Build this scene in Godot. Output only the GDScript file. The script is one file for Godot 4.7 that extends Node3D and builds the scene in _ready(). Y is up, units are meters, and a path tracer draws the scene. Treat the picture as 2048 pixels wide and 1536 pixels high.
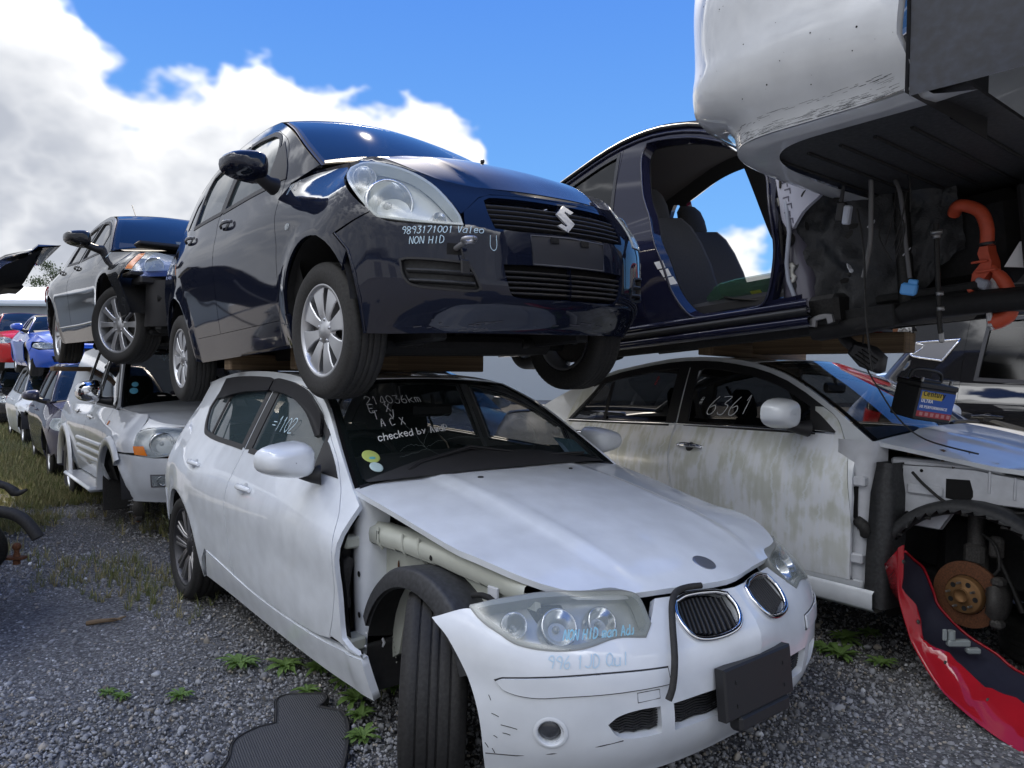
extends Node3D
var rng := RandomNumberGenerator.new()
func _ready() -> void:
	rng.seed = 71
	var cam := Camera3D.new()
	cam.name = "camera"
	cam.fov = 55.68
	cam.near = 0.05
	cam.far = 4000
	cam.transform = Transform3D(Basis(Vector3.RIGHT, deg_to_rad(-.452)) * Basis(Vector3.BACK, deg_to_rad(.49)), Vector3(0, 1.377, 0))
	add_child(cam)
	cam.current = true
	var env := Environment.new()
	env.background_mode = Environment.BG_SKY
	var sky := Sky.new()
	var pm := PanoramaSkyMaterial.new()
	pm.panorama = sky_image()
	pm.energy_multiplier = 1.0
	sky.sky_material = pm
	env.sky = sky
	env.tonemap_mode = Environment.TONE_MAPPER_LINEAR
	env.tonemap_exposure = 3.2
	env.sdfgi_enabled = true
	env.ssao_enabled = true
	env.ssil_enabled = true
	var we := WorldEnvironment.new()
	we.name = "sky_environment"
	we.environment = env
	add_child(we)
	var sun := DirectionalLight3D.new()
	sun.name = "sun"
	sun.light_energy = 1.3
	sun.light_color = Color(1.0, .95, .87)
	sun.light_angular_distance = 0.5
	sun.shadow_enabled = true
	var to_sun := Vector3(-.16, .84, -.98).normalized()
	sun.transform = Transform3D(Basis.looking_at(-to_sun), Vector3(0, 20, 0))
	add_child(sun)
	materials()
	more_specs()
	ground()
	white_hatchback()
	navy_hatchback()
	others()
# ---------------------------------------------------------------- mesh collector
class MB:
	var v := PackedVector3Array()
	var n := PackedVector3Array()
	var t := PackedVector2Array()
	var ix := PackedInt32Array()
	var xf := Transform3D.IDENTITY
	func vert(p: Vector3, q: Vector3, w := Vector2.ZERO) -> int:
		v.append(xf * p); n.append((xf.basis * q).normalized()); t.append(w)
		return v.size() - 1
	func tri(a: int, b: int, c: int) -> void:
		var g := (v[c] - v[a]).cross(v[b] - v[a])
		if g.dot(n[a] + n[b] + n[c]) < 0.0:
			ix.append(a); ix.append(c); ix.append(b)
		else:
			ix.append(a); ix.append(b); ix.append(c)
	func quad(a: int, b: int, c: int, d: int) -> void:
		tri(a, b, c); tri(a, c, d)
	func flat(pts: Array, q = null, uvs = null) -> void:
		var m = q if q != null else (pts[2] - pts[0]).cross(pts[1] - pts[0])
		var s := v.size()
		for i in pts.size(): vert(pts[i], m, uvs[i] if uvs != null else Vector2(pts[i].x, pts[i].y))
		for i in range(1, pts.size() - 1): tri(s, s + i, s + i + 1)
	# rows of points -> smooth sheet; out: Vector3 direction, or null for away from each row's middle
	func loft(rows: Array, wrap := false, out = null, caps := false) -> void:
		var s := v.size()
		var nr := rows.size()
		var nc: int = rows[0].size()
		for i in nr:
			var mid := Vector3.ZERO
			for p in rows[i]: mid += p
			mid /= nc
			for j in nc:
				var a: Vector3 = rows[mini(i + 1, nr - 1)][j] - rows[maxi(i - 1, 0)][j]
				var jn := (j + 1) % nc if wrap else mini(j + 1, nc - 1)
				var jp := (j - 1 + nc) % nc if wrap else maxi(j - 1, 0)
				var b: Vector3 = rows[i][jn] - rows[i][jp]
				var q := a.cross(b)
				if q.length_squared() < 1e-16: q = rows[i][j] - mid
				var o: Vector3 = out if out != null else rows[i][j] - mid
				if q.dot(o) < 0: q = -q
				vert(rows[i][j], q, Vector2(float(j) / nc, float(i) / nr))
		for i in nr - 1:
			for j in (nc if wrap else nc - 1):
				var k := (j + 1) % nc
				quad(s + i * nc + j, s + i * nc + k, s + (i + 1) * nc + k, s + (i + 1) * nc + j)
		if caps:
			var d: Vector3 = rows[0][0] - rows[1][0]
			flat(rows[0], d); flat(rows[nr - 1], -d)
	func tube(path: Array, r, sides := 8) -> void:
		var rows := []
		var up := Vector3.UP
		for i in path.size():
			var d: Vector3 = (path[mini(i + 1, path.size() - 1)] - path[maxi(i - 1, 0)]).normalized()
			if absf(d.dot(up)) > 0.95: up = Vector3.RIGHT if absf(d.x) < 0.9 else Vector3.BACK
			var a := d.cross(up).normalized()
			var b := a.cross(d).normalized()
			up = b
			var row := []
			var rr: float = r[mini(i, r.size() - 1)] if r is Array else r
			for k in sides:
				var w := TAU * k / sides
				row.append(path[i] + (a * cos(w) + b * sin(w)) * rr)
			rows.append(row)
		loft(rows, true, null, true)
	# profile points (radius, along) turned about local z
	func lathe(prof: Array, segs := 32, a0 := 0.0, a1 := TAU, f = null) -> void:
		var s := v.size()
		var m := prof.size()
		for k in segs + 1:
			var w := lerpf(a0, a1, float(k) / segs)
			var c := cos(w)
			var e := sin(w)
			for i in m:
				var p: Vector2 = prof[i]
				var d: Vector2 = prof[mini(i + 1, m - 1)] - prof[maxi(i - 1, 0)]
				var q := Vector2(d.y, -d.x)
				var r := p.x
				if f != null: r += f.call(i, w)
				vert(Vector3(r * c, r * e, p.y), Vector3(q.x * c, q.x * e, q.y), Vector2(float(k) / segs, float(i) / m))
		for k in segs:
			for i in m - 1:
				var a := s + k * m + i
				quad(a, a + 1, a + m + 1, a + m)
	func box(c: Vector3, sz: Vector3, b := 0.004) -> void:
		var h := sz * 0.5
		b = minf(b, minf(h.x, minf(h.y, h.z)) * 0.9)
		var id := {}
		for sx in [-1, 1]:
			for sy in [-1, 1]:
				for sz2 in [-1, 1]:
					var g := Vector3(sx, sy, sz2)
					for ax in 3:
						var p := Vector3(g.x * (h.x - b), g.y * (h.y - b), g.z * (h.z - b))
						p[ax] = g[ax] * h[ax]
						id[[sx, sy, sz2, ax]] = c + p
		for ax in 3:
			var u := (ax + 1) % 3
			var w := (ax + 2) % 3
			for s in [-1, 1]:
				var q := Vector3.ZERO
				q[ax] = s
				var pts := []
				for k in [[-1, -1], [1, -1], [1, 1], [-1, 1]]:
					var g := [0, 0, 0]
					g[ax] = s; g[u] = k[0]; g[w] = k[1]
					pts.append(id[[g[0], g[1], g[2], ax]])
				flat(pts, q, [Vector2(pts[0][u], pts[0][w]), Vector2(pts[1][u], pts[1][w]), Vector2(pts[2][u], pts[2][w]), Vector2(pts[3][u], pts[3][w])])
			for s1 in [-1, 1]:
				for s2 in [-1, 1]:
					var pts := []
					for k in [[-1, u], [1, u], [1, w], [-1, w]]:
						var g := [0, 0, 0]
						g[ax] = k[0]; g[u] = s1; g[w] = s2
						pts.append(id[[g[0], g[1], g[2], k[1]]])
					var q := Vector3.ZERO
					q[u] = s1; q[w] = s2
					flat(pts, q)
		for sx in [-1, 1]:
			for sy in [-1, 1]:
				for sz2 in [-1, 1]:
					flat([id[[sx, sy, sz2, 0]], id[[sx, sy, sz2, 1]], id[[sx, sy, sz2, 2]]], Vector3(sx, sy, sz2))
	# polygon in local xy, pushed from z=0 to z=-depth, front edge chamfered
	func prism(poly: PackedVector2Array, depth: float, bev := 0.0) -> void:
		if not Geometry2D.is_polygon_clockwise(poly): poly = poly.duplicate(); poly.reverse()
		var inner := poly
		if bev > 0:
			var r := Geometry2D.offset_polygon(poly, -bev, Geometry2D.JOIN_MITER)
			if r.size() > 0: inner = r[0]
		var same := inner.size() == poly.size()
		for side in 2:
			var pp := inner if side == 0 else poly
			var z := 0.0 if side == 0 else -depth
			var tr := Geometry2D.triangulate_polygon(pp)
			var s := v.size()
			for p in pp: vert(Vector3(p.x, p.y, z), Vector3(0, 0, 1 - 2 * side), p)
			for i in range(0, tr.size(), 3): tri(s + tr[i], s + tr[i + 1], s + tr[i + 2])
		var n0 := poly.size()
		var off := 0
		if same and bev > 0:
			var best := 1e9
			for k in n0:
				var dd := inner[k].distance_to(poly[0])
				if dd < best: best = dd; off = k
		for i in n0:
			var a := poly[i]
			var b := poly[(i + 1) % n0]
			var q := Vector3(-(b - a).y, (b - a).x, 0)
			var zb := -bev if same else 0.0
			flat([Vector3(a.x, a.y, zb), Vector3(b.x, b.y, zb), Vector3(b.x, b.y, -depth), Vector3(a.x, a.y, -depth)], q)
			if same and bev > 0:
				var c := inner[(i + off) % n0]
				var e := inner[(i + 1 + off) % n0]
				flat([Vector3(a.x, a.y, zb), Vector3(b.x, b.y, zb), Vector3(e.x, e.y, 0), Vector3(c.x, c.y, 0)], q.normalized() + Vector3(0, 0, 1))
	func ball(c: Vector3, r: Vector3, nu := 16, nv := 10) -> void:
		var s := v.size()
		for i in nv + 1:
			var a := PI * i / nv
			for j in nu + 1:
				var w := TAU * j / nu
				var d := Vector3(sin(a) * cos(w), cos(a), sin(a) * sin(w))
				vert(c + d * r, d / r, Vector2(float(j) / nu, float(i) / nv))
		for i in nv:
			for j in nu: quad(s + i * (nu + 1) + j, s + i * (nu + 1) + j + 1, s + (i + 1) * (nu + 1) + j + 1, s + (i + 1) * (nu + 1) + j)
	func mesh() -> ArrayMesh:
		var a := []
		a.resize(Mesh.ARRAY_MAX)
		a[Mesh.ARRAY_VERTEX] = v; a[Mesh.ARRAY_NORMAL] = n; a[Mesh.ARRAY_TEX_UV] = t; a[Mesh.ARRAY_INDEX] = ix
		var m := ArrayMesh.new()
		if ix.size() > 0: m.add_surface_from_arrays(Mesh.PRIMITIVE_TRIANGLES, a)
		return m

# ---------------------------------------------------------------- a curved sheet, sampled once
class Surf:
	var P := PackedVector3Array()
	var N := PackedVector3Array()
	var nu := 0
	var nv := 0
	var u0 := 0.0
	var u1 := 1.0
	var v0 := 0.0
	var v1 := 1.0
	func bake(f: Callable, a: float, b: float, c: float, d: float, ku: int, kv: int, inside: Vector3) -> Surf:
		u0 = a; u1 = b; v0 = c; v1 = d; nu = ku; nv = kv
		P.resize((ku + 1) * (kv + 1)); N.resize(P.size())
		for i in ku + 1:
			for j in kv + 1: P[i * (kv + 1) + j] = f.call(lerpf(a, b, float(i) / ku), lerpf(c, d, float(j) / kv))
		for i in ku + 1:
			for j in kv + 1:
				var x := P[mini(i + 1, ku) * (kv + 1) + j] - P[maxi(i - 1, 0) * (kv + 1) + j]
				var y := P[i * (kv + 1) + mini(j + 1, kv)] - P[i * (kv + 1) + maxi(j - 1, 0)]
				var q := x.cross(y)
				if q.length_squared() < 1e-14: q = P[i * (kv + 1) + j] - inside
				if q.dot(P[i * (kv + 1) + j] - inside) < 0: q = -q
				N[i * (kv + 1) + j] = q.normalized()
		return self
	func get2(A: PackedVector3Array, u: float, v: float) -> Vector3:
		var x := clampf((u - u0) / (u1 - u0), 0, 1) * nu
		var y := clampf((v - v0) / (v1 - v0), 0, 1) * nv
		var i := mini(int(x), nu - 1)
		var j := mini(int(y), nv - 1)
		var k := i * (nv + 1) + j
		return A[k].lerp(A[k + nv + 1], x - i).lerp(A[k + 1].lerp(A[k + nv + 2], x - i), y - j)
	func at(u: float, v: float) -> Vector3: return get2(P, u, v)
	func nor(u: float, v: float) -> Vector3: return get2(N, u, v).normalized()

# ---------------------------------------------------------------- curves
class K:
	static func slope(kx: Array, ky: Array, k: int) -> float:
		var m := kx.size()
		if k == 0: return (ky[1] - ky[0]) / (kx[1] - kx[0])
		if k == m - 1: return (ky[m - 1] - ky[m - 2]) / (kx[m - 1] - kx[m - 2])
		var wr: float = kx[k] - kx[k - 1]
		var wl: float = kx[k + 1] - kx[k]
		var l: float = (ky[k] - ky[k - 1]) / wr
		var r: float = (ky[k + 1] - ky[k]) / wl
		return (l * wl + r * wr) / (wl + wr)
	static func herm(kx: Array, ky: Array, x: float) -> float:
		var m := kx.size()
		if x <= kx[0]: return ky[0]
		if x >= kx[m - 1]: return ky[m - 1]
		var i := 0
		while x > kx[i + 1]: i += 1
		var h: float = kx[i + 1] - kx[i]
		var s: float = (x - kx[i]) / h
		var s2 := s * s
		var s3 := s2 * s
		return ky[i] * (2 * s3 - 3 * s2 + 1) + slope(kx, ky, i) * h * (s3 - 2 * s2 + s) + ky[i + 1] * (3 * s2 - 2 * s3) + slope(kx, ky, i + 1) * h * (s3 - s2)
	static func cr(p: Array, s: float):
		var m := p.size() - 1
		var x := clampf(s, 0, 1) * m
		var i := mini(int(x), m - 1)
		var f := x - i
		var a = p[maxi(i - 1, 0)]
		var b = p[i]
		var c = p[i + 1]
		var e = p[mini(i + 2, m)]
		return 0.5 * (2.0 * b + (c - a) * f + (2.0 * a - 5.0 * b + 4.0 * c - e) * f * f + (3.0 * b - a - 3.0 * c + e) * f * f * f)
	static func crline(p: Array, k: int) -> Array:
		var r := []
		for i in k + 1: r.append(cr(p, float(i) / k))
		return r
	# closed outline with its blunt corners rounded into curves, sharp ones kept
	static func smooth(poly: Array, corner := 50.0, sub := 5) -> PackedVector2Array:
		var m := poly.size()
		var out := PackedVector2Array()
		var sharp := []
		for i in m:
			var a: Vector2 = poly[i] - poly[(i - 1 + m) % m]
			var b: Vector2 = poly[(i + 1) % m] - poly[i]
			sharp.append(absf(rad_to_deg(a.angle_to(b))) > corner)
		for i in m:
			var b: Vector2 = poly[i]
			var c: Vector2 = poly[(i + 1) % m]
			var a: Vector2 = b - (c - b) if sharp[i] else poly[(i - 1 + m) % m]
			var e: Vector2 = c + (c - b) if sharp[(i + 1) % m] else poly[(i + 2) % m]
			var l := b.distance_to(c)
			var ta := (c - a) / maxf(1e-5, a.distance_to(c)) * l
			var tb := (e - b) / maxf(1e-5, b.distance_to(e)) * l
			for k in sub:
				var s := float(k) / sub
				var s2 := s * s
				var s3 := s2 * s
				out.append(b * (2 * s3 - 3 * s2 + 1) + ta * (s3 - 2 * s2 + s) + c * (3 * s2 - 2 * s3) + tb * (s3 - s2))
		return out
	static func circ(c: Vector2, r: float, k := 28, r2 := -1.0) -> PackedVector2Array:
		var o := PackedVector2Array()
		for i in k: o.append(c + Vector2(cos(TAU * i / k) * r, sin(TAU * i / k) * (r2 if r2 > 0 else r)))
		return o
	static func inset(p: PackedVector2Array, d: float) -> PackedVector2Array:
		var r := Geometry2D.offset_polygon(p, -d, Geometry2D.JOIN_MITER)
		if r.size() == 0: return p
		var b := r[0]
		for q in r:
			if q.size() > b.size(): b = q
		return b


static func inset(p: PackedVector2Array, d: float) -> PackedVector2Array: return K.inset(p, d)
static func P2(a: Array) -> PackedVector2Array: return PackedVector2Array(V2(a))
static func SP(a: Array, corner := 50.0, sub := 5) -> PackedVector2Array: return K.smooth(V2(a), corner, sub)
# ---------------------------------------------------------------- cut a sheet to an outline
func panel(mb: MB, s: Surf, poly: PackedVector2Array, holes := [], off := 0.0, th := 0.014, du := 0.045, dv := 0.045, side := 0) -> void:
	# side 0: as built; 1: mirrored; 2: both
	for m in ([0] if side == 0 else ([1] if side == 1 else [0, 1])): panel1(mb, s, poly, holes, off, th, du, dv, m == 1)
func panel1(mb: MB, s: Surf, poly: PackedVector2Array, holes: Array, off: float, th: float, du: float, dv: float, mir: bool) -> void:
	var lo := poly[0]
	var hi := poly[0]
	for p in poly: lo = lo.min(p); hi = hi.max(p)
	var cu := maxi(1, ceili((hi.x - lo.x) / du))
	var cv := maxi(1, ceili((hi.y - lo.y) / dv))
	du = (hi.x - lo.x) / cu
	dv = (hi.y - lo.y) / cv
	var mark := PackedByteArray()
	mark.resize(cu * cv)
	var loops := [poly]
	loops.append_array(holes)
	var st := minf(du, dv) / 6
	for L in loops:
		for i in L.size():
			var a: Vector2 = L[i]
			var b: Vector2 = L[(i + 1) % L.size()]
			var k := maxi(1, ceili(a.distance_to(b) / st))
			for q in k + 1:
				var w := a.lerp(b, float(q) / k) - lo
				for e in [Vector2(0, 0), Vector2(st, st) * 0.6, Vector2(-st, -st) * 0.6, Vector2(st, -st) * 0.6, Vector2(-st, st) * 0.6]:
					var x := floori((w.x + e.x) / du)
					var y := floori((w.y + e.y) / dv)
					if x >= 0 and y >= 0 and x < cu and y < cv: mark[x * cv + y] = 1
	var z := Vector3(1, 1, -1) if mir else Vector3.ONE
	var lat := {}
	var V := func(u: float, w: float) -> int:
		var q := s.nor(u, w)
		return mb.vert((s.at(u, w) + q * off) * z, q * z, Vector2(u, w))
	for x in cu:
		for y in cv:
			var a := lo + Vector2(x * du, y * dv)
			var b := a + Vector2(du, dv)
			if mark[x * cv + y] == 0:
				var c := (a + b) * 0.5
				if not Geometry2D.is_point_in_polygon(c, poly): continue
				var inh := false
				for h in holes:
					if Geometry2D.is_point_in_polygon(c, h): inh = true; break
				if inh: continue
				var id := []
				for k in [[x, y], [x + 1, y], [x + 1, y + 1], [x, y + 1]]:
					var key: int = k[0] * 4096 + k[1]
					if not lat.has(key): lat[key] = V.call(lo.x + k[0] * du, lo.y + k[1] * dv)
					id.append(lat[key])
				mb.quad(id[0], id[1], id[2], id[3])
			else:
				var cell := PackedVector2Array([a, Vector2(b.x, a.y), b, Vector2(a.x, b.y)])
				var ps: Array = Geometry2D.intersect_polygons(cell, poly)
				for h in holes:
					var nx := []
					for q in ps:
						for r in Geometry2D.clip_polygons(q, h):
							if not Geometry2D.is_polygon_clockwise(r): nx.append(r)
					ps = nx
				for q in ps:
					if q.size() < 3: continue
					var tr := Geometry2D.triangulate_polygon(q)
					if tr.size() == 0: continue
					var b0 := mb.v.size()
					for p in q: V.call(p.x, p.y)
					for i in range(0, tr.size(), 3): mb.tri(b0 + tr[i], b0 + tr[i + 1], b0 + tr[i + 2])
	if th > 0:
		for L in loops:
			var pts := []
			for i in L.size():
				var a: Vector2 = L[i]
				var b: Vector2 = L[(i + 1) % L.size()]
				var k := maxi(1, ceili(a.distance_to(b) / (du * 1.2)))
				for q in k: pts.append(a.lerp(b, float(q) / k))
			var m := pts.size()
			var sg := -1.0 if L == poly else 1.0
			if Geometry2D.is_polygon_clockwise(L): sg = -sg
			var b0 := mb.v.size()
			for i in m + 1:
				var p: Vector2 = pts[i % m]
				var q := s.nor(p.x, p.y)
				var c := s.at(p.x, p.y) + q * off
				var tg: Vector3 = s.at(pts[(i + 1) % m].x, pts[(i + 1) % m].y) - s.at(pts[(i - 1 + m) % m].x, pts[(i - 1 + m) % m].y)
				var o := tg.cross(q)
				# outward in the sheet: compare with the outline's own outward side
				var e: Vector2 = pts[(i + 1) % m] - pts[(i - 1 + m) % m]
				var o2 := Vector2(e.y, -e.x).normalized() * -sg * 0.004
				var tst := s.at(p.x + o2.x, p.y + o2.y) - s.at(p.x, p.y)
				if o.dot(tst) < 0: o = -o
				mb.vert(c * z, o * z, p); mb.vert((c - q * th) * z, o * z, p)
			for i in m:
				var mp: Vector2 = (pts[i] + pts[(i + 1) % m]) * .5
				var keep: bool = L == poly or Geometry2D.is_point_in_polygon(mp, poly)
				if L == poly:
					for h in holes:
						if Geometry2D.is_point_in_polygon(mp, h): keep = false
				if keep: mb.quad(b0 + i * 2, b0 + i * 2 + 1, b0 + i * 2 + 3, b0 + i * 2 + 2)

# ---------------------------------------------------------------- nodes
var used := {}
func numbered(parent: Node, called: String) -> String:
	var key := str(parent.get_instance_id()) + called
	var k: int = used.get(key, -1) + 1
	used[key] = k
	return called if k == 0 else "%s_%03d" % [called, k]
func obj(called: String, mb, mat: Material, parent: Node) -> MeshInstance3D:
	var o := MeshInstance3D.new()
	o.mesh = mb.mesh() if mb is MB else mb
	o.material_override = mat
	o.name = numbered(parent, called)
	parent.add_child(o, true)
	return o
func thing(called: String, label: String, category: String, xf := Transform3D.IDENTITY, group := "") -> Node3D:
	var o := Node3D.new()
	o.name = numbered(self, called)
	add_child(o, true)
	o.transform = xf
	tag(o, label, category, group)
	return o
func tag(o: Node, label: String, category: String, group := "", kind := "") -> void:
	if label: o.set_meta("label", label)
	if category: o.set_meta("category", category)
	if group: o.set_meta("group", group)
	if kind: o.set_meta("kind", kind)
func pose(x: float, y: float, z: float, yaw: float, pitch := 0.0, roll := 0.0) -> Transform3D:
	return Transform3D(Basis(Vector3.UP, deg_to_rad(yaw)) * Basis(Vector3.BACK, deg_to_rad(pitch)) * Basis(Vector3.RIGHT, deg_to_rad(roll)), Vector3(x, y, z))
static func V2(a: Array) -> Array:
	var r := []
	for i in range(0, a.size(), 2): r.append(Vector2(a[i], a[i + 1]))
	return r
# ---------------------------------------------------------------- sky: blue with a bank of cumulus to the left
func sky_image() -> ImageTexture:
	var w := 2800
	var h := 1400
	var f1 := FastNoiseLite.new()
	f1.seed = 4; f1.frequency = 2.6; f1.fractal_octaves = 6; f1.fractal_gain = .52
	var f2 := FastNoiseLite.new()
	f2.seed = 19; f2.frequency = 5.5; f2.fractal_octaves = 5; f2.fractal_gain = .55
	var f4 := FastNoiseLite.new()
	f4.seed = 27; f4.frequency = 16.0; f4.fractal_octaves = 3
	var f3 := FastNoiseLite.new()
	f3.seed = 33; f3.frequency = 1.1; f3.fractal_octaves = 3
	var d := PackedFloat32Array()
	d.resize(w * h * 3)
	# height of the bank's upper edge against bearing (degrees right of straight ahead), in degrees
	var ba := [-180.0, -120.0, -80.0, -55.0, -38.0, -33.0, -27.0, -23.0, -19.0, -14.0, -9.0, -6.0, -3.0, 0.0, 10.0, 16.0, 30.0, 60.0, 110.0, 150.0, 180.0]
	var be := [46.0, 60.0, 62.0, 48.0, 25.0, 24.5, 19.0, 20.0, 22.6, 21.5, 18.5, 18.2, 17.0, 7.0, 1.0, 8.0, 7.0, 6.0, 20.0, 42.0, 46.0]
	for y in h:
		var el := PI / 2 - PI * (y + .5) / h
		var ed := rad_to_deg(el)
		var ce := cos(el)
		var se := sin(el)
		for x in w:
			var az := wrapf(TAU * (x + .5) / w, -PI, PI)
			var ad := rad_to_deg(az)
			var k := (y * w + x) * 3
			if ed < -6.0:
				d[k] = .16; d[k + 1] = .16; d[k + 2] = .165
				continue
			if ed > 74.0:
				d[k] = .0205; d[k + 1] = .072; d[k + 2] = .262
				continue
			var p := Vector3(sin(az) * ce, se, -cos(az) * ce)
			# clear air
			var t := clampf(ed / 55.0, 0, 1)
			var g := pow(1.0 - t, 2.4)
			var r := lerpf(.0205, .095, g)
			var gg := lerpf(.072, .22, g)
			var b := lerpf(.262, .35, g)
			# bank
			var q := p * Vector3(1, 1.5, 1)
			var n1 := f1.get_noise_3dv(q)
			var n2 := f2.get_noise_3dv(q)
			var n3 := f3.get_noise_3dv(q)
			var i := 0
			while i < ba.size() - 2 and ad > ba[i + 1]: i += 1
			var top: float = lerpf(be[i], be[i + 1], smoothstep(0, 1, (ad - ba[i]) / (ba[i + 1] - ba[i])))
			var puff := .33 - absf(n2)
			var e := top - ed + n1 * 4.5 + puff * 4.2 + f4.get_noise_3dv(q) * 1.3
			var dens := smoothstep(-.6, 1.3, e)
			# loose scraps above
			var scr := smoothstep(.16, .42, n1 + n3 * .9 - .10 - absf(ed - 30.0) * .012) * (1.0 if ad < -16 or ad > 60 else .0)
			# depth into the cloud: bright rims, grey bellies
			var depth := clampf((e - .3) / 9.0, 0, 1)
			var lump := clampf(.5 + puff * 1.1 + n1 * .5 + n3 * .5, 0, 1)
			var lit := clampf(1.05 - depth * 1.0 + (lump - .5) * 1.25, 0, 1)
			var low := smoothstep(10.0, 2.0, ed)
			lit = lerpf(lit, .50 + (lump - .5) * .7, low * .6)
			var c := Vector3(.165, .176, .20).lerp(Vector3(1.0, 1.01, 1.03) * lerpf(.34, 2.5, smoothstep(19.0, 42.0, ed)), pow(lit, lerpf(1.3, 2.2, smoothstep(19.0, 42.0, ed))))  # cloud tops above the view are brightened to add light to the cars
			var cv := maxf(dens, scr * .85)
			if scr > dens: c = Vector3(.34, .345, .36).lerp(Vector3(.26, .27, .29), smoothstep(.4, 1.0, scr) * .5)
			d[k] = lerpf(r, c.x, cv); d[k + 1] = lerpf(gg, c.y, cv); d[k + 2] = lerpf(b, c.z, cv)
	var im := Image.create_from_data(w, h, false, Image.FORMAT_RGBF, d.to_byte_array())
	return ImageTexture.create_from_image(im)
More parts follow.
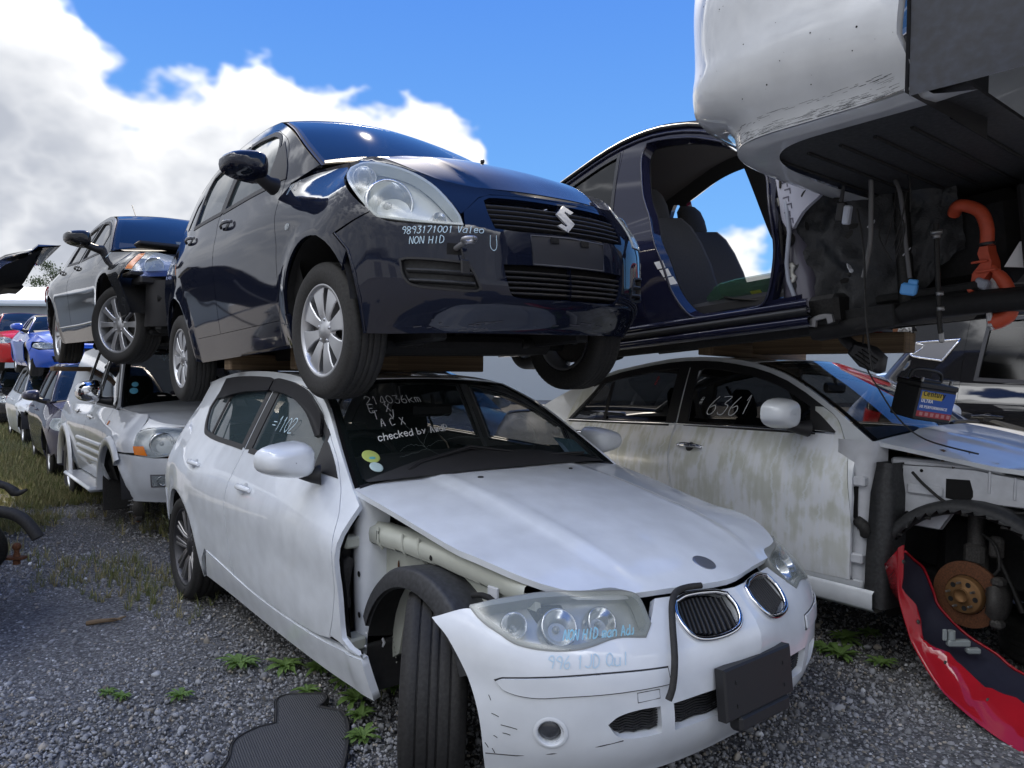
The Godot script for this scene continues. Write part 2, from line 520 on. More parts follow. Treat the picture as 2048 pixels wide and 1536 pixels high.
# ---------------------------------------------------------------- car bodies: X forward, Y up, Z to the car's right
# lines run from the lower edge to the waist: [half widths at knots, heights at knots, nose X, nose Y, tail X, tail Y]
class Car:
	var c: Dictionary
	var side: Surf
	var hood: Surf
	var screen: Surf
	var roof: Surf
	var back: Surf
	var xa: float
	var xb: float
	var ln: float
	var lt: float
	var p0: float
	var p1: float
	func col(p: float, top := -1.0) -> Array:
		# the points of all lines at p
		var r := []
		var kx: Array = c.kx
		for L in c.lines:
			var X := clampf(p, xa, xb)
			var Y := K.herm(kx, L[1], X)
			var Z := K.herm(kx, L[0], X)
			if p > xb:
				var a := clampf((p - xb) / ln, 0, 1) * PI / 2
				var e: float = c.get("pn", 0.75)
				Z *= pow(maxf(cos(a), 0), e)
				X = xb + (L[2] - xb) * pow(sin(a), e)
				Y = lerpf(Y, L[3], smoothstep(0.0, 1.0, sin(a)))
			elif p < xa:
				var a := clampf((xa - p) / lt, 0, 1) * PI / 2
				var e: float = c.get("pt", 0.7)
				Z *= pow(maxf(cos(a), 0), e)
				X = xa + (L[4] - xa) * pow(sin(a), e)
				Y = lerpf(Y, L[5], smoothstep(0.0, 1.0, sin(a)))
			r.append(Vector3(X, Y, Z))
		if c.has("beak") and p > xb:
			for i in range(2, r.size()): r[i].x += c.beak * exp(-pow(r[i].z / .17, 2)) * (1.0 if i > 2 else .12)
		return r
	func sidepoint(p: float, Y: float) -> Vector3:
		var k := col(p)
		var m := k.size()
		var ys := []
		var xs := []
		var zs := []
		for q in k: ys.append(q.y); xs.append(q.x); zs.append(q.z)
		var t: Vector3 = k[m - 1]
		var r := Vector3(K.herm(ys, xs, Y), Y, K.herm(ys, zs, Y))
		if Y > t.y:
			var dy := Y - t.y
			if p <= xb: r.z = maxf(t.z - (c.get("lean", 0.42) * dy + c.get("bow", 0.12) * dy * dy) * minf(1.0, t.z / 0.4), 0.0)
			r.x = t.x + (c.get("taillean", 0.6) * dy if p < xa else 0.0)
		elif Y < ys[0]:
			r.z = k[0].z - (ys[0] - Y) * 0.3
		# arch lips
		for w in [0.0, -c.wb]:
			var d := Vector2(r.x - w, Y - c.get("ya", c.rw)).length()
			var g: float = exp(-pow((d - c.ra) / 0.05, 2)) * c.get("flare", 0.012) * clampf((Y - 0.12) / 0.15, 0, 1)
			if p < xb + ln * 0.4 and p > xa - lt * 0.4 and Y < t.y: r.z += g
		return r
	func edge(b: float) -> Vector3:
		var k := col(lerpf(p0, p1, b))
		return k[k.size() - 1]
	func _init(spec: Dictionary) -> void:
		c = spec
		xa = c.kx[0]; xb = c.kx[c.kx.size() - 1]
		ln = c.get("ln", 1.0); lt = c.get("lt", 0.9)
		var mid := Vector3((xa + xb) / 2, 0.5, 0)
		side = Surf.new().bake(sidepoint, xa - lt, xb + ln, 0.05, c.rail_top + 0.05, int((xb + ln - xa + lt) / 0.03), int(c.rail_top / 0.022), mid)
		# orient: for a side, away from the middle plane and ends
		p0 = c.get("p0", -0.5); p1 = xb + ln * c.get("p1", 0.5)
		var cw: Vector2 = c.cowl
		var top: Array = c.lines[c.lines.size() - 1]
		var nose := Vector3(top[2] + c.get("beak", 0.0), top[3], 0)
		var hoodf := func(a: float, b: float) -> Vector3:
			var s := absf(a)
			var E := edge(b)
			var E0 := edge(0)
			var E1 := edge(1)
			var C0 := Vector3(cw.x, cw.y, 0)
			var C := C0.lerp(nose, b)
			C.y += c.get("hbulge", 0.03) * 4 * b * (1 - b)
			var k := col(lerpf(xb + ln, p1, s))
			var F: Vector3 = k[k.size() - 1]
			var W := Vector3(lerpf(C0.x, E0.x, s * s), lerpf(C0.y, E0.y, s * s), E0.z * s)
			var bil := C0.lerp(E0, s).lerp(nose.lerp(E1, s), b)
			var r := C.lerp(E, s) + W.lerp(F, b) - bil
			var e := pow(s, c.get("hpow", 2.2))
			var blin := lerpf(lerpf(C0.y, E0.y, e), lerpf(nose.y, E1.y, e), b)
			r.y = lerpf(C.y, E.y, e) + lerpf(lerpf(C0.y, E0.y, e), lerpf(nose.y, F.y, pow(s, 1.0)), b) - blin
			if c.has("hcrease"): # raised middle with soft shoulders
				var h: Array = c.hcrease
				var at: float = lerpf(h[0], h[1], b)
				r.y += h[2] * smoothstep(at + 0.06, at - 0.06, s) * smoothstep(1.0, 0.75, b) + h[2] * 0.6 * exp(-pow((s - at) / 0.05, 2)) * smoothstep(1.0, 0.8, b)
			if a < 0: r.z = -r.z
			return r
		hood = Surf.new().bake(hoodf, -1, 1, 0, 1, 100, 40, mid + Vector3(xb * 0.0, -1.5, 0))
		var ra: Array = c.rail_a
		var header: Vector2 = c.header
		var scr := func(a: float, b: float) -> Vector3:
			var q: Vector2 = K.cr(ra, b)
			var E := sidepoint(q.x, q.y)
			var C: Vector3 = Vector3(lerpf(cw.x - 0.03, header.x, b), lerpf(cw.y + 0.005, header.y, b), 0) + Vector3(0.35, 1, 0) * c.get("sbulge", 0.02) * 4 * b * (1 - b)
			return Vector3(lerpf(C.x, E.x, a * a), lerpf(C.y, E.y, a * a), E.z * a)
		screen = Surf.new().bake(scr, -1, 1, 0, 1, 48, 24, mid)
		var rr: Array = c.rail_r
		var rc: Vector2 = c.roof_back
		var rof := func(a: float, b: float) -> Vector3:
			var q: Vector2 = K.cr(rr, b)
			var E := sidepoint(q.x, q.y)
			var h0: Vector2 = header
			var C: Vector3 = Vector3(lerpf(h0.x, rc.x, b), lerpf(h0.y, rc.y, b) + c.get("rbulge", 0.05) * 4 * b * (1 - b), 0)
			var e := pow(absf(a), 2.3)
			return Vector3(lerpf(C.x, E.x, a * a), lerpf(C.y, E.y, e), E.z * a)
		roof = Surf.new().bake(rof, -1, 1, 0, 1, 48, 40, mid + Vector3(0, -1.0, 0))
		var rl: Array = c.rail_c
		var bk: Vector2 = c.back
		var bks := func(a: float, b: float) -> Vector3:
			var q: Vector2 = K.cr(rl, b)
			var E := sidepoint(q.x, q.y)
			var C: Vector3 = Vector3(lerpf(rc.x, bk.x, b), lerpf(rc.y, bk.y, b), 0)
			return Vector3(lerpf(C.x, E.x, a * a), lerpf(C.y, E.y, a * a), E.z * a)
		back = Surf.new().bake(bks, -1, 1, 0, 1, 40, 20, mid)
	func railpoly() -> Array:
		# points (X, Y) of the roof edge from the front pillar's foot to the tail
		var r := []
		for A in [K.crline(c.rail_a, 10), K.crline(c.rail_r, 14), K.crline(c.rail_c, 8)]:
			for q in A:
				if r.size() == 0 or r[r.size() - 1].distance_to(q) > 0.005: r.append(q)
		return r
static func body(o: Dictionary) -> Dictionary:
	# a car body from its main measures; see Car for the line format
	var w: float = o.w
	var b: float = o.bottom
	var B: Array = o.belt
	var lo: float = o.get("low", b + .15)
	var md: float = o.get("mid", .57)
	var g: Array = o.get("wt", [.84, .88, .90, .88, .82])
	var cx: float = o.get("crease", .17)
	var N: Array = o.nose   # X at bottom, low, mid, crease, top; then top Y
	var T: Array = o.tail
	var L := [
		[[w * .91, w * .92, w * .92, w * .92, w * .92], [b + .06, b + .01, b, b, b], N[0], b - .02, T[0], b + .1],
		[[w * .95, w * .97, w * .97, w * .97, w * .965], [lo + .04, lo + .01, lo, lo, lo], N[1], lo - .03, T[1], lo + .06],
		[[w * .97, w, w, w, w * .99], [md + .03, md, md, md - .01, md - .04], N[2], md - .12, T[2], md],
		[[w * .965, w, w * 1.0, w * .995, w * .98], [B[0] - cx, B[1] - cx, B[2] - cx, B[3] - cx, B[4] - cx + .02], N[3], N[5] - .13, T[3], B[0] - cx],
		[[w * g[0], w * g[1], w * g[2], w * g[3], w * g[4]], B, N[4], N[5], T[4], T[5]]]
	var r := {"lines": L}
	r.merge(o)
	return r
var SPEC := {
	"bmw": {
		"kx": [-3.0, -2.66, -1.75, -0.55, 0.12], "rail_top": 1.43, "wb": 2.66, "rw": 0.315, "ra": 0.365, "flare": 0.012, "ln": 1.0, "lt": 0.85, "beak": .05, "pn": 0.78, "pt": 0.7,
		"lines": [
			[[.79, .80, .80, .80, .80], [.30, .20, .19, .185, .19], .67, .165, -3.42, .32],
			[[.82, .842, .842, .842, .835], [.40, .36, .33, .335, .33], .76, .29, -3.46, .42],
			[[.84, .868, .868, .866, .858], [.58, .55, .53, .54, .50], .785, .44, -3.47, .58],
			[[.84, .875, .876, .872, .855], [.80, .80, .78, .77, .66], .755, .575, -3.40, .80],
			[[.735, .765, .782, .765, .715], [1.03, 1.02, .985, .925, .80], .645, .705, -3.36, 1.0]],
		"lean": .46, "bow": .10, "p0": -.60, "p1": .52, "cowl": Vector2(-.60, .965), "header": Vector2(-1.22, 1.375),
		"rail_a": V2([-.52, .92, -.78, 1.09, -1.03, 1.24, -1.3, 1.345]),
		"rail_r": V2([-1.3, 1.345, -1.6, 1.385, -2.07, 1.405, -2.53, 1.39, -3.0, 1.33]),
		"rail_c": V2([-3.0, 1.33, -3.25, 1.2, -3.4, 1.02]),
		"roof_back": Vector2(-3.15, 1.365), "back": Vector2(-3.42, 1.0), "rbulge": .035, "hcrease": [.52, .42, .014], "hbulge": .045},
	"suz": {
		"kx": [-2.68, -2.36, -1.45, -0.42, 0.10], "rail_top": 1.68, "wb": 2.36, "rw": 0.30, "ya": .365, "ra": 0.345, "flare": 0.014, "ln": 1.0, "lt": 0.75, "pn": 0.80, "pt": 0.6,
		"lines": [
			[[.74, .755, .76, .76, .76], [.34, .27, .25, .25, .25], .655, .255, -2.90, .38],
			[[.77, .79, .79, .79, .795], [.46, .41, .39, .39, .39], .75, .35, -2.96, .50],
			[[.79, .815, .82, .82, .82], [.66, .64, .62, .62, .60], .775, .52, -2.97, .66],
			[[.78, .81, .82, .815, .79], [.94, .94, .90, .88, .86], .76, .69, -2.94, .94],
			[[.70, .73, .755, .72, .64], [1.13, 1.13, 1.10, 1.08, 1.04], .685, .83, -2.90, 1.1]],
		"lean": .33, "bow": .16, "p0": -.26, "p1": .45, "cowl": Vector2(-.10, 1.175), "header": Vector2(-.86, 1.60),
		"rail_a": V2([-.20, 1.10, -.42, 1.25, -.68, 1.42, -.93, 1.545]),
		"rail_r": V2([-.93, 1.545, -1.25, 1.60, -1.65, 1.62, -2.15, 1.60, -2.70, 1.52]),
		"rail_c": V2([-2.70, 1.52, -2.83, 1.33, -2.90, 1.11]),
		"roof_back": Vector2(-2.8, 1.54), "back": Vector2(-2.95, 1.10), "rbulge": .045, "hbulge": .05, "hcrease": [.6, .5, .012]}
}
func more_specs() -> void:
	SPEC.sedan = body({"kx": [-3.2, -2.78, -1.6, -.5, .12], "w": .89, "bottom": .17, "low": .30, "belt": [1.00, .99, .975, .985, .90], "nose": [.80, .90, .93, .90, .80, .74], "tail": [-3.75, -3.8, -3.82, -3.78, -3.75, .98], "wt": [.84, .89, .915, .89, .80],
		"rail_top": 1.46, "wb": 2.78, "rw": .325, "ra": .375, "ln": 1.1, "lt": .9, "lean": .52, "bow": .15, "p0": -.42, "p1": .5, "cowl": Vector2(-.30, 1.055), "header": Vector2(-1.12, 1.43),
		"rail_a": V2([-.40, .985, -.68, 1.17, -.98, 1.325, -1.25, 1.40]), "rail_r": V2([-1.25, 1.40, -1.55, 1.435, -1.9, 1.425, -2.35, 1.345]), "rail_c": V2([-2.35, 1.345, -2.75, 1.19, -3.1, 1.01]), "roof_back": Vector2(-2.4, 1.39), "back": Vector2(-3.1, 1.03), "rbulge": .03, "hbulge": .05, "hcrease": [.6, .5, .012]})
	SPEC.cut = body({"kx": [-2.95, -2.55, -1.5, -.42, .12], "w": .83, "bottom": .18, "low": .33, "belt": [1.02, 1.0, .95, .93, .90], "nose": [.62, .70, .72, .70, .60, .74], "tail": [-3.2, -3.25, -3.27, -3.22, -3.15, 1.0], "wt": [.86, .90, .91, .89, .82],
		"rail_top": 1.55, "wb": 2.55, "rw": .31, "ra": .36, "ln": 1.0, "lt": .8, "lean": .34, "bow": .12, "p0": -.42, "p1": .5, "cowl": Vector2(-.22, 1.05), "header": Vector2(-1.0, 1.48),
		"rail_a": V2([-.36, .96, -.58, 1.14, -.82, 1.31, -1.08, 1.43]), "rail_r": V2([-1.08, 1.43, -1.4, 1.51, -1.75, 1.515, -2.15, 1.43, -2.65, 1.31]), "rail_c": V2([-2.65, 1.31, -2.9, 1.18, -3.1, 1.02]), "roof_back": Vector2(-2.75, 1.36), "back": Vector2(-3.2, 1.0), "rbulge": .03})
	SPEC.silver = body({"kx": [-3.58, -2.87, -1.6, -.5, .12], "w": .90, "bottom": .26, "low": .34, "mid": .49, "belt": [1.06, 1.05, .98, .96, .90], "nose": [.75, .85, .88, .85, .75, .75], "tail": [-4.0, -4.12, -4.175, -4.19, -4.215, 1.05], "wt": [.90, .92, .92, .89, .80], "crease": .22,
		"rail_top": 1.5, "wb": 2.87, "rw": .33, "ra": .385, "ln": 1.0, "lt": .8, "pt": .52, "lean": .42, "p0": -.42, "cowl": Vector2(-.30, 1.03), "header": Vector2(-1.12, 1.46),
		"rail_a": V2([-.40, .97, -.68, 1.16, -.98, 1.33, -1.25, 1.42]), "rail_r": V2([-1.25, 1.42, -1.7, 1.46, -2.4, 1.45, -3.1, 1.40]), "rail_c": V2([-3.1, 1.40, -3.6, 1.25, -3.95, 1.07]), "roof_back": Vector2(-3.2, 1.44), "back": Vector2(-4.0, 1.06), "rbulge": .03})
	SPEC.silver.lines.insert(3, [[.886, .888, .888, .888, .87], [.575, .56, .555, .55, .53], .87, .43, -4.170, .56])
	SPEC.silver.lines[2][0] = [.891, .893, .893, .893, .88]
	SPEC.gsed = body({"kx": [-3.1, -2.70, -1.6, -.52, .12], "w": .90, "bottom": .20, "low": .34, "belt": [1.06, 1.04, 1.01, .99, .93], "nose": [.76, .84, .88, .84, .72, .78], "tail": [-3.6, -3.68, -3.7, -3.66, -3.6, 1.02], "wt": [.83, .87, .89, .87, .80],
		"rail_top": 1.52, "wb": 2.70, "rw": .327, "ya": .37, "ra": .38, "ln": 1.05, "lt": .9, "lean": .46, "p0": -.45, "p1": .45, "cowl": Vector2(-.30, 1.075), "header": Vector2(-1.12, 1.48),
		"rail_a": V2([-.44, 1.0, -.70, 1.19, -.98, 1.36, -1.24, 1.445]), "rail_r": V2([-1.24, 1.445, -1.55, 1.485, -1.95, 1.48, -2.4, 1.40]), "rail_c": V2([-2.4, 1.40, -2.8, 1.24, -3.1, 1.07]), "roof_back": Vector2(-2.5, 1.44), "back": Vector2(-3.15, 1.07), "rbulge": .03})
	SPEC.paj = body({"kx": [-3.45, -2.78, -1.6, -.45, .15], "w": .93, "bottom": .42, "low": .55, "mid": .75, "belt": [1.18, 1.17, 1.16, 1.15, 1.12], "nose": [.72, .78, .80, .76, .72, 1.02], "tail": [-3.7, -3.74, -3.75, -3.72, -3.7, 1.17], "wt": [.90, .90, .90, .90, .84],
		"rail_top": 1.86, "wb": 2.78, "rw": .385, "ra": .46, "flare": .03, "ln": .95, "lt": .6, "pn": .62, "pt": .4, "lean": .26, "bow": .06, "p0": -.32, "p1": .5, "cowl": Vector2(-.20, 1.22), "header": Vector2(-.72, 1.80),
		"rail_a": V2([-.28, 1.16, -.45, 1.38, -.62, 1.58, -.80, 1.72]), "rail_r": V2([-.80, 1.72, -1.3, 1.79, -2.2, 1.80, -3.35, 1.76]), "rail_c": V2([-3.35, 1.76, -3.5, 1.5, -3.6, 1.19]), "roof_back": Vector2(-3.45, 1.80), "back": Vector2(-3.7, 1.17), "rbulge": .02, "hbulge": .02})
	SPEC.mpv = body({"kx": [-2.9, -2.6, -1.5, -.45, .10], "w": .86, "bottom": .20, "low": .34, "belt": [1.06, 1.04, 1.0, .98, .92], "nose": [.72, .80, .82, .78, .66, .80], "tail": [-3.2, -3.25, -3.25, -3.2, -3.15, 1.05],
		"rail_top": 1.60, "wb": 2.6, "rw": .315, "ra": .36, "ln": 1.0, "lt": .7, "lean": .36, "p0": -.38, "cowl": Vector2(-.22, 1.06), "header": Vector2(-1.02, 1.55),
		"rail_a": V2([-.36, 1.0, -.60, 1.20, -.85, 1.38, -1.10, 1.50]), "rail_r": V2([-1.10, 1.50, -1.5, 1.54, -2.2, 1.52, -2.8, 1.44]), "rail_c": V2([-2.8, 1.44, -2.98, 1.28, -3.1, 1.06]), "roof_back": Vector2(-2.9, 1.48), "back": Vector2(-3.15, 1.05), "rbulge": .03})
	SPEC.zed = body({"kx": [-2.9, -2.45, -1.5, -.55, .12], "w": .86, "bottom": .17, "low": .28, "mid": .50, "belt": [.90, .90, .84, .84, .80], "nose": [.62, .70, .74, .72, .64, .62], "tail": [-3.2, -3.25, -3.25, -3.2, -3.15, .88], "crease": .15,
		"rail_top": 1.30, "wb": 2.45, "rw": .31, "ra": .36, "flare": .03, "ln": 1.0, "lt": .7, "lean": .5, "p0": -.75, "cowl": Vector2(-.66, .93), "header": Vector2(-1.16, 1.235),
		"rail_a": V2([-.75, .86, -.92, 1.0, -1.08, 1.11, -1.24, 1.19]), "rail_r": V2([-1.24, 1.19, -1.5, 1.24, -1.8, 1.23, -2.05, 1.16]), "rail_c": V2([-2.05, 1.16, -2.25, 1.02, -2.4, .90]), "roof_back": Vector2(-2.1, 1.19), "back": Vector2(-2.5, .90), "rbulge": .02, "hbulge": .06})
	SPEC.bsuv = SPEC.mpv.duplicate(true)
	var b: Dictionary = body({"kx": [-3.1, -2.65, -1.5, -.45, .12], "w": .92, "bottom": .26, "low": .42, "mid": .65, "belt": [1.14, 1.12, 1.08, 1.06, 1.0], "nose": [.75, .83, .85, .80, .70, .88], "tail": [-3.45, -3.5, -3.5, -3.45, -3.4, 1.12],
		"rail_top": 1.74, "wb": 2.65, "rw": .35, "ra": .40, "ln": 1.0, "lt": .7, "lean": .34, "p0": -.38, "cowl": Vector2(-.22, 1.14), "header": Vector2(-1.02, 1.66),
		"rail_a": V2([-.36, 1.08, -.60, 1.28, -.85, 1.46, -1.10, 1.60]), "rail_r": V2([-1.10, 1.60, -1.6, 1.65, -2.4, 1.64, -3.05, 1.58]), "rail_c": V2([-3.05, 1.58, -3.22, 1.4, -3.32, 1.14]), "roof_back": Vector2(-3.15, 1.62), "back": Vector2(-3.42, 1.13), "rbulge": .03})
	SPEC.bsuv = b
	SPEC.lblack = body({"kx": [-2.9, -2.6, -1.5, -.45, .10], "w": .86, "bottom": .36, "low": .46, "belt": [1.06, 1.04, 1.0, .98, .92], "nose": [.72, .80, .82, .78, .66, .80], "tail": [-3.2, -3.25, -3.25, -3.2, -3.15, 1.05],
		"rail_top": 1.60, "wb": 2.6, "rw": .315, "ra": .36, "ln": 1.0, "lt": .7, "lean": .36, "p0": -.38, "cowl": Vector2(-.22, 1.06), "header": Vector2(-1.02, 1.55),
		"rail_a": V2([-.36, 1.0, -.60, 1.20, -.85, 1.38, -1.10, 1.50]), "rail_r": V2([-1.10, 1.50, -1.5, 1.54, -2.2, 1.52, -2.8, 1.44]), "rail_c": V2([-2.8, 1.44, -2.98, 1.28, -3.1, 1.06]), "roof_back": Vector2(-2.9, 1.48), "back": Vector2(-3.15, 1.05), "rbulge": .03})
# ---------------------------------------------------------------- materials
var M := {}
static func lin(r: float, g: float, b: float, a := 1.0) -> Color:
	var c := Color(r, g, b).linear_to_srgb()
	c.a = a
	return c
func noise_img(size: int, freq: float, oct: int, lo: float, hi: float, sd: int, type := FastNoiseLite.TYPE_SIMPLEX_SMOOTH) -> Image:
	var f := FastNoiseLite.new()
	f.seed = sd; f.frequency = freq; f.noise_type = type; f.fractal_octaves = oct
	if type == FastNoiseLite.TYPE_CELLULAR: f.cellular_return_type = FastNoiseLite.RETURN_DISTANCE2_SUB
	var im := f.get_seamless_image(size, size)
	im.convert(Image.FORMAT_L8)
	var d := im.get_data()
	for i in d.size(): d[i] = int(lerpf(lo, hi, d[i] / 255.0) * 255)
	return Image.create_from_data(size, size, false, Image.FORMAT_L8, d)
func tex(im: Image) -> ImageTexture:
	im.generate_mipmaps()
	return ImageTexture.create_from_image(im)
func mk(called: String, c: Color, rough := 0.5, metal := 0.0, o := {}) -> StandardMaterial3D:
	var m := StandardMaterial3D.new()
	m.albedo_color = c; m.roughness = rough; m.metallic = metal
	for k in o: m.set(k, o[k])
	if c.a < 1.0: m.transparency = BaseMaterial3D.TRANSPARENCY_ALPHA
	if called: M[called] = m
	return m
func tri(m: StandardMaterial3D, scale: float) -> void:
	m.uv1_triplanar = true
	m.uv1_world_triplanar = false
	m.uv1_scale = Vector3.ONE * scale
func paint(called: String, c: Color, rough := 0.42, metal := 0.0, dust := true, coat := 0.9) -> StandardMaterial3D:
	var m := mk(called, c, rough, metal, {"clearcoat_enabled": coat > 0, "clearcoat": coat, "clearcoat_roughness": 0.04})
	if c.get_luminance() < .3: m.metallic_specular = .04
	if dust:
		m.albedo_texture = M.dust_tex
		tri(m, 0.9)
	return m
func materials() -> void:
	M.dust_tex = tex(noise_img(512, 0.012, 5, 0.90, 1.0, 3))
	M.grain_tex = tex(noise_img(512, 0.04, 5, 0.55, 1.0, 5))
	M.rough_tex = tex(noise_img(512, 0.02, 4, 0.6, 1.0, 9))
	var bi := noise_img(512, 0.06, 4, 0.0, 1.0, 11)
	var nm := bi.duplicate()
	nm.convert(Image.FORMAT_RGBA8)
	nm.bump_map_to_normal_map(3.0)
	M.bump_tex = tex(nm)
	paint("white_paint", lin(.77, .81, .85), .40)
	paint("apron_paint", lin(.50, .52, .46), .5, 0.0, true, 0.2)
	paint("navy_paint", lin(.007, .0095, .021), .5, 0.0, false, 1.0)
	paint("grey_paint", lin(.018, .019, .021), .5, 0.0, false, 1.0)
	paint("silver_paint", lin(.60, .63, .67), .38, 0.1)
	paint("purple_paint", lin(.055, .055, .085), .36, 0.2)
	paint("blue_paint", lin(.02, .10, .55), .35)
	paint("red_paint", lin(.45, .015, .02), .35)
	paint("black_paint", lin(.012, .012, .013), .35, 0.0, false, 1.0)
	paint("paleblue_paint", lin(.42, .50, .60), .38)
	mk("black_plastic", lin(.018, .018, .020), .5)
	mk("grey_plastic", lin(.05, .052, .056), .6, 0.0, {"albedo_texture": M.grain_tex}); tri(M.grey_plastic, 2.0)
	mk("dull_black", lin(.012, .012, .013), .8, 0.0, {"albedo_texture": M.grain_tex}); tri(M.dull_black, 1.5)
	mk("dark_metal", lin(.035, .034, .033), .55, 0.5, {"albedo_texture": M.grain_tex}); tri(M.dark_metal, 3.0)
	mk("rubber", lin(.034, .033, .032), .75, 0.0, {"albedo_texture": M.grain_tex}); tri(M.rubber, 3.0)
	mk("glass", Color(.55, .62, .62, .14), .02, 0.0, {"metallic_specular": .8})
	mk("tinted_glass", Color(.03, .035, .035, .80), .02)
	mk("screen_glass", Color(.10, .13, .13, .45), .02)
	mk("lens", Color(.80, .86, .88, .22), .12)
	mk("haze_lens", Color(.80, .84, .80, .20), .16)
	mk("frit", lin(.008, .008, .009), .25)
	mk("chrome", lin(.75, .76, .78), .08, 1.0)
	mk("reflector", lin(.70, .72, .74), .16, 1.0)
	mk("lamp_inner", lin(.30, .32, .33), .35, 0.4)
	mk("alloy", lin(.50, .51, .53), .32, 0.75)
	mk("alloy_dark", lin(.06, .06, .065), .4, 0.6)
	mk("alloy_cut", lin(.42, .41, .41), .28, 0.85)
	mk("steel", lin(.30, .30, .30), .45, 0.9)
	mk("bare_steel", lin(.42, .42, .43), .4, 0.8)
	mk("cast_iron", lin(.09, .085, .08), .65, 0.3, {"albedo_texture": M.grain_tex}); tri(M.cast_iron, 4.0)
	mk("rust", lin(.20, .075, .030), .8, 0.1, {"albedo_texture": M.grain_tex}); tri(M.rust, 4.0)
	mk("seat_cloth", lin(.030, .030, .033), .9, 0.0, {"albedo_texture": M.grain_tex, "rim_enabled": true, "rim": 0.3}); tri(M.seat_cloth, 4.0)
	mk("headliner", lin(.10, .10, .105), .95)
	mk("interior_plastic", lin(.03, .03, .033), .6)
	mk("orange_lens", lin(.62, .17, .015), .18)
	mk("red_lens", lin(.45, .01, .012), .15)
	mk("pen_white", lin(.80, .82, .84), .6)
	mk("pen_blue", lin(.22, .55, .72), .6)
	mk("pen_pale", lin(.55, .72, .82), .6)
	mk("label_white", lin(.75, .76, .78), .5)
	mk("primer_white", lin(.62, .64, .68), .45, 0.0, {"albedo_texture": M.dust_tex}); tri(M.primer_white, 2.0)
	mk("orange_plastic", lin(.58, .085, .035), .5, 0.0, {"albedo_texture": M.dust_tex}); tri(M.orange_plastic, 4.0)
	mk("blue_plastic", lin(.10, .35, .75), .4)
	mk("beige_plastic", lin(.45, .38, .27), .6)
	mk("visor", Color(.03, .022, .05, .90), .35, 0.0, {"metallic_specular": .25})
	mk("hole", lin(.004, .004, .004), .9)
# ---------------------------------------------------------------- wheels
func tyre_shape(r: float, w: float, rim: float, pattern := 0) -> MB:
	# axis along local z, outer side at +z
	var mb := MB.new()
	var h := w / 2
	var sh := (r - rim)
	var pr := [Vector2(rim - .004, h * .80), Vector2(rim + .006, h * .88), Vector2(rim + sh * .2, h * .96), Vector2(rim + sh * .5, h * 1.0), Vector2(rim + sh * .75, h * .96), Vector2(r - .016, h * .86), Vector2(r - .006, h * .80)]
	var g := [[.52, .45], [.16, .09], [-.09, -.16], [-.45, -.52]]
	pr.append(Vector2(r - .002, h * .70))
	for k in g:
		pr.append(Vector2(r, h * (k[0] + .005))); pr.append(Vector2(r - .008, h * (k[0] - .012)))
		pr.append(Vector2(r - .008, h * (k[1] + .012))); pr.append(Vector2(r, h * (k[1] - .005)))
	pr.append(Vector2(r - .002, -h * .70))
	for q in [Vector2(r - .006, -h * .80), Vector2(r - .016, -h * .86), Vector2(rim + sh * .75, -h * .96), Vector2(rim + sh * .5, -h), Vector2(rim + sh * .2, -h * .96), Vector2(rim - .004, -h * .8)]: pr.append(q)
	var m := pr.size()
	var f := func(i: int, a: float) -> float:
		if i < 5 or i > m - 6: return 0.0
		var z: float = pr[i].y / h
		var k := 64.0
		var sk := z * 5.0 if pattern == 0 else absf(z) * 9.0
		var ph := fposmod(a / TAU * k + sk * 0.12, 1.0)
		if absf(z) > .5: return -0.006 if ph < .16 else 0.0
		if absf(z) < .12: return 0.0
		return -0.005 if fposmod(ph + .5, 1.0) < .12 else 0.0
	mb.lathe(pr, 256, 0.0, TAU, f)
	return mb
func rim_barrel(r: float, w: float) -> MB:
	var mb := MB.new()
	var h := w / 2
	mb.lathe([Vector2(r + .004, h * .84), Vector2(r - .002, h * .86), Vector2(r - .012, h * .83), Vector2(r - .018, h * .6), Vector2(r - .03, h * .2), Vector2(r - .03, -h * .75), Vector2(r - .01, -h * .82)], 48)
	return mb
func spoke(mb: MB, ang: float, prof: Array, depth: float, dz := 0.0) -> void:
	# prof rows: [radius, centre offset, half width, face z]
	var b := Basis(Vector3.BACK, ang)
	var rows := []
	for p in prof:
		var c: float = p[1]
		var hw: float = p[2]
		var z: float = p[3] + dz
		var e := minf(.004, hw * .4)
		var row := []
		for q in [Vector3(p[0], c - hw * .8, z - depth), Vector3(p[0], c - hw, z - e), Vector3(p[0], c - hw + e, z), Vector3(p[0], c + hw - e, z), Vector3(p[0], c + hw, z - e), Vector3(p[0], c + hw * .8, z - depth)]: row.append(b * q)
		rows.append(row)
	# crisp faces: one strip per edge
	for j in 5:
		var strip := []
		for r in rows: strip.append([r[j], r[j + 1]])
		var o: Vector3 = b * [Vector3(0, -1, 0), Vector3(0, -1, 1), Vector3(0, 0, 1), Vector3(0, 1, 1), Vector3(0, 1, 0)][j]
		mb.loft(strip, false, o)
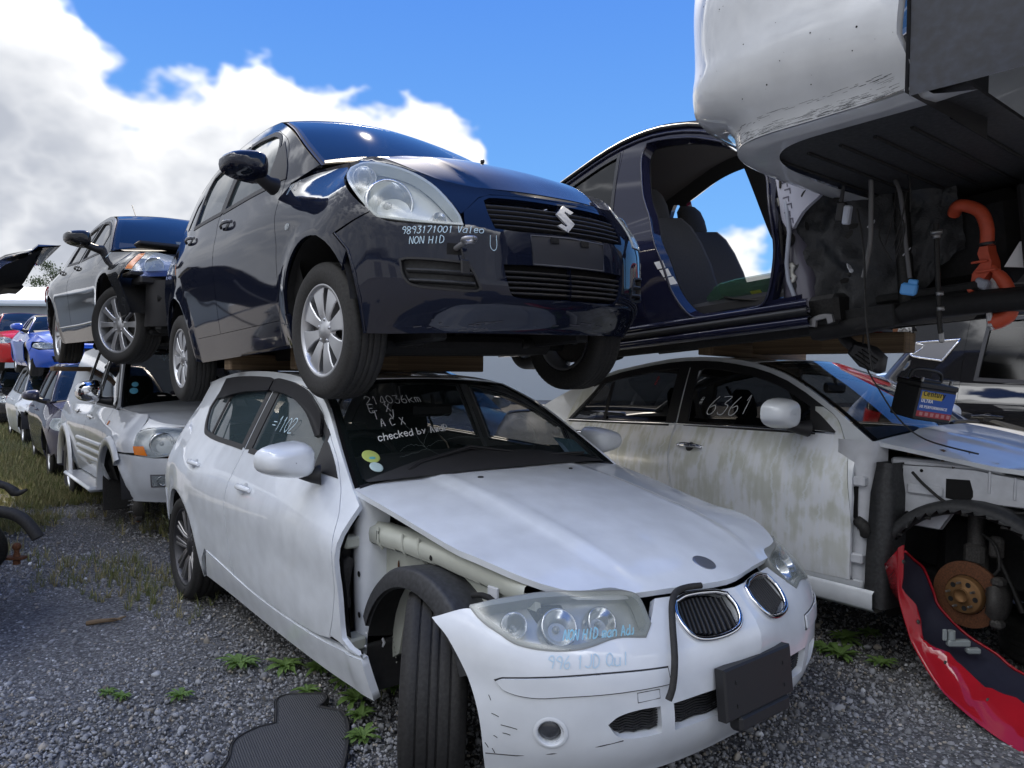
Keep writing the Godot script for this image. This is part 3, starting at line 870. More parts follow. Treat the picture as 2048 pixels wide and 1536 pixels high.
func wheel(parent: Node, at: Vector3, style: String, r: float, w: float, rim: float, outer := 1, turn := 0.0, camber := 0.0, spin := 0.0) -> Node3D:
	var o := Node3D.new()
	o.name = numbered(parent, "wheel")
	parent.add_child(o, true)
	var b := Basis(Vector3.UP, turn)
	if outer < 0: b = b * Basis(Vector3.UP, PI)
	o.transform = Transform3D(b * Basis(Vector3.RIGHT, camber) * Basis(Vector3.BACK, spin), at)
	var key := "w%s%.3f%.3f%.3f" % [style, r, w, rim]
	if not M.has(key):
		var d := {}
		d.tyre = tyre_shape(r, w, rim).mesh()
		d.barrel = rim_barrel(rim, w).mesh()
		var f := w / 2 * .80
		var sp := MB.new()
		var hub := MB.new()
		var fin := MB.new()
		match style:
			"eight":
				for k in 8: spoke(sp, TAU * k / 8, [[.045, 0, .020, f - .012], [.09, 0, .026, f - .004], [rim * .75, 0, .040, f - .002], [rim - .005, 0, .058, f - .006]], .03)
				hub.lathe([Vector2(.0001, f + .004), Vector2(.028, f + .003), Vector2(.034, f - .006), Vector2(.062, f - .012), Vector2(.07, f - .03)], 24)
				for k in 5:
					hub.xf = Transform3D(Basis(), Vector3(cos(TAU * k / 5) * .05, sin(TAU * k / 5) * .05, f - .012))
					hub.lathe([Vector2(.0001, .006), Vector2(.008, .006), Vector2(.009, -.01)], 8)
			"ten":
				for k in 10: spoke(sp, TAU * (k + .5) / 10, [[.05, 0, .020, f - .014], [.10, 0, .019, f - .004], [rim * .8, 0, .023, f - .001], [rim - .004, 0, .030, f - .006]], .035)
				hub.lathe([Vector2(.0001, f), Vector2(.028, f - .001), Vector2(.032, f - .008), Vector2(.072, f - .012), Vector2(.085, f - .04)], 24)
				for k in 5:
					hub.xf = Transform3D(Basis(), Vector3(cos(TAU * k / 5) * .056, sin(TAU * k / 5) * .056, f - .012))
					hub.lathe([Vector2(.0001, .004), Vector2(.010, .004), Vector2(.012, -.02)], 8)
			"vee":
				for k in 5:
					for s in [-1, 1]:
						for q in [-1, 1]:
							spoke(sp, TAU * k / 5, [[.05, s * .030 + q * .006, .008, f - .03], [.10, s * .035 + q * .011, .009, f - .016], [rim * .8, s * .052 + q * .016, .010, f - .006], [rim - .003, s * .060 + q * .020, .012, f - .004]], .022)
				hub.lathe([Vector2(.0001, f - .018), Vector2(.032, f - .019), Vector2(.036, f - .026), Vector2(.07, f - .03), Vector2(.08, f - .06)], 24)
			"five":
				for k in 5: spoke(sp, TAU * k / 5 + .3, [[.04, 0, .04, f - .02], [.09, 0, .030, f - .012], [rim * .8, 0, .034, f - .006], [rim - .004, 0, .05, f - .006]], .04)
				hub.lathe([Vector2(.0001, f - .01), Vector2(.03, f - .011), Vector2(.06, f - .02), Vector2(.075, f - .05)], 20)
			"six":
				for k in 6: spoke(sp, TAU * k / 6, [[.05, 0, .045, f - .01], [.09, 0, .034, f - .004], [rim * .8, 0, .040, f - .002], [rim - .004, 0, .06, f - .008]], .05)
				hub.lathe([Vector2(.0001, f + .012), Vector2(.04, f + .012), Vector2(.05, f), Vector2(.08, f - .02)], 20)
		d.spokes = sp.mesh(); d.hub = hub.mesh()
		var rot := MB.new()
		rot.lathe([Vector2(.05, f - .055), Vector2(.12, f - .06), Vector2(rim * .72, f - .062), Vector2(rim * .72, f - .084)], 32)
		rot.box(Vector3(-rim * .55, .03, f - .06), Vector3(.06, .16, .05), .01)
		d.rot = rot.mesh()
		M[key] = d
	var d: Dictionary = M[key]
	obj("tyre", d.tyre, M.rubber, o)
	var dark := style == "vee"
	obj("rim", d.barrel, M.alloy_dark if dark else M.alloy, o)
	obj("spokes", d.spokes, M.alloy_cut if dark else M.alloy, o)
	obj("hub_cap", d.hub, M.alloy_dark if dark else M.alloy, o)
	obj("brake_disc", d.rot, M.cast_iron, o)
	return o
func brake_hub(parent: Node, at: Vector3, r: float, turn := 0.0, face: Material = null, called := "brake_disc") -> Node3D:
	# bare disc with hub, studs and caliper, outer side at +z
	var o := Node3D.new()
	o.name = numbered(parent, called)
	parent.add_child(o, true)
	o.transform = Transform3D(Basis(Vector3.UP, turn), at)
	var d := MB.new()
	d.lathe([Vector2(r * .60, .004), Vector2(r, 0), Vector2(r + .001, -.012), Vector2(r - .01, -.014)], 48)
	d.lathe([Vector2(r - .012, -.013), Vector2(r - .002, -.016), Vector2(r, -.026), Vector2(r * .6, -.027)], 48)
	obj("rotor", d, M.rust, o)
	var h := MB.new()
	h.lathe([Vector2(.030, .052), Vector2(.033, .050), Vector2(.035, .036), Vector2(r * .50, .034), Vector2(r * .545, .026), Vector2(r * .58, .004)], 40)
	h.lathe([Vector2(.0001, .030), Vector2(.03, .030), Vector2(.031, .05)], 20)
	obj("hub", h, face if face else M.cast_iron, o)
	var cap := MB.new()
	for k in 5:
		cap.xf = Transform3D(Basis(), Vector3(cos(TAU * k / 5 + .5) * r * .38, sin(TAU * k / 5 + .5) * r * .38, .034))
		cap.lathe([Vector2(.0001, .030), Vector2(.005, .029), Vector2(.006, 0), Vector2(.011, .0)], 8)
	obj("stud", cap, M.steel, o)
	var ho := MB.new()
	for k in 5:
		ho.xf = Transform3D(Basis(), Vector3(cos(TAU * k / 5 + 1.13) * r * .38, sin(TAU * k / 5 + 1.13) * r * .38, .0345))
		ho.lathe([Vector2(.0001, .001), Vector2(.012, .001)], 12)
	obj("hub_hole", ho, M.dull_black, o)
	var c := MB.new()
	var rows := []
	for i in 9:
		var a := lerpf(-.55, .55, i / 8.0)
		var row := []
		var k := sin(i / 8.0 * PI)
		for q in [Vector2(r * .72, -.05), Vector2(r * .70, .02 + .022 * k), Vector2(r * .86, .03 + .03 * k), Vector2(r * 1.06, .03 + .02 * k), Vector2(r * 1.12, -.01), Vector2(r * 1.08, -.07)]: row.append(Vector3(cos(a) * q.x, sin(a) * q.x, q.y))
		rows.append(row)
	c.loft(rows, true, null, true)
	c.box(Vector3(r * .93, r * .62, .01), Vector3(.05, .04, .06), .012)
	c.box(Vector3(r * .93, -r * .62, .01), Vector3(.05, .04, .06), .012)
	obj("caliper", c, M.cast_iron, o)
	return o
# ---------------------------------------------------------------- small car fittings
func on(s: Surf, u: float, v: float, off := 0.0, mir := false) -> Vector3:
	var p := s.at(u, v) + s.nor(u, v) * off
	return Vector3(p.x, p.y, -p.z) if mir else p
func seam(mb: MB, s: Surf, pts: Array, r := 0.004, off := 0.0, closed := false, sides := 6, mir := false) -> void:
	var path := []
	for p in pts: path.append(on(s, p.x, p.y, off, mir))
	if closed: path.append(path[0])
	mb.tube(path, r, sides)
func frame_on(s: Surf, u: float, v: float, off := 0.0, mir := false) -> Transform3D:
	# z out of the sheet, y upward along it
	var z := s.nor(u, v)
	var p := s.at(u, v) + z * off
	if mir: z.z = -z.z; p.z = -p.z
	var x := Vector3.UP.cross(z).normalized()
	return Transform3D(Basis(x, z.cross(x), z), p)
func handle(parent: Node, s: Surf, u: float, v: float, mat: Material, mir := false, wd := .19) -> void:
	var mb := MB.new()
	mb.xf = frame_on(s, u, v, 0.0, mir)
	var rows := []
	for i in 11:
		var f := i / 10.0
		var x := (f - .5) * wd
		var lift := .030 * pow(sin(clampf(f, .02, .98) * PI), .55) + .002
		var hh := .011 + .004 * sin(f * PI)
		var row := []
		for k in 8:
			var a := TAU * k / 8
			row.append(Vector3(x, sin(a) * hh, lift + cos(a) * .008))
		rows.append(row)
	mb.loft(rows, true, null, true)
	var h := obj("handle", mb, mat, parent)
	var d := MB.new()
	d.xf = frame_on(s, u, v, .0015, mir)
	d.lathe([Vector2(.0001, -.0), Vector2(.030, 0.0005)], 20)
	obj("handle_recess", d, M.black_plastic if mat != M.white_paint else M.grey_shade, h)
func mirror_shell(parent: Node, at: Vector3, sz: Vector3, mat: Material, s := 1.0, foot := Vector3.ZERO, tiltz := 0.0) -> void:
	# a door mirror: rounded shell, glass at the back, foot to the door; at is in car space, s = side
	var mb := MB.new()
	var b := Basis(Vector3.BACK, tiltz)
	mb.xf = Transform3D(b, Vector3(at.x, at.y, at.z * s))
	var rows := []
	for i in 15:
		var f := i / 14.0
		var a := f * PI / 2
		var k := pow(cos(a * .999), .5) if f < 1.0 else 0.02
		var row := []
		for j in 20:
			var w := TAU * j / 20
			var y := signf(sin(w)) * pow(absf(sin(w)), .7)
			var z := signf(cos(w)) * pow(absf(cos(w)), .7)
			var taper := 1.0 - .22 * clampf(z * 1.0, -1, 1)
			row.append(Vector3(-sz.x * .4 + sz.x * pow(sin(a), .9), y * sz.y * .5 * k * taper, z * s * sz.z * .5 * k))
		rows.append(row)
	mb.loft(rows, true)
	var shell := obj("door_mirror", mb, mat, parent)
	var gl := MB.new()
	gl.xf = mb.xf
	gl.flat(rows[0].map(func(p): return p * Vector3(1, .86, .90) + Vector3(.006, 0, 0)), Vector3(-1, 0, 0))
	obj("mirror_glass", gl, M.chrome, shell)
	var rim := MB.new()
	rim.xf = mb.xf
	rim.loft([rows[0], rows[0].map(func(p): return p * Vector3(1, .88, .92) + Vector3(.008, 0, 0))], true, Vector3(-1, 0, 0))
	obj("mirror_rim", rim, M.black_plastic, shell)
	if foot != Vector3.ZERO:
		var ft := MB.new()
		var e := Vector3(foot.x, foot.y, foot.z * s)
		var st: Vector3 = Vector3(at.x, at.y - sz.y * .36, (at.z - sz.z * .30) * s)
		ft.tube([st + Vector3(0, .02, .03 * s), st, st.lerp(e, .5) + Vector3(0, -.006, 0), e], [.03, .032, .034, .045], 10)
		obj("mirror_foot", ft, M.black_plastic, shell)
func seat(parent: Node, at: Vector3, mat: Material, w := .50) -> void:
	# facing +X, at = middle of the cushion's underside
	var bk := MB.new()
	var rows := []
	for q in [[0.0, .02, .46, .13], [.12, -.02, .48, .16], [.30, -.07, .50, .15], [.45, -.12, .48, .13], [.56, -.16, .42, .11], [.62, -.18, .30, .08]]:
		var row := []
		for k in 14:
			var a := TAU * k / 14
			var c := cos(a)
			var s := sin(a)
			row.append(at + Vector3(-.22 + q[1] + signf(c) * pow(absf(c), .7) * q[3] * .5 + (.045 * s * s if c > 0 else 0.0), .10 + q[0], signf(s) * pow(absf(s), .8) * q[2] * w))
		rows.append(row)
	bk.loft(rows, true, null, true)
	var cu := MB.new()
	rows = []
	for q in [[-.25, .30, .06], [-.18, .46, .13], [.0, .50, .15], [.18, .50, .16], [.26, .44, .13], [.29, .30, .06]]:
		var row := []
		for k in 14:
			var a := TAU * k / 14
			row.append(at + Vector3(q[0], .07 + sin(a) * q[2] * .5, cos(a) * q[1] * w))
		rows.append(row)
	cu.loft(rows, true, null, true)
	var st := obj("seat", cu, mat, parent)
	obj("backrest", bk, mat, st)
	var hr := MB.new()
	rows = []
	for q in [[.60, .16, .05], [.64, .26, .09], [.72, .27, .10], [.79, .24, .09], [.83, .16, .05]]:
		var row := []
		for k in 12:
			var a := TAU * k / 12
			row.append(at + Vector3(-.42 - (q[0] - .6) * .25 + cos(a) * q[2] * .5, .10 + q[0], sin(a) * q[1] * .5))
		rows.append(row)
	hr.loft(rows, true, null, true)
	obj("headrest", hr, mat, st)
func interior(parent: Node, c: Car, fx: float, fy: float, bx: float, sy := 0.0) -> void:
	var d := MB.new()
	var rows := []
	var wd: float = c.side.at(fx, fy).z - .08
	for z in [-1.0, -.5, 0.0, .5, 1.0]:
		var row := []
		for q in [Vector2(.42, .0), Vector2(.12, .06), Vector2(-.02, .05), Vector2(-.12, -.02), Vector2(-.10, -.18), Vector2(.0, -.35)]: row.append(Vector3(fx + q.x - .12 * z * z, fy + q.y - .03 + .03 * (1 - z * z), z * wd))
		rows.append(row)
	d.loft(rows, false, Vector3(-.3, 1, 0))
	obj("dashboard", d, M.interior_plastic, parent)
	for s in [-1, 1]: seat(parent, Vector3(bx, .30 + sy, .37 * s), M.seat_cloth)
	var rs := MB.new()
	rs.box(Vector3(bx - .85, .45 + sy, 0), Vector3(.5, .18, 1.2), .05)
	rs.box(Vector3(bx - 1.10, .72 + sy, 0), Vector3(.16, .55, 1.2), .06)
	obj("rear_seat", rs, M.seat_cloth, parent)
	var sw := MB.new()
	sw.xf = Transform3D(Basis(Vector3.BACK, .4) * Basis(Vector3.UP, PI / 2), Vector3(fx - .30, fy - .06, .37))
	var ring := []
	for k in 25: ring.append(Vector3(cos(TAU * k / 24) * .185, sin(TAU * k / 24) * .185, 0))
	sw.tube(ring, .014, 8)
	sw.box(Vector3(0, 0, -.01), Vector3(.14, .10, .03), .01)
	sw.box(Vector3(0, -.02, -.008), Vector3(.36, .03, .015), .005)
	obj("steering_wheel", sw, M.interior_plastic, parent)
	var rm := MB.new()
	var hd: Vector2 = c.c.header
	rm.box(Vector3(hd.x + .08, hd.y - .17, 0), Vector3(.03, .065, .24), .014)
	rm.tube([Vector3(hd.x + .09, hd.y - .15, 0), Vector3(hd.x + .07, hd.y - .09, 0)], .012, 6)
	obj("rear_view_mirror", rm, M.interior_plastic, parent)
	var hl := MB.new()
	panel(hl, c.roof, PackedVector2Array([Vector2(-.97, .02), Vector2(.97, .02), Vector2(.97, .98), Vector2(-.97, .98)]), [], -.03, 0, .12, .12)
	obj("headliner", hl, M.headliner, parent)
# ---------------------------------------------------------------- whole car shell
func upper(c: Car, x0: float, x1: float, off: float, k := 10) -> Array:
	var rp := c.railpoly()
	var r := []
	for i in k + 1:
		var x := lerpf(x0, x1, float(i) / k)
		var y := 0.0
		for j in rp.size() - 1:
			if (rp[j].x - x) * (rp[j + 1].x - x) <= 0 and rp[j].x != rp[j + 1].x:
				y = lerpf(rp[j].y, rp[j + 1].y, (x - rp[j].x) / (rp[j + 1].x - rp[j].x))
				break
		r.append(Vector2(x, y - off))
	return r
func side_part(root: Node, c: Car, called: String, poly: PackedVector2Array, mat: Material, m: int, holes := [], off := 0.0, th := .014, gap := .0025, d := .045) -> MeshInstance3D:
	var mb := MB.new()
	panel(mb, c.side, inset(poly, gap) if gap > 0 else poly, holes, off, th, d, d, m)
	return obj(called, mb, mat, root)
func arch_liner(mb: MB, x: float, y: float, r: float, z0: float, z1: float, a0 := -.25, a1 := PI + .25) -> void:
	var rows := []
	for i in 21:
		var a := lerpf(a0, a1, i / 20.0)
		rows.append([Vector3(x + cos(a) * r, y + sin(a) * r, z1), Vector3(x + cos(a) * r, y + sin(a) * r, z0), Vector3(x + cos(a) * r * .4, y + sin(a) * r * .4, z0 - signf(z1) * .02)])
	mb.loft(rows, false, Vector3(0, -1, 0))
func shell(root: Node, c: Car, o: Dictionary) -> void:
	# the common parts of a car; o holds outlines in (p, Y), the paint, the parts left out
	var pm: Material = o.paint
	var skip: Array = o.get("skip", [])
	var S := c.side
	var g := c.c
	var ya: float = g.get("ya", g.rw)
	var af := parch(c, ya)
	var ar := K.circ(Vector2(-g.wb, ya), g.ra, 40)
	for m in 2:
		var tg := "_r" if m == 0 else "_l"
		if not ("body" + tg) in skip:
			var hs := [ar]
			hs.append_array(o.get("body_holes", []))
			for dd in o.doors: hs.append(K.smooth(dd.out, 40))
			if o.has("quarter_window"): hs.append(o.quarter_window)
			side_part(root, c, "body_side", o.body, pm, m, hs, -.001, .02, 0.0)
			if o.has("quarter_window"): side_part(root, c, "quarter_window", inset(o.quarter_window, -.004), o.get("glass", M.tinted_glass), m, [], -.006, 0)
		if o.has("fender") and not ("fender" + tg) in skip: side_part(root, c, "fender", o.fender, pm, m, [af])
		var di := 0
		for dd in o.doors:
			if ("door%d" % di + tg) in skip: di += 1; continue
			var ol := K.smooth(dd.out, 40)
			var hs := []
			if dd.has("win"): hs.append(K.smooth(dd.win, 40))
			var dn := side_part(root, c, "door", ol, pm, m, hs, 0.0, .018)
			if dd.has("win") and not dd.get("open", false):
				var wp := K.smooth(dd.win, 40)
				side_part(dn, c, "window", inset(wp, -.006), o.get("glass", M.tinted_glass), m, [], -.009, 0, 0)
				var tr := MB.new()
				panel(tr, S, inset(wp, -.022), [inset(wp, .004)], .003, .008, .05, .05, m)
				obj("window_trim", tr, M.black_plastic, dn)
			if dd.has("handle"): handle(dn, S, dd.handle.x, dd.handle.y, o.get("handle_mat", pm), m == 1)
			di += 1
		if o.has("sill"): side_part(root, c, "sill", o.sill, o.get("sill_mat", pm), m, [], .004, .03)
		var zz := 1.0 if m == 0 else -1.0
		for x in [0.0, -g.wb]:
			if x == 0.0 and ("liner_f" + tg) in skip: continue
			var li := MB.new()
			arch_liner(li, x, ya, g.ra + .006, .45 * zz, (S.at(x, ya + g.ra).z - (.055 if x < 0 else .03)) * zz, .1, PI - .1)
			obj("wheel_arch_liner", li, M.dull_black, root)
	if o.has("front_bumper") and not "front_bumper" in skip:
		var mb := MB.new()
		panel(mb, S, o.front_bumper, o.get("bumper_holes", []), 0.0, .03, .04, .04, 2)
		obj("front_bumper", mb, o.get("bumper_paint", pm), root)
	var rb := MB.new()
	var x0: float = -g.wb - g.ra - .01
	var e: float = c.xa - c.lt
	panel(rb, S, PackedVector2Array([Vector2(x0, ya - .05), Vector2(x0 - .03, .62), Vector2(e, .62), Vector2(e, .25), Vector2(x0 + .05, .25)]), [], 0, .03, .06, .06, 2)
	obj("rear_bumper", rb, pm, root)
	var tgm := MB.new()
	var yt: float = g.lines[g.lines.size() - 1][1][0] - .02
	panel(tgm, S, PackedVector2Array([Vector2(c.xa - .25, .63), Vector2(c.xa - .25, yt), Vector2(e, yt + .02), Vector2(e, .63)]), [], 0, .02, .06, .06, 2)
	obj("tailgate", tgm, pm, root)
	if not "hood" in skip:
		var h := MB.new()
		if o.has("hood_skirt"):
			var hk := PackedVector2Array(o.hood_skirt)
			var n := 14
			for i in n + 1:
				var p := lerpf(hk[hk.size() - 1].x if i == 0 else o.hood_skirt[o.hood_skirt.size() - 1].x, o.hood_skirt[0].x, float(i) / n)
				var k := c.col(p)
				hk.append(Vector2(p, k[k.size() - 1].y + .002))
			panel(h, S, hk, [], 0.0, .015, .04, .03, 2)
		panel(h, c.hood, o.get("hood", PackedVector2Array([Vector2(-.99, .012), Vector2(.99, .012), Vector2(.99, .99), Vector2(-.99, .99)])), o.get("hood_holes", []), o.get("hood_off", .003), .022, .05, .06)
		obj("hood", h, pm, root)
	var rf := MB.new()
	panel(rf, c.roof, PackedVector2Array([Vector2(-1, 0), Vector2(1, 0), Vector2(1, 1), Vector2(-1, 1)]), [], 0, .012, .06, .06)
	obj("roof", rf, o.get("roof_mat", pm), root)
	if not "windscreen" in skip:
		var ol := K.smooth([Vector2(-.965, .01), Vector2(0, .0), Vector2(.965, .01), Vector2(.955, .5), Vector2(.94, .975), Vector2(0, .985), Vector2(-.94, .975), Vector2(-.955, .5)], 40)
		var ws := MB.new()
		panel(ws, c.screen, ol, [], .002, 0, .08, .08)
		var wn := obj("windscreen", ws, o.get("screen_glass", M.screen_glass), root)
		var ft := MB.new()
		panel(ft, c.screen, inset(ol, -.02), [inset(ol, o.get("frit", .045))], -.003, 0, .06, .06)
		obj("windscreen_band", ft, M.frit, wn)
	var bw := MB.new()
	panel(bw, c.back, PackedVector2Array([Vector2(-.88, .08), Vector2(.88, .08), Vector2(.88, .95), Vector2(-.88, .95)]), [], .003, 0, .1, .1)
	obj("rear_window", bw, o.get("back_glass", M.tinted_glass), root)
	var bf := MB.new()
	panel(bf, c.back, PackedVector2Array([Vector2(-1, 0), Vector2(1, 0), Vector2(1, 1), Vector2(-1, 1)]), [PackedVector2Array([Vector2(-.88, .08), Vector2(.88, .08), Vector2(.88, .95), Vector2(-.88, .95)])], 0, .02, .06, .06)
	obj("rear_window_frame", bf, pm, root)
	# what shows through the gaps: a dark inner skin, floor and engine bay
	var hull := MB.new()
	var xl: float = o.get("hull_front", c.p0 + .05)
	var hp := []
	for i in 9: hp.append(Vector2(lerpf(c.xa, xl, i / 8.0), g.lines[0][1][2] + .06))
	for i in 9:
		var x := lerpf(xl, c.xa, i / 8.0)
		var k := c.col(x)
		hp.append(Vector2(x, k[k.size() - 1].y - .05))
	var hh := [ar]
	hh.append_array(o.get("hull_holes", []))
	if not o.get("no_hull", false): panel(hull, S, PackedVector2Array(hp), hh, -.05, 0, .1, .1, 2)
	var fl: float = g.lines[0][1][2] + .08
	hull.box(Vector3((c.xa + xl) / 2, fl, 0), Vector3(xl - c.xa, .03, 2 * g.lines[0][0][2] - .12), .005)
	hull.box(Vector3(c.xa - .15, fl + .25, 0), Vector3(.7, .35, 1.0), .05)
	hull.box(Vector3(xl, (fl + g.cowl.y) / 2 - .06, 0), Vector3(.04, g.cowl.y - fl - .12, 1.2), .005)
	obj("inner_body", hull, M.dull_black, root)
	var en := MB.new()
	en.box(Vector3(o.get("engine_x", .05), fl + .22, 0), Vector3(.62, .40, .86), .06)
	en.box(Vector3(o.get("engine_x", .05) + .38, fl + .20, 0), Vector3(.08, .42, 1.1), .02)
	obj("engine", en, M.dull_black, root)

func upx(c: Car, off: float) -> float:
	# where the roof edge, lowered by off, meets the waist at the front pillar
	var x := c.p0 + .02
	while x > c.p0 - .8:
		var k := c.col(x)
		if upper(c, x, x, off, 1)[0].y > k[k.size() - 1].y + .015: return x
		x -= .01
	return x
func std(c: Car, xd: float, xB: float, xr: float, o: Dictionary) -> Dictionary:
	# outlines for a plain car: front door edge, pillar, rear end of the rear door
	var g := c.c
	var bt := func(x: float) -> float: return c.col(x).back().y
	var lo: float = g.lines[1][1][2] + .01
	var bo: float = g.lines[0][1][2] + .012
	var ya: float = g.get("ya", g.rw)
	var ra: float = g.ra
	var wf: float = o.get("wframe", .075)
	var xw := upx(c, .03)
	var xv := upx(c, wf) - .03
	var wx: float = o.get("sail", xv)
	var lx := xd - .05
	var df := {"out": V2([xd - .01, bt.call(xd) - .01, xd + .03, .72, xd + .02, .50, lx, lo, xB, lo, xB - .03, .62, xB - .035, bt.call(xB)]) + upper(c, xB - .02, xw, .032, 9),
		"win": V2([wx, bt.call(wx) + .018, xB + .05, bt.call(xB) + .02]) + upper(c, xB + .05, wx, wf, 8)}
	var arx: float = -g.wb + ra + .03
	var dr := {"out": V2([xB - .041, bt.call(xB), xB - .036, .62, xB - .006, lo, arx + .08, lo, arx, lo + .12, arx - .10, ya + ra * .78, xr + .02, ya + ra + .05, xr - .02, bt.call(xr) + .01]) + upper(c, xr - .02, xB - .026, .034, 8),
		"win": V2([xB - .09, bt.call(xB) + .02, xr + .09, bt.call(xr) + .035]) + upper(c, xr + .12, xB - .085, wf, 7)}
	df.handle = Vector2(xB + .16, o.get("hy", .86)); dr.handle = Vector2(xr + .20, o.get("hy", .86) + .03)
	var body_o := PackedVector2Array(c.railpoly())
	var tx: float = c.xa - .30
	body_o.append_array(P2([tx, bt.call(c.xa) - .05, tx + .04, .66, -g.wb - ra - .02, .62, -g.wb - ra - .02, bo + .12, -g.wb + ra + .04, bo, -ra - .03, bo, -ra - .03, lo, lx, lo, xd + .02, .5, xd + .03, .72, xd, bt.call(xd) - .02]))
	var hy: float = o.get("hl_y", .70)
	var hu: float = o.get("hl_u", .22)
	var pe: float = c.xb + c.ln
	var topn: float = g.lines[g.lines.size() - 1][3]
	var hl := SP(o.get("hl", [c.xb + hu, hy - .02, c.xb + hu - .06, hy + .085, c.xb + hu + .12, hy + .09, c.xb + hu + .42, hy + .035, c.xb + hu + .44, hy - .05, c.xb + hu + .2, hy - .065]), 60)
	var ft := []
	for i in 7: 
		var p := lerpf(c.xb + hu - .05, xd, i / 6.0)
		ft.append(Vector2(p, c.col(p).back().y))
	var fe := V2([xd + .02, .72, xd + .025, .5, lx + .01, lo, -ra + .03, lo, ra * .5, bo + .05, ra + .02, ya + .05, ra * .75, hy - .11, c.xb + hu - .01, hy - .02, c.xb + hu - .06, hy + .08]) + ft
	var fb := V2([ra * .75, hy - .115, ra + .015, ya + .05, ra + .03, bo, c.xb + .6, bo, pe, bo, pe, topn - .025, c.xb + hu + .5, topn - .03, c.xb + hu + .445, hy - .05, c.xb + hu + .2, hy - .07, c.xb + hu + .01, hy - .025])
	var skirt := V2([c.xb + hu - .06, hy + .088, c.xb + hu + .12, hy + .093, c.xb + hu + .43, hy + .038, c.xb + hu + .5, topn - .024, pe, topn - .02])
	var gr: Array = [P2([c.xb + hu + .52, topn - .06, pe - .0005, topn - .055, pe - .0005, topn - .16, c.xb + hu + .54, topn - .16]), P2([c.xb + hu + .42, .40, pe - .0005, .40, pe - .0005, .27, c.xb + hu + .46, .28])]
	var r := {"doors": [df, dr], "body": body_o, "fender": PackedVector2Array(fe), "front_bumper": PackedVector2Array(fb), "bumper_holes": gr, "hl": hl, "hood_skirt": skirt, "grilles": gr}
	r.merge(o)
	return r
func std_front(root: Node, c: Car, o: Dictionary, lens: Material = null) -> void:
	for m in 2:
		var le := MB.new()
		panel(le, c.side, o.hl, [], .003, 0, .04, .04, m)
		var hn := obj("headlight", le, lens if lens else M.lens, root)
		var ho := MB.new()
		panel(ho, c.side, inset(o.hl, .003), [], -.05, 0, .05, .05, m)
		panel(ho, c.side, o.hl, [inset(o.hl, .008)], .001, .05, .05, .05, m)
		obj("headlight_housing", ho, M.lamp_inner, hn)
		var mid := Vector2.ZERO
		for q in o.hl: mid += q
		mid /= o.hl.size()
		lamp_bowl(hn, on(c.side, mid.x, mid.y, -.02, m == 1), .055, .05, Vector3(1, 0, .3 if m == 0 else -.3).normalized())
		lamp_bowl(hn, on(c.side, mid.x + .14, mid.y - .01, -.02, m == 1), .042, .05, Vector3(1, 0, .2 if m == 0 else -.2).normalized())
		for gq in o.grilles:
			var bk := MB.new()
			panel(bk, c.side, gq, [], -.04, 0, .06, .06, m)
			for i in 4:
				var v := lerpf(gq[0].y - .02, gq[2].y + .02, i / 3.0)
				seam(bk, c.side, [Vector2(gq[0].x, v), Vector2(lerpf(gq[0].x, gq[1].x, .5), v), Vector2(gq[1].x, v)], .006, -.02, false, 5, m == 1)
			obj("grille", bk, M.black_plastic, root)
func lights_rear(root: Node, c: Car, y0: float, y1: float) -> void:
	for m in 2:
		var mb := MB.new()
		panel(mb, c.side, P2([c.xa - .32, y0, c.xa - .30, y1, c.xa - .05, y1 - .03, c.xa - .10, y0 + .02]), [], .006, .02, .05, .05, m)
		obj("tail_light", mb, M.red_lens, root)

func parch(c: Car, ya: float) -> PackedVector2Array:
	# the front wheel arch, a circle in X and Y, in the sheet's own measure
	var o := PackedVector2Array()
	var xn: float = c.c.lines[2][2]
	for i in 44:
		var x: float = cos(TAU * i / 44) * c.c.ra
		var p := x
		if x > c.xb: p = c.xb + asin(pow((x - c.xb) / (xn - c.xb), 1.0 / c.c.get("pn", .75))) / (PI / 2) * c.ln
		o.append(Vector2(p, ya + sin(TAU * i / 44) * c.c.ra))
	return o
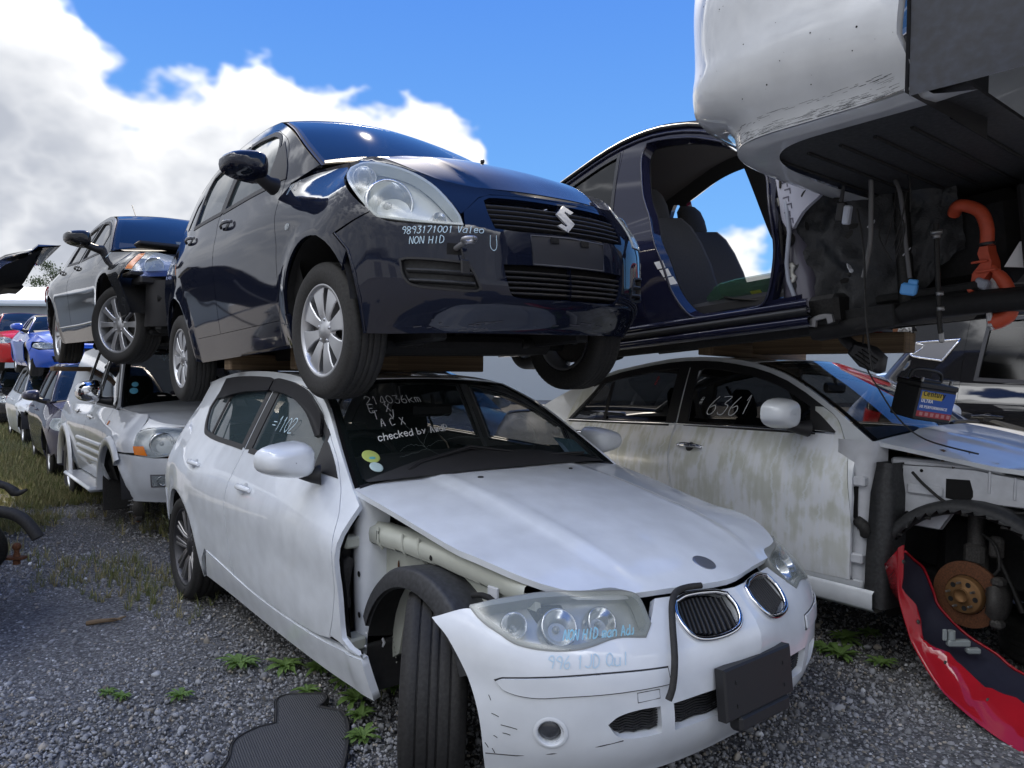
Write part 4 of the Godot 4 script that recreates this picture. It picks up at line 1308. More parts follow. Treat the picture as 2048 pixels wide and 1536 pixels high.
# ---------------------------------------------------------------- paint-pen handwriting
const PEN := {"0": "20 02 06 28 46 42 20", "1": "16 28 20", "2": "06 18 38 47 45 00 40", "3": "08 48 25 44 42 30 10 01", "4": "30 38 02 42", "5": "48 08 05 35 43 41 30 00", "6": "38 15 02 10 30 42 34 13", "7": "08 48 10", "8": "24 06 08 28 46 24 02 10 30 42 24", "9": "44 25 06 18 38 46 44 30", "E": "48 08 00 40|04 34", "X": "08 40|48 00", "T": "08 48|28 20", "A": "00 28 40|13 33", "C": "47 28 06 02 10 41", "K": "08 00|45 02|13 40", "m": "00 05|04 15 24 20|24 35 44 40", "c": "44 25 04 01 20 41", "h": "08 00|03 25 44 40", "e": "03 43 35 15 03 11 20 41", "d": "48 40|44 25 03 01 20 42", "b": "08 00|01 20 42 24 03", "y": "05 22|45 10", "w": "05 10 24 30 45", "P": "00 08 38 46 34 04", "N": "00 08 40 48", "O": "20 02 06 28 46 42 20", "L": "08 00 40", "F": "00 08 48|04 34", "Q": "20 02 06 28 46 42 20|31 50", "J": "48 42 20 01", "j": "25 21 00", "R": "00 08 38 46 34 04|24 40", "o": "25 04 01 20 41 44 25", "n": "00 05|04 25 44 40", "H": "00 08|40 48|04 44", "I": "20 28", "D": "00 08 28 46 42 20 00", "M": "00 08 24 48 40", "a": "45 25 03 01 20 41 45 40", "V": "08 20 48", "l": "28 20", "v": "05 20 45", "W": "08 10 24 30 48", "U": "08 02 20 42 48", "#": "10 28|30 48|02 42|05 45", "k": "08 00|45 02|13 40", "=": "03 43|05 45", "/": "04 20 48", "S": "47 28 07 15 33 41 20 01", "t": "27 21 30|05 45", "i": "25 20|27 28", "x": "05 40|45 00", "-": "04 44", "u": "05 01 20 41|45 40", "r": "00 05|03 25 35"}
func pen(called: String, parent: Node, s: Surf, at: Vector2, text: String, h: float, sc: Vector2, mat: Material, mir := false, w := .004, slant := .12, rise := 0.0) -> void:
	var mb := MB.new()
	var x := 0.0
	var u := h / 8.0
	for ch in text:
		if ch == " ": x += u * 4; continue
		var jit := rng.randf_range(-.3, .3) * u
		for st in PEN.get(ch, "00 48").split("|"):
			var pts := []
			for q in st.split(" "):
				var a := float(q[0].to_int()) * u
				var b := float(q[1].to_int()) * u + jit
				a += x + b * slant + rng.randf_range(-.15, .15) * u
				pts.append(Vector2(a, b + rise * a))
			var fine := pts if pts.size() < 3 else K.crline(pts, pts.size() * 3)
			for i in fine.size() - 1:
				var d: Vector2 = (fine[i + 1] - fine[i])
				if d.length() < 1e-6: continue
				var e := Vector2(-d.y, d.x).normalized() * w * .5
				var l := d.normalized() * w * .3
				var c := []
				var nn := Vector3.ZERO
				for k in [fine[i] - e - l, fine[i + 1] - e + l, fine[i + 1] + e + l, fine[i] + e - l]:
					var p: Vector2 = at + k * sc
					c.append(on(s, p.x, p.y, .0025, mir))
					nn += s.nor(p.x, p.y)
				if mir: nn.z = -nn.z
				mb.flat(c, nn)
		x += u * 6
	obj(called, mb, mat, parent)
# ---------------------------------------------------------------- white hatchback on the ground
func inset_hole(mb: MB, at: Vector3, r: float, z := Vector3.BACK) -> void:
	var x := z.cross(Vector3.UP if absf(z.y) < .9 else Vector3.RIGHT).normalized()
	mb.xf = Transform3D(Basis(x, z.cross(x), z), at)
	mb.lathe([Vector2(.0001, .0005), Vector2(r, .0005)], 14)
	mb.xf = Transform3D.IDENTITY
func lamp_bowl(parent: Node, at: Vector3, r: float, depth: float, ax := Vector3.RIGHT, called := "reflector", mat: Material = null) -> void:
	var mb := MB.new()
	var x := ax.cross(Vector3.UP).normalized()
	mb.xf = Transform3D(Basis(x, ax.cross(x), ax).orthonormalized(), at)
	var pr := []
	for i in 9:
		var f := i / 8.0
		pr.append(Vector2(maxf(r * sqrt(f), .0005), -depth + depth * f))
	pr.append(Vector2(r * 1.06, .004)); pr.append(Vector2(r * 1.12, -.004)); pr.append(Vector2(r * 1.14, -.03))
	mb.lathe(pr, 28)
	var b := obj(called, mb, mat if mat else M.reflector, parent)
	var bu := MB.new()
	bu.xf = mb.xf
	bu.ball(Vector3(0, 0, -depth * .62), Vector3(r * .22, r * .22, depth * .3), 10, 8)
	obj("bulb", bu, M.lamp_inner, b)
func wiper(parent: Node, s: Surf, pts: Array) -> void:
	var mb := MB.new()
	var path := []
	for p in pts: path.append(on(s, p.x, p.y, .022))
	mb.tube(path, [.012, .009, .007, .006], 6)
	for i in path.size(): path[i] = on(s, pts[i].x, pts[i].y, .010)
	mb.tube(path.slice(1), .006, 5)
	obj("wiper", mb, M.black_plastic, parent)
func disc_on(called: String, parent: Node, s: Surf, u: float, v: float, r: float, mat: Material, off := .003, mir := false, ry := -1.0) -> MeshInstance3D:
	var mb := MB.new()
	var f := frame_on(s, u, v, off, mir)
	mb.xf = f * Transform3D(Basis.from_scale(Vector3(1, (ry / r) if ry > 0 else 1.0, 1)), Vector3.ZERO)
	mb.lathe([Vector2(.0001, .002), Vector2(r * .8, .0016), Vector2(r, .0), Vector2(r, -.004)], 24)
	return obj(called, mb, mat, parent)
func white_hatchback() -> void:
	M.grey_shade = mk("", lin(.5, .52, .54), .4)
	var c := Car.new(SPEC.bmw)
	var S := c.side
	var root := thing("white_hatchback", "white five-door hatchback on the ground with its right front wing missing", "car", pose(.298, 0, -2.952, -51.15))
	var B := V2([-1.748, .98, -1.743, .60, -1.708, .335])
	var df := {"out": V2([-.635, .945, -.585, .90, -.50, .81, -.457, .65, -.50, .46, -.56, .345, -.72, .322, -1.2, .318, -1.70, .335, -1.737, .60, -1.742, .98]) + upper(c, -1.73, -.72, .030, 9), "win": V2([-.885, .968, -1.655, 1.0]) + upper(c, -1.655, -1.0, .062, 7) + V2([-.90, 1.11]), "handle": Vector2(-1.50, .822)}
	var dr := {"out": V2([-1.748, .98, -1.743, .60, -1.706, .335, -2.02, .345, -2.17, .40, -2.255, .52, -2.33, .66, -2.45, .745, -2.58, .80, -2.66, .90, -2.69, 1.03, -2.685, 1.15]) + upper(c, -2.62, -1.736, .034, 8), "win": V2([-1.80, 1.008, -2.455, 1.042, -2.56, 1.10, -2.625, 1.18]) + upper(c, -2.56, -1.80, .066, 7), "handle": Vector2(-2.36, .862)}
	var rp := c.railpoly()
	var bo := PackedVector2Array(rp)
	bo.append_array(P2([-3.36, .98, -3.30, .66, -3.03, .63, -3.03, .27, -2.30, .215, -2.25, .33, -2.17, .405, -2.10, .405, -.28, .352, -.44, .38, -.44, .88]))
	var arch := PackedVector2Array()
	var o := {"paint": M.white_paint, "doors": [df, dr], "body": bo, "skip": ["fender_r", "liner_f_r"], "hull_front": -.47, "glass": mk("", Color(.26, .32, .34, .60), .02, 0.0, {"metallic_specular": 1.0}),
		"sill": SP([-2.24, .225, -2.13, .40, -1.4, .322, -.75, .312, -.285, .348, -.262, .19, -.7, .172, -1.4, .185], 40),
		"fender": SP([-.52, .87, -.45, .65, -.49, .46, -.55, .34, -.30, .34, .36, .2, .36, .62, .29, .70, .45, .735, .1, .785, -.3, .83], 30),
		"front_bumper": SP([.178, .638, .241, .595, .295, .508, .324, .428, .340, .321, .348, .175, .7, .178, 1.12, .18, 1.12, .692, .90, .694, .868, .640, .845, .610, .76, .618, .66, .600, .572, .598, .467, .610, .408, .632, .30, .680, .255, .675], 35, 4),
		"bumper_holes": [SP([.952, .650, .958, .678, 1.0, .690, 1.07, .690, 1.096, .680, 1.10, .64, 1.085, .598, 1.04, .580, .99, .585, .965, .610], 60), SP([.715, .390, .745, .412, .80, .424, .862, .424, .870, .340, .80, .338, .745, .350], 60), SP([.90, .424, 1.0, .43, 1.10, .425, 1.1195, .42, 1.1195, .345, 1.08, .345, .907, .338], 60), K.circ(Vector2(.547, .37), .036, 24)],
		"hood_off": .004, "engine_x": -.1}
	shell(root, c, o)
	# --- nose
	var bumper: Node = root.get_node("front_bumper")
	for m in 2:
		var ki := SP([.952, .650, .958, .678, 1.0, .690, 1.07, .690, 1.096, .680, 1.10, .64, 1.085, .598, 1.04, .580, .99, .585, .965, .610], 60)
		var ch := MB.new()
		var pts := []
		for q in ki: pts.append(q)
		seam(ch, S, pts, .0085, .004, true, 8, m == 1)
		var gr := obj("kidney_grille", ch, M.chrome, root)
		var bk := MB.new()
		panel(bk, S, ki, [], -.045, 0, .03, .03, m)
		obj("grille_back", bk, M.hole, gr)
		for i in 11:
			var u := lerpf(.966, 1.09, (i + .5) / 11)
			var sl := MB.new()
			var ys := [.590 + absf(u - 1.04) * .22, .684 - absf(u - 1.03) * .14]
			var row := []
			for k in 5: row.append([on(S, u - .003, lerpf(ys[0], ys[1], k / 4.0), -.004, m == 1), on(S, u + .003, lerpf(ys[0], ys[1], k / 4.0), -.004, m == 1), on(S, u + .003, lerpf(ys[0], ys[1], k / 4.0), -.03, m == 1), on(S, u - .003, lerpf(ys[0], ys[1], k / 4.0), -.03, m == 1)])
			sl.loft(row, true, null, true)
			obj("grille_bar", sl, M.black_plastic, gr)
		# lower openings: dark mesh behind the bumper
		for lg in [SP([.712, .388, .745, .414, .80, .426, .864, .426, .872, .338, .80, .336, .745, .348], 60), SP([.898, .426, 1.0, .432, 1.10, .427, 1.12, .42, 1.12, .343, 1.08, .343, .905, .336], 60)]:
			var b2 := MB.new()
			panel(b2, S, lg, [], -.05, 0, .04, .04, m)
			var lo := obj("lower_grille", b2, M.hole, root)
			var ms := MB.new()
			for i in 9:
				var v := lerpf(.348, .418, i / 8.0)
				var u0 := lerpf(.73, .72, i / 8.0) if lg[0].x < .8 else .905
				var u1 := .866 if lg[0].x < .8 else 1.118
				var l := []
				for k in 7: l.append(on(S, lerpf(u0, u1, k / 6.0), v + (.004 if k % 2 == 0 else -.004), -.022, m == 1))
				ms.tube(l, .0026, 4)
			obj("grille_mesh", ms, M.black_plastic, lo)
		# fog lamp
		var fo := MB.new()
		fo.xf = frame_on(S, .547, .37, -.012, m == 1)
		fo.lathe([Vector2(.0001, .012), Vector2(.018, .010), Vector2(.030, .003), Vector2(.034, -.004), Vector2(.034, -.05)], 28)
		var fg := obj("fog_lamp", fo, mk("", lin(.10, .105, .115), .08, .5), root)
		var fr := MB.new()
		fr.xf = frame_on(S, .552, .368, .0, m == 1)
		fr.lathe([Vector2(.036, -.02), Vector2(.036, .002), Vector2(.042, .005), Vector2(.050, .001)], 28)
		obj("fog_lamp_bezel", fr, M.white_paint, fg)
		# rubbing strip
		var stp := SP([.394, .503, .42, .513, .568, .529, .717, .535, .89, .529, .892, .485, .758, .483, .612, .479, .50, .470, .42, .480], 60)
		var sm := MB.new()
		panel(sm, S, stp, [], .006, .008, .04, .03, m)
		obj("bumper_strip", sm, M.white_paint, bumper)
		var sg := MB.new()
		panel(sg, S, inset(stp, -.0045), [], .0008, 0, .04, .03, m)
		obj("strip_gap", sg, M.black_plastic, bumper)
		var sm2 := MB.new()
		var sp := []
		for q in [Vector2(.352, .262), Vector2(.45, .275), Vector2(.56, .298), Vector2(.70, .325), Vector2(.76, .336)]: sp.append(q)
		seam(sm2, S, sp, .0016, .0, false, 5, m == 1)
		obj("lip_seam", sm2, M.grey_plastic, bumper)
		# headlamp
		var hlp := SP([.285, .687, .357, .707, .50, .727, .70, .728, .80, .722, .845, .700, .866, .640, .845, .614, .76, .621, .66, .603, .572, .601, .467, .613, .408, .635, .34, .66], 50)
		if m == 0 or true:
			var le := MB.new()
			panel(le, S, hlp, [], .003, .0, .03, .03, m)
			var hl := obj("headlight", le, M.haze_lens, root)
			var rim := MB.new()
			panel(rim, S, inset(hlp, -.004), [inset(hlp, .010)], .0015, .05, .03, .03, m)
			obj("headlight_rim", rim, mk("", lin(.20, .21, .20), .3), hl)
			var ho := MB.new()
			panel(ho, S, inset(hlp, .004), [], -.06, 0, .04, .04, m)
			obj("headlight_housing", ho, mk("", lin(.50, .52, .51), .25, .4), hl)
			var zz := -1.0 if m == 1 else 1.0
			for q in [[.43, .660, .036, .004, .45], [.575, .660, .052, -.006, .2], [.715, .665, .043, -.006, .1]]:
				var at := on(S, q[0] + .01, q[1], -.020 + q[3], m == 1)
				lamp_bowl(hl, at, q[2], .05, (S.nor(q[0], q[1]) * Vector3(1, 1, zz) + Vector3(.5, 0, 0)).normalized())
		# door mirror
		var at := Vector3(-.80, 1.028, .925)
		mirror_shell(root, at, Vector3(.16, .145, .235), M.white_paint, 1.0 if m == 0 else -1.0, Vector3(-.77, .965, .79))
		var sail := MB.new()
		panel(sail, S, SP([-.665, .957, -.875, .970, -.893, 1.10, -.85, 1.083, -.74, 1.015], 30), [], .004, .01, .05, .05, m)
		obj("mirror_sail", sail, M.black_plastic, root)
		# weather shields and black pillar trim
		for w in [V2([-1.752, 1.352]) + upper(c, -1.70, -1.0, .035, 8) + V2([-.93, 1.11, -.965, 1.10, -1.15, 1.19, -1.327, 1.244, -1.50, 1.275, -1.745, 1.293]), V2([-1.764, 1.345, -1.764, 1.292, -2.128, 1.276, -2.52, 1.225]) + upper(c, -2.54, -1.80, .038, 6)]:
			var vs := MB.new()
			panel(vs, S, K.smooth(w, 40), [], .022, .02, .05, .04, m)
			obj("weather_shield", vs, M.visor, root)
		for w in [P2([-1.66, .998, -1.735, .992, -1.733, 1.345, -1.66, 1.335]), P2([-1.753, .995, -1.80, 1.008, -1.80, 1.34, -1.75, 1.345]), P2([-2.33, 1.035, -2.355, 1.036, -2.355, 1.31, -2.33, 1.312])]:
			var bt := MB.new()
			panel(bt, S, w, [], .003, .006, .05, .05, m)
			obj("pillar_trim", bt, M.black_plastic, root)
	var pl := MB.new()
	pl.xf = Transform3D(Basis(Vector3(0, 0, -1), Vector3(-.10, 1, 0).normalized(), Vector3(1, .10, 0).normalized()).orthonormalized(), Vector3(.828, .425, .03))
	pl.prism(SP([-.185, -.078, .185, -.078, .185, .078, -.185, .078], 50, 1), .035, .006)
	var plate := obj("plate_holder", pl, M.black_plastic, root)
	var pl2 := MB.new()
	pl2.xf = pl.xf
	pl2.box(Vector3(.03, -.105, -.03), Vector3(.28, .05, .05), .01)
	for q in [[-.13, .03], [.13, .03], [-.13, -.04], [.13, -.04]]: pl2.box(Vector3(q[0], q[1], .002), Vector3(.006, .012, .004), .001)
	obj("plate_clips", pl2, M.black_plastic, plate)
	var tc := MB.new()
	var tp := SP([.80, .445, .862, .448, .862, .474, .80, .473], 30, 1)
	seam(tc, S, [tp[0], tp[1], tp[2], tp[3]], .0013, 0.0, true, 4)
	obj("tow_cover_seam", tc, M.grey_plastic, bumper)
	# hood badge, washer jets, wiper
	var hd: Node = root.get_node("hood")
	disc_on("badge", hd, c.hood, -.0, .915, .041, mk("", lin(.30, .32, .36), .35, .7), .006)
	for a in [.33, -.33]: disc_on("washer_jet", hd, c.hood, a, .19, .013, M.black_plastic, .008, false, .008)
	wiper(root, c.screen, V2([.62, .02, .52, .07, .1, .14, -.20, .075]))
	wiper(root, c.screen, V2([-.1, .0, -.2, .03, -.5, .05, -.78, .09]))
	var cw := MB.new()
	panel(cw, c.screen, P2([-.96, -.0, .96, 0, .955, .035, -.955, .035]), [], .004, .0, .1, .1)
	obj("cowl", cw, M.black_plastic, root)
	interior(root, c, -.85, .98, -1.55)
	# --- stickers, writing and cracks on the windscreen
	var sc := Vector2(-1.55, 1.75)
	var ws: Node = root.get_node("windscreen")
	pen("writing", ws, c.screen, Vector2(.70, .655), "214036Km", .052, sc, M.pen_white, false, .0035)
	pen("writing", ws, c.screen, Vector2(.70, .565), "E  X", .048, sc, M.pen_white, false, .004)
	pen("writing", ws, c.screen, Vector2(.69, .495), "T  /", .048, sc, M.pen_white, false, .004)
	pen("writing", ws, c.screen, Vector2(.66, .425), "A C X", .040, sc, M.pen_white, false, .004)
	pen("writing", ws, c.screen, Vector2(.72, .30), "checked by AwdP", .034, sc, M.pen_white, false, .0045, .2, .05)
	disc_on("sticker", ws, c.screen, .815, .205, .040, mk("", lin(.42, .50, .14), .5), .004)
	disc_on("sticker", ws, c.screen, .805, .130, .030, mk("", lin(.45, .58, .58), .5), .004)
	disc_on("sticker_print", ws, c.screen, .812, .190, .016, mk("", lin(.10, .38, .42), .5), .0065, false, .008)
	var lb := MB.new()
	panel(lb, c.screen, P2([.87, .86, .80, .87, .80, .94, .87, .93]), [], .004, 0, .05, .05)
	obj("sticker", lb, mk("", lin(.16, .26, .23), .5), ws)
	var lb2 := MB.new()
	panel(lb2, c.screen, P2([-.70, .12, -.86, .12, -.87, .25, -.70, .26]), [], -.006, 0, .05, .05)
	obj("sticker", lb2, mk("", lin(.12, .24, .30), .5), ws)
	var lb3 := MB.new()
	panel(lb3, c.screen, P2([-.66, .10, -.70, .09, -.72, .20, -.69, .24], ), [], -.003, 0, .05, .05)
	obj("sticker_print", lb3, mk("", lin(.30, .45, .62), .5), ws)
	var cr := MB.new()
	for l in [V2([.33, .05, .34, .12, .40, .19, .42, .24, .45, .36, .50, .47]), V2([.40, .20, .30, .24, .12, .26, -.05, .24]), V2([.40, .19, .50, .17, .62, .16]), V2([.41, .23, .30, .36, .22, .40, .05, .38, -.12, .30]), V2([.41, .21, .52, .24, .60, .20]), V2([.28, .45, .02, .52, -.2, .55])]:
		var q := K.crline(l, 14)
		for i in q.size(): q[i] += Vector2(rng.randf_range(-.006, .006), rng.randf_range(-.006, .006))
		seam(cr, c.screen, q, .0008, .001, false, 4)
	obj("crack", cr, mk("", Color(.75, .8, .8, .55), .3), ws)
	pen("writing", root, S, Vector2(-1.53, 1.105), "=1102", .075, Vector2(1, .9), M.pen_pale, false, .004)
	pen("writing", root, S, Vector2(.60, .622), "NON HID man Adj", .021, Vector2(1, 1), M.pen_blue, false, .0035)
	pen("writing", root, S, Vector2(.56, .555), "996 1JD Qul", .030, Vector2(1, 1), mk("", lin(.48, .64, .76), .5), false, .003)
	# --- the bared side behind the missing right wing
	var ap := MB.new()
	var top := [[-.66, .805, .745], [-.50, .805, .735], [-.30, .805, .72], [-.05, .800, .705], [.20, .785, .69], [.40, .755, .66]]
	var rows := []
	for t in top:
		var a := Vector3(t[0], t[1], t[2])
		rows.append([a + Vector3(0, -.012, -.10), a + Vector3(0, 0, -.045), a + Vector3(0, -.012, -.035), a + Vector3(0, -.022, -.012), a + Vector3(0, -.045, -.008), a + Vector3(0, -.075, -.012), a + Vector3(0, -.090, -.030), a + Vector3(0, -.10, -.075)])
	ap.loft(K.crline(rows.map(func(r): return r[0]), 12).map(func(_q): return []) if false else rows, false, Vector3(0, .5, 1))
	var rail := obj("apron_rail", ap, M.apron_paint, root)
	var hs: MB
	for q in [[-.60, .762], [-.06, .740], [.10, .728], [.165, .722]]:
		hs = MB.new()
		inset_hole(hs, Vector3(q[0], q[1], .737 - (q[0] + .5) * .085 - .004), .0105, Vector3(0, -.1, 1).normalized())
		obj("bolt_hole", hs, M.hole, rail)
	hs = MB.new()
	hs.box(Vector3(-.40, .764, .7225), Vector3(.014, .036, .004), .001)
	obj("slot", hs, M.hole, rail)
	for q in [[.22, .778], [.29, .770]]:
		hs = MB.new()
		inset_hole(hs, Vector3(q[0], q[1] - .0095, .66), .010, Vector3(0, 1, .25).normalized())
		obj("bolt_hole", hs, M.hole, rail)
	var rb := MB.new()
	for x in [-.40, -.24, -.14]: rb.tube([Vector3(x, .795, .728 - (x + .5) * .085), Vector3(x + .004, .74, .731 - (x + .5) * .085), Vector3(x, .71, .708 - (x + .5) * .085)], .006, 6)
	obj("rail_rib", rb, M.apron_paint, rail)
	var pn := MB.new()
	pn.xf = Transform3D(Basis(), Vector3(0, 0, .648))
	pn.prism(SP([-.78, .77, -.69, .77, -.69, .71, -.56, .705, -.50, .64, -.525, .59, -.67, .52, -.69, .24, -.78, .24], 30, 1), .02)
	pn.prism(SP([-.688, .77, .05, .745, .45, .70, .47, .60, .30, .56, .20, .62, .0, .66, -.18, .62, -.27, .56, -.30, .50, -.36, .30, -.46, .24, -.688, .24, -.668, .515, -.522, .588, -.497, .642, -.558, .707, -.688, .712], 30, 1), .02)
	var apron := obj("inner_wing", pn, M.apron_paint, root)
	var back := MB.new()
	back.box(Vector3(-.60, .60, .57), Vector3(.34, .34, .03), .01)
	for i in 3: back.box(Vector3(-.60, .67 - i * .05, .595), Vector3(.24, .010, .04), .003)
	back.box(Vector3(-.62, .62, .592), Vector3(.010, .2, .04), .003)
	obj("inner_ribs", back, M.apron_paint, apron)
	var wl := MB.new()
	for i in 26:
		var q := Vector3(lerpf(-.56, -.02, i / 25.0), lerpf(.725, .69, i / 25.0) + .008 * sin(i * 1.3), .6497)
		wl.box(q, Vector3(.006, .006, .003), .001)
	for i in 12: wl.box(Vector3(-.44 + i * .006, .46 - i * .018, .6497), Vector3(.006, .006, .003), .001)
	obj("spot_weld", wl, mk("", lin(.26, .27, .24), .6), apron).set_meta("kind", "stuff")
	var hp := MB.new()
	rows = []
	for y in [.24, .36, .50, .65, .80, .90]:
		var z: float = .735 + .02 * sin((y - .2) * 3.0)
		rows.append([Vector3(-.62, y, z - .12), Vector3(-.60, y, z - .02), Vector3(-.53, y, z), Vector3(-.475, y, z - .005), Vector3(-.465, y, z - .05), Vector3(-.46, y, z - .12)])
	hp.loft(rows, false, Vector3(.2, 0, 1))
	var pillar := obj("hinge_pillar", hp, M.white_paint, root)
	var hg := MB.new()
	hg.box(Vector3(-.53, .725, .775), Vector3(.07, .045, .07), .008)
	hg.box(Vector3(-.50, .335, .77), Vector3(.09, .05, .07), .008)
	obj("door_hinge", hg, M.apron_paint, pillar)
	var bt := MB.new()
	bt.tube(K.crline([Vector3(-.535, .66, .775), Vector3(-.53, .60, .80), Vector3(-.545, .52, .80), Vector3(-.55, .46, .78)], 8), [.018, .026, .028, .030, .030, .030, .028, .026, .02], 8)
	obj("cable_boot", bt, M.rubber, pillar)
	for q in [[-.49, .60], [-.485, .44], [-.50, .30]]:
		hs = MB.new()
		inset_hole(hs, Vector3(q[0], q[1], .7545), .012)
		obj("bolt_hole", hs, M.hole, pillar)
	var brk := MB.new()
	brk.box(Vector3(-.47, .37, .70), Vector3(.09, .05, .02), .006)
	brk.tube([Vector3(-.43, .39, .70), Vector3(-.40, .34, .69), Vector3(-.43, .30, .69)], .006, 5)
	brk.box(Vector3(-.44, .29, .70), Vector3(.05, .06, .012), .004)
	brk.box(Vector3(.27, .665, .67), Vector3(.05, .09, .012), .003)
	brk.box(Vector3(.25, .63, .69), Vector3(.07, .012, .05), .003)
	obj("bracket", brk, M.primer_white, apron)
	var rs := MB.new()
	rs.ball(Vector3(-.455, .452, .652), Vector3(.012, .022, .003), 10, 6)
	rs.ball(Vector3(-.36, .645, .652), Vector3(.006, .02, .002), 10, 6)
	obj("rust_stain", rs, M.rust, apron)
	# wheel arch liner with its outward lip
	var ln := MB.new()
	rows = []
	for i in 25:
		var a := lerpf(.42, 2.75, i / 24.0)
		var r := .392
		var c3 := Vector3(cos(a), sin(a), 0)
		var ce := Vector3(-.035, .315, 0)
		rows.append([ce + c3 * (r - .015) + Vector3(0, 0, .56), ce + c3 * (r + .005) + Vector3(0, 0, .66), ce + c3 * (r + .012) + Vector3(0, 0, .765), ce + c3 * (r - .002) + Vector3(0, 0, .785), ce + c3 * (r - .055) + Vector3(0, 0, .80), ce + c3 * (r - .062) + Vector3(0, 0, .785)])
	ln.loft(rows, false, Vector3(0, 1, .5))
	obj("wheel_arch_liner", ln, M.grey_plastic, root)
	var l2 := MB.new()
	arch_liner(l2, -.035, .315, .375, .40, .76, -.3, PI + .4)
	obj("wheel_arch_liner", l2, M.dull_black, root)
	var cl := MB.new()
	for i in 7:
		var a := lerpf(2.65, 3.5, i / 6.0)
		cl.ball(Vector3(-.035 + cos(a) * .376, .315 + sin(a) * .376, .765), Vector3(.006, .006, .005), 8, 6)
	obj("liner_clip", cl, M.primer_white, root)
	var hn := MB.new()
	hn.box(Vector3(.40, .655, .60), Vector3(.16, .05, .10), .01)
	hn.box(Vector3(.30, .62, .62), Vector3(.10, .05, .06), .01)
	hn.tube(K.crline([Vector3(.20, .67, .70), Vector3(.26, .68, .69), Vector3(.33, .65, .66), Vector3(.45, .66, .58)], 8), .01, 6)
	obj("lamp_wiring", hn, M.dull_black, root)
	# scrapes on the bumper's wheel arch edge and corner
	for q in [[.372, .40, .395, .394], [.376, .33, .388, .325], [.366, .455, .372, .44], [.40, .37, .452, .366], [.405, .345, .43, .343], [.372, .285, .381, .270], [.35, .30, .36, .285], [.47, .487, .478, .486], [.62, .60, .626, .597]]:
		var sc2 := MB.new()
		seam(sc2, S, [Vector2(q[0], q[1]), Vector2((q[0] + q[2]) / 2, (q[1] + q[3]) / 2 + .001), Vector2(q[2], q[3])], .0011, .0004, false, 4)
		obj("scrape", sc2, M.dull_black, bumper)
	# wheels
	wheel(root, Vector3(-2.66, .315, .745), "vee", .318, .225, .235, 1, 0.0, 0.0, .35)
	wheel(root, Vector3(-2.66, .315, -.745), "vee", .318, .225, .235, -1)
	wheel(root, Vector3(-.02, .318, .70), "vee", .318, .215, .235, 1, -.60, -.03, .2)
	wheel(root, Vector3(-.02, .318, -.72), "vee", .318, .215, .235, -1, -.50)
	# the loose rubber strip hanging over the grille
	var hose := thing("rubber_strip", "black rubber strip hanging from the bonnet gap over the white hatchback's grille", "trim strip", root.transform)
	var hz := MB.new()
	var pth := []
	for q in [[1.04, .712, .016], [1.0, .712, .016], [.962, .700, .022], [.935, .67, .028], [.915, .62, .030], [.897, .55, .034], [.88, .49, .036], [.865, .455, .036]]: pth.append(on(S, q[0], q[1], q[2]))
	hz.tube(K.crline(pth, 24), .0105, 8)
	obj("strip", hz, M.rubber, hose)
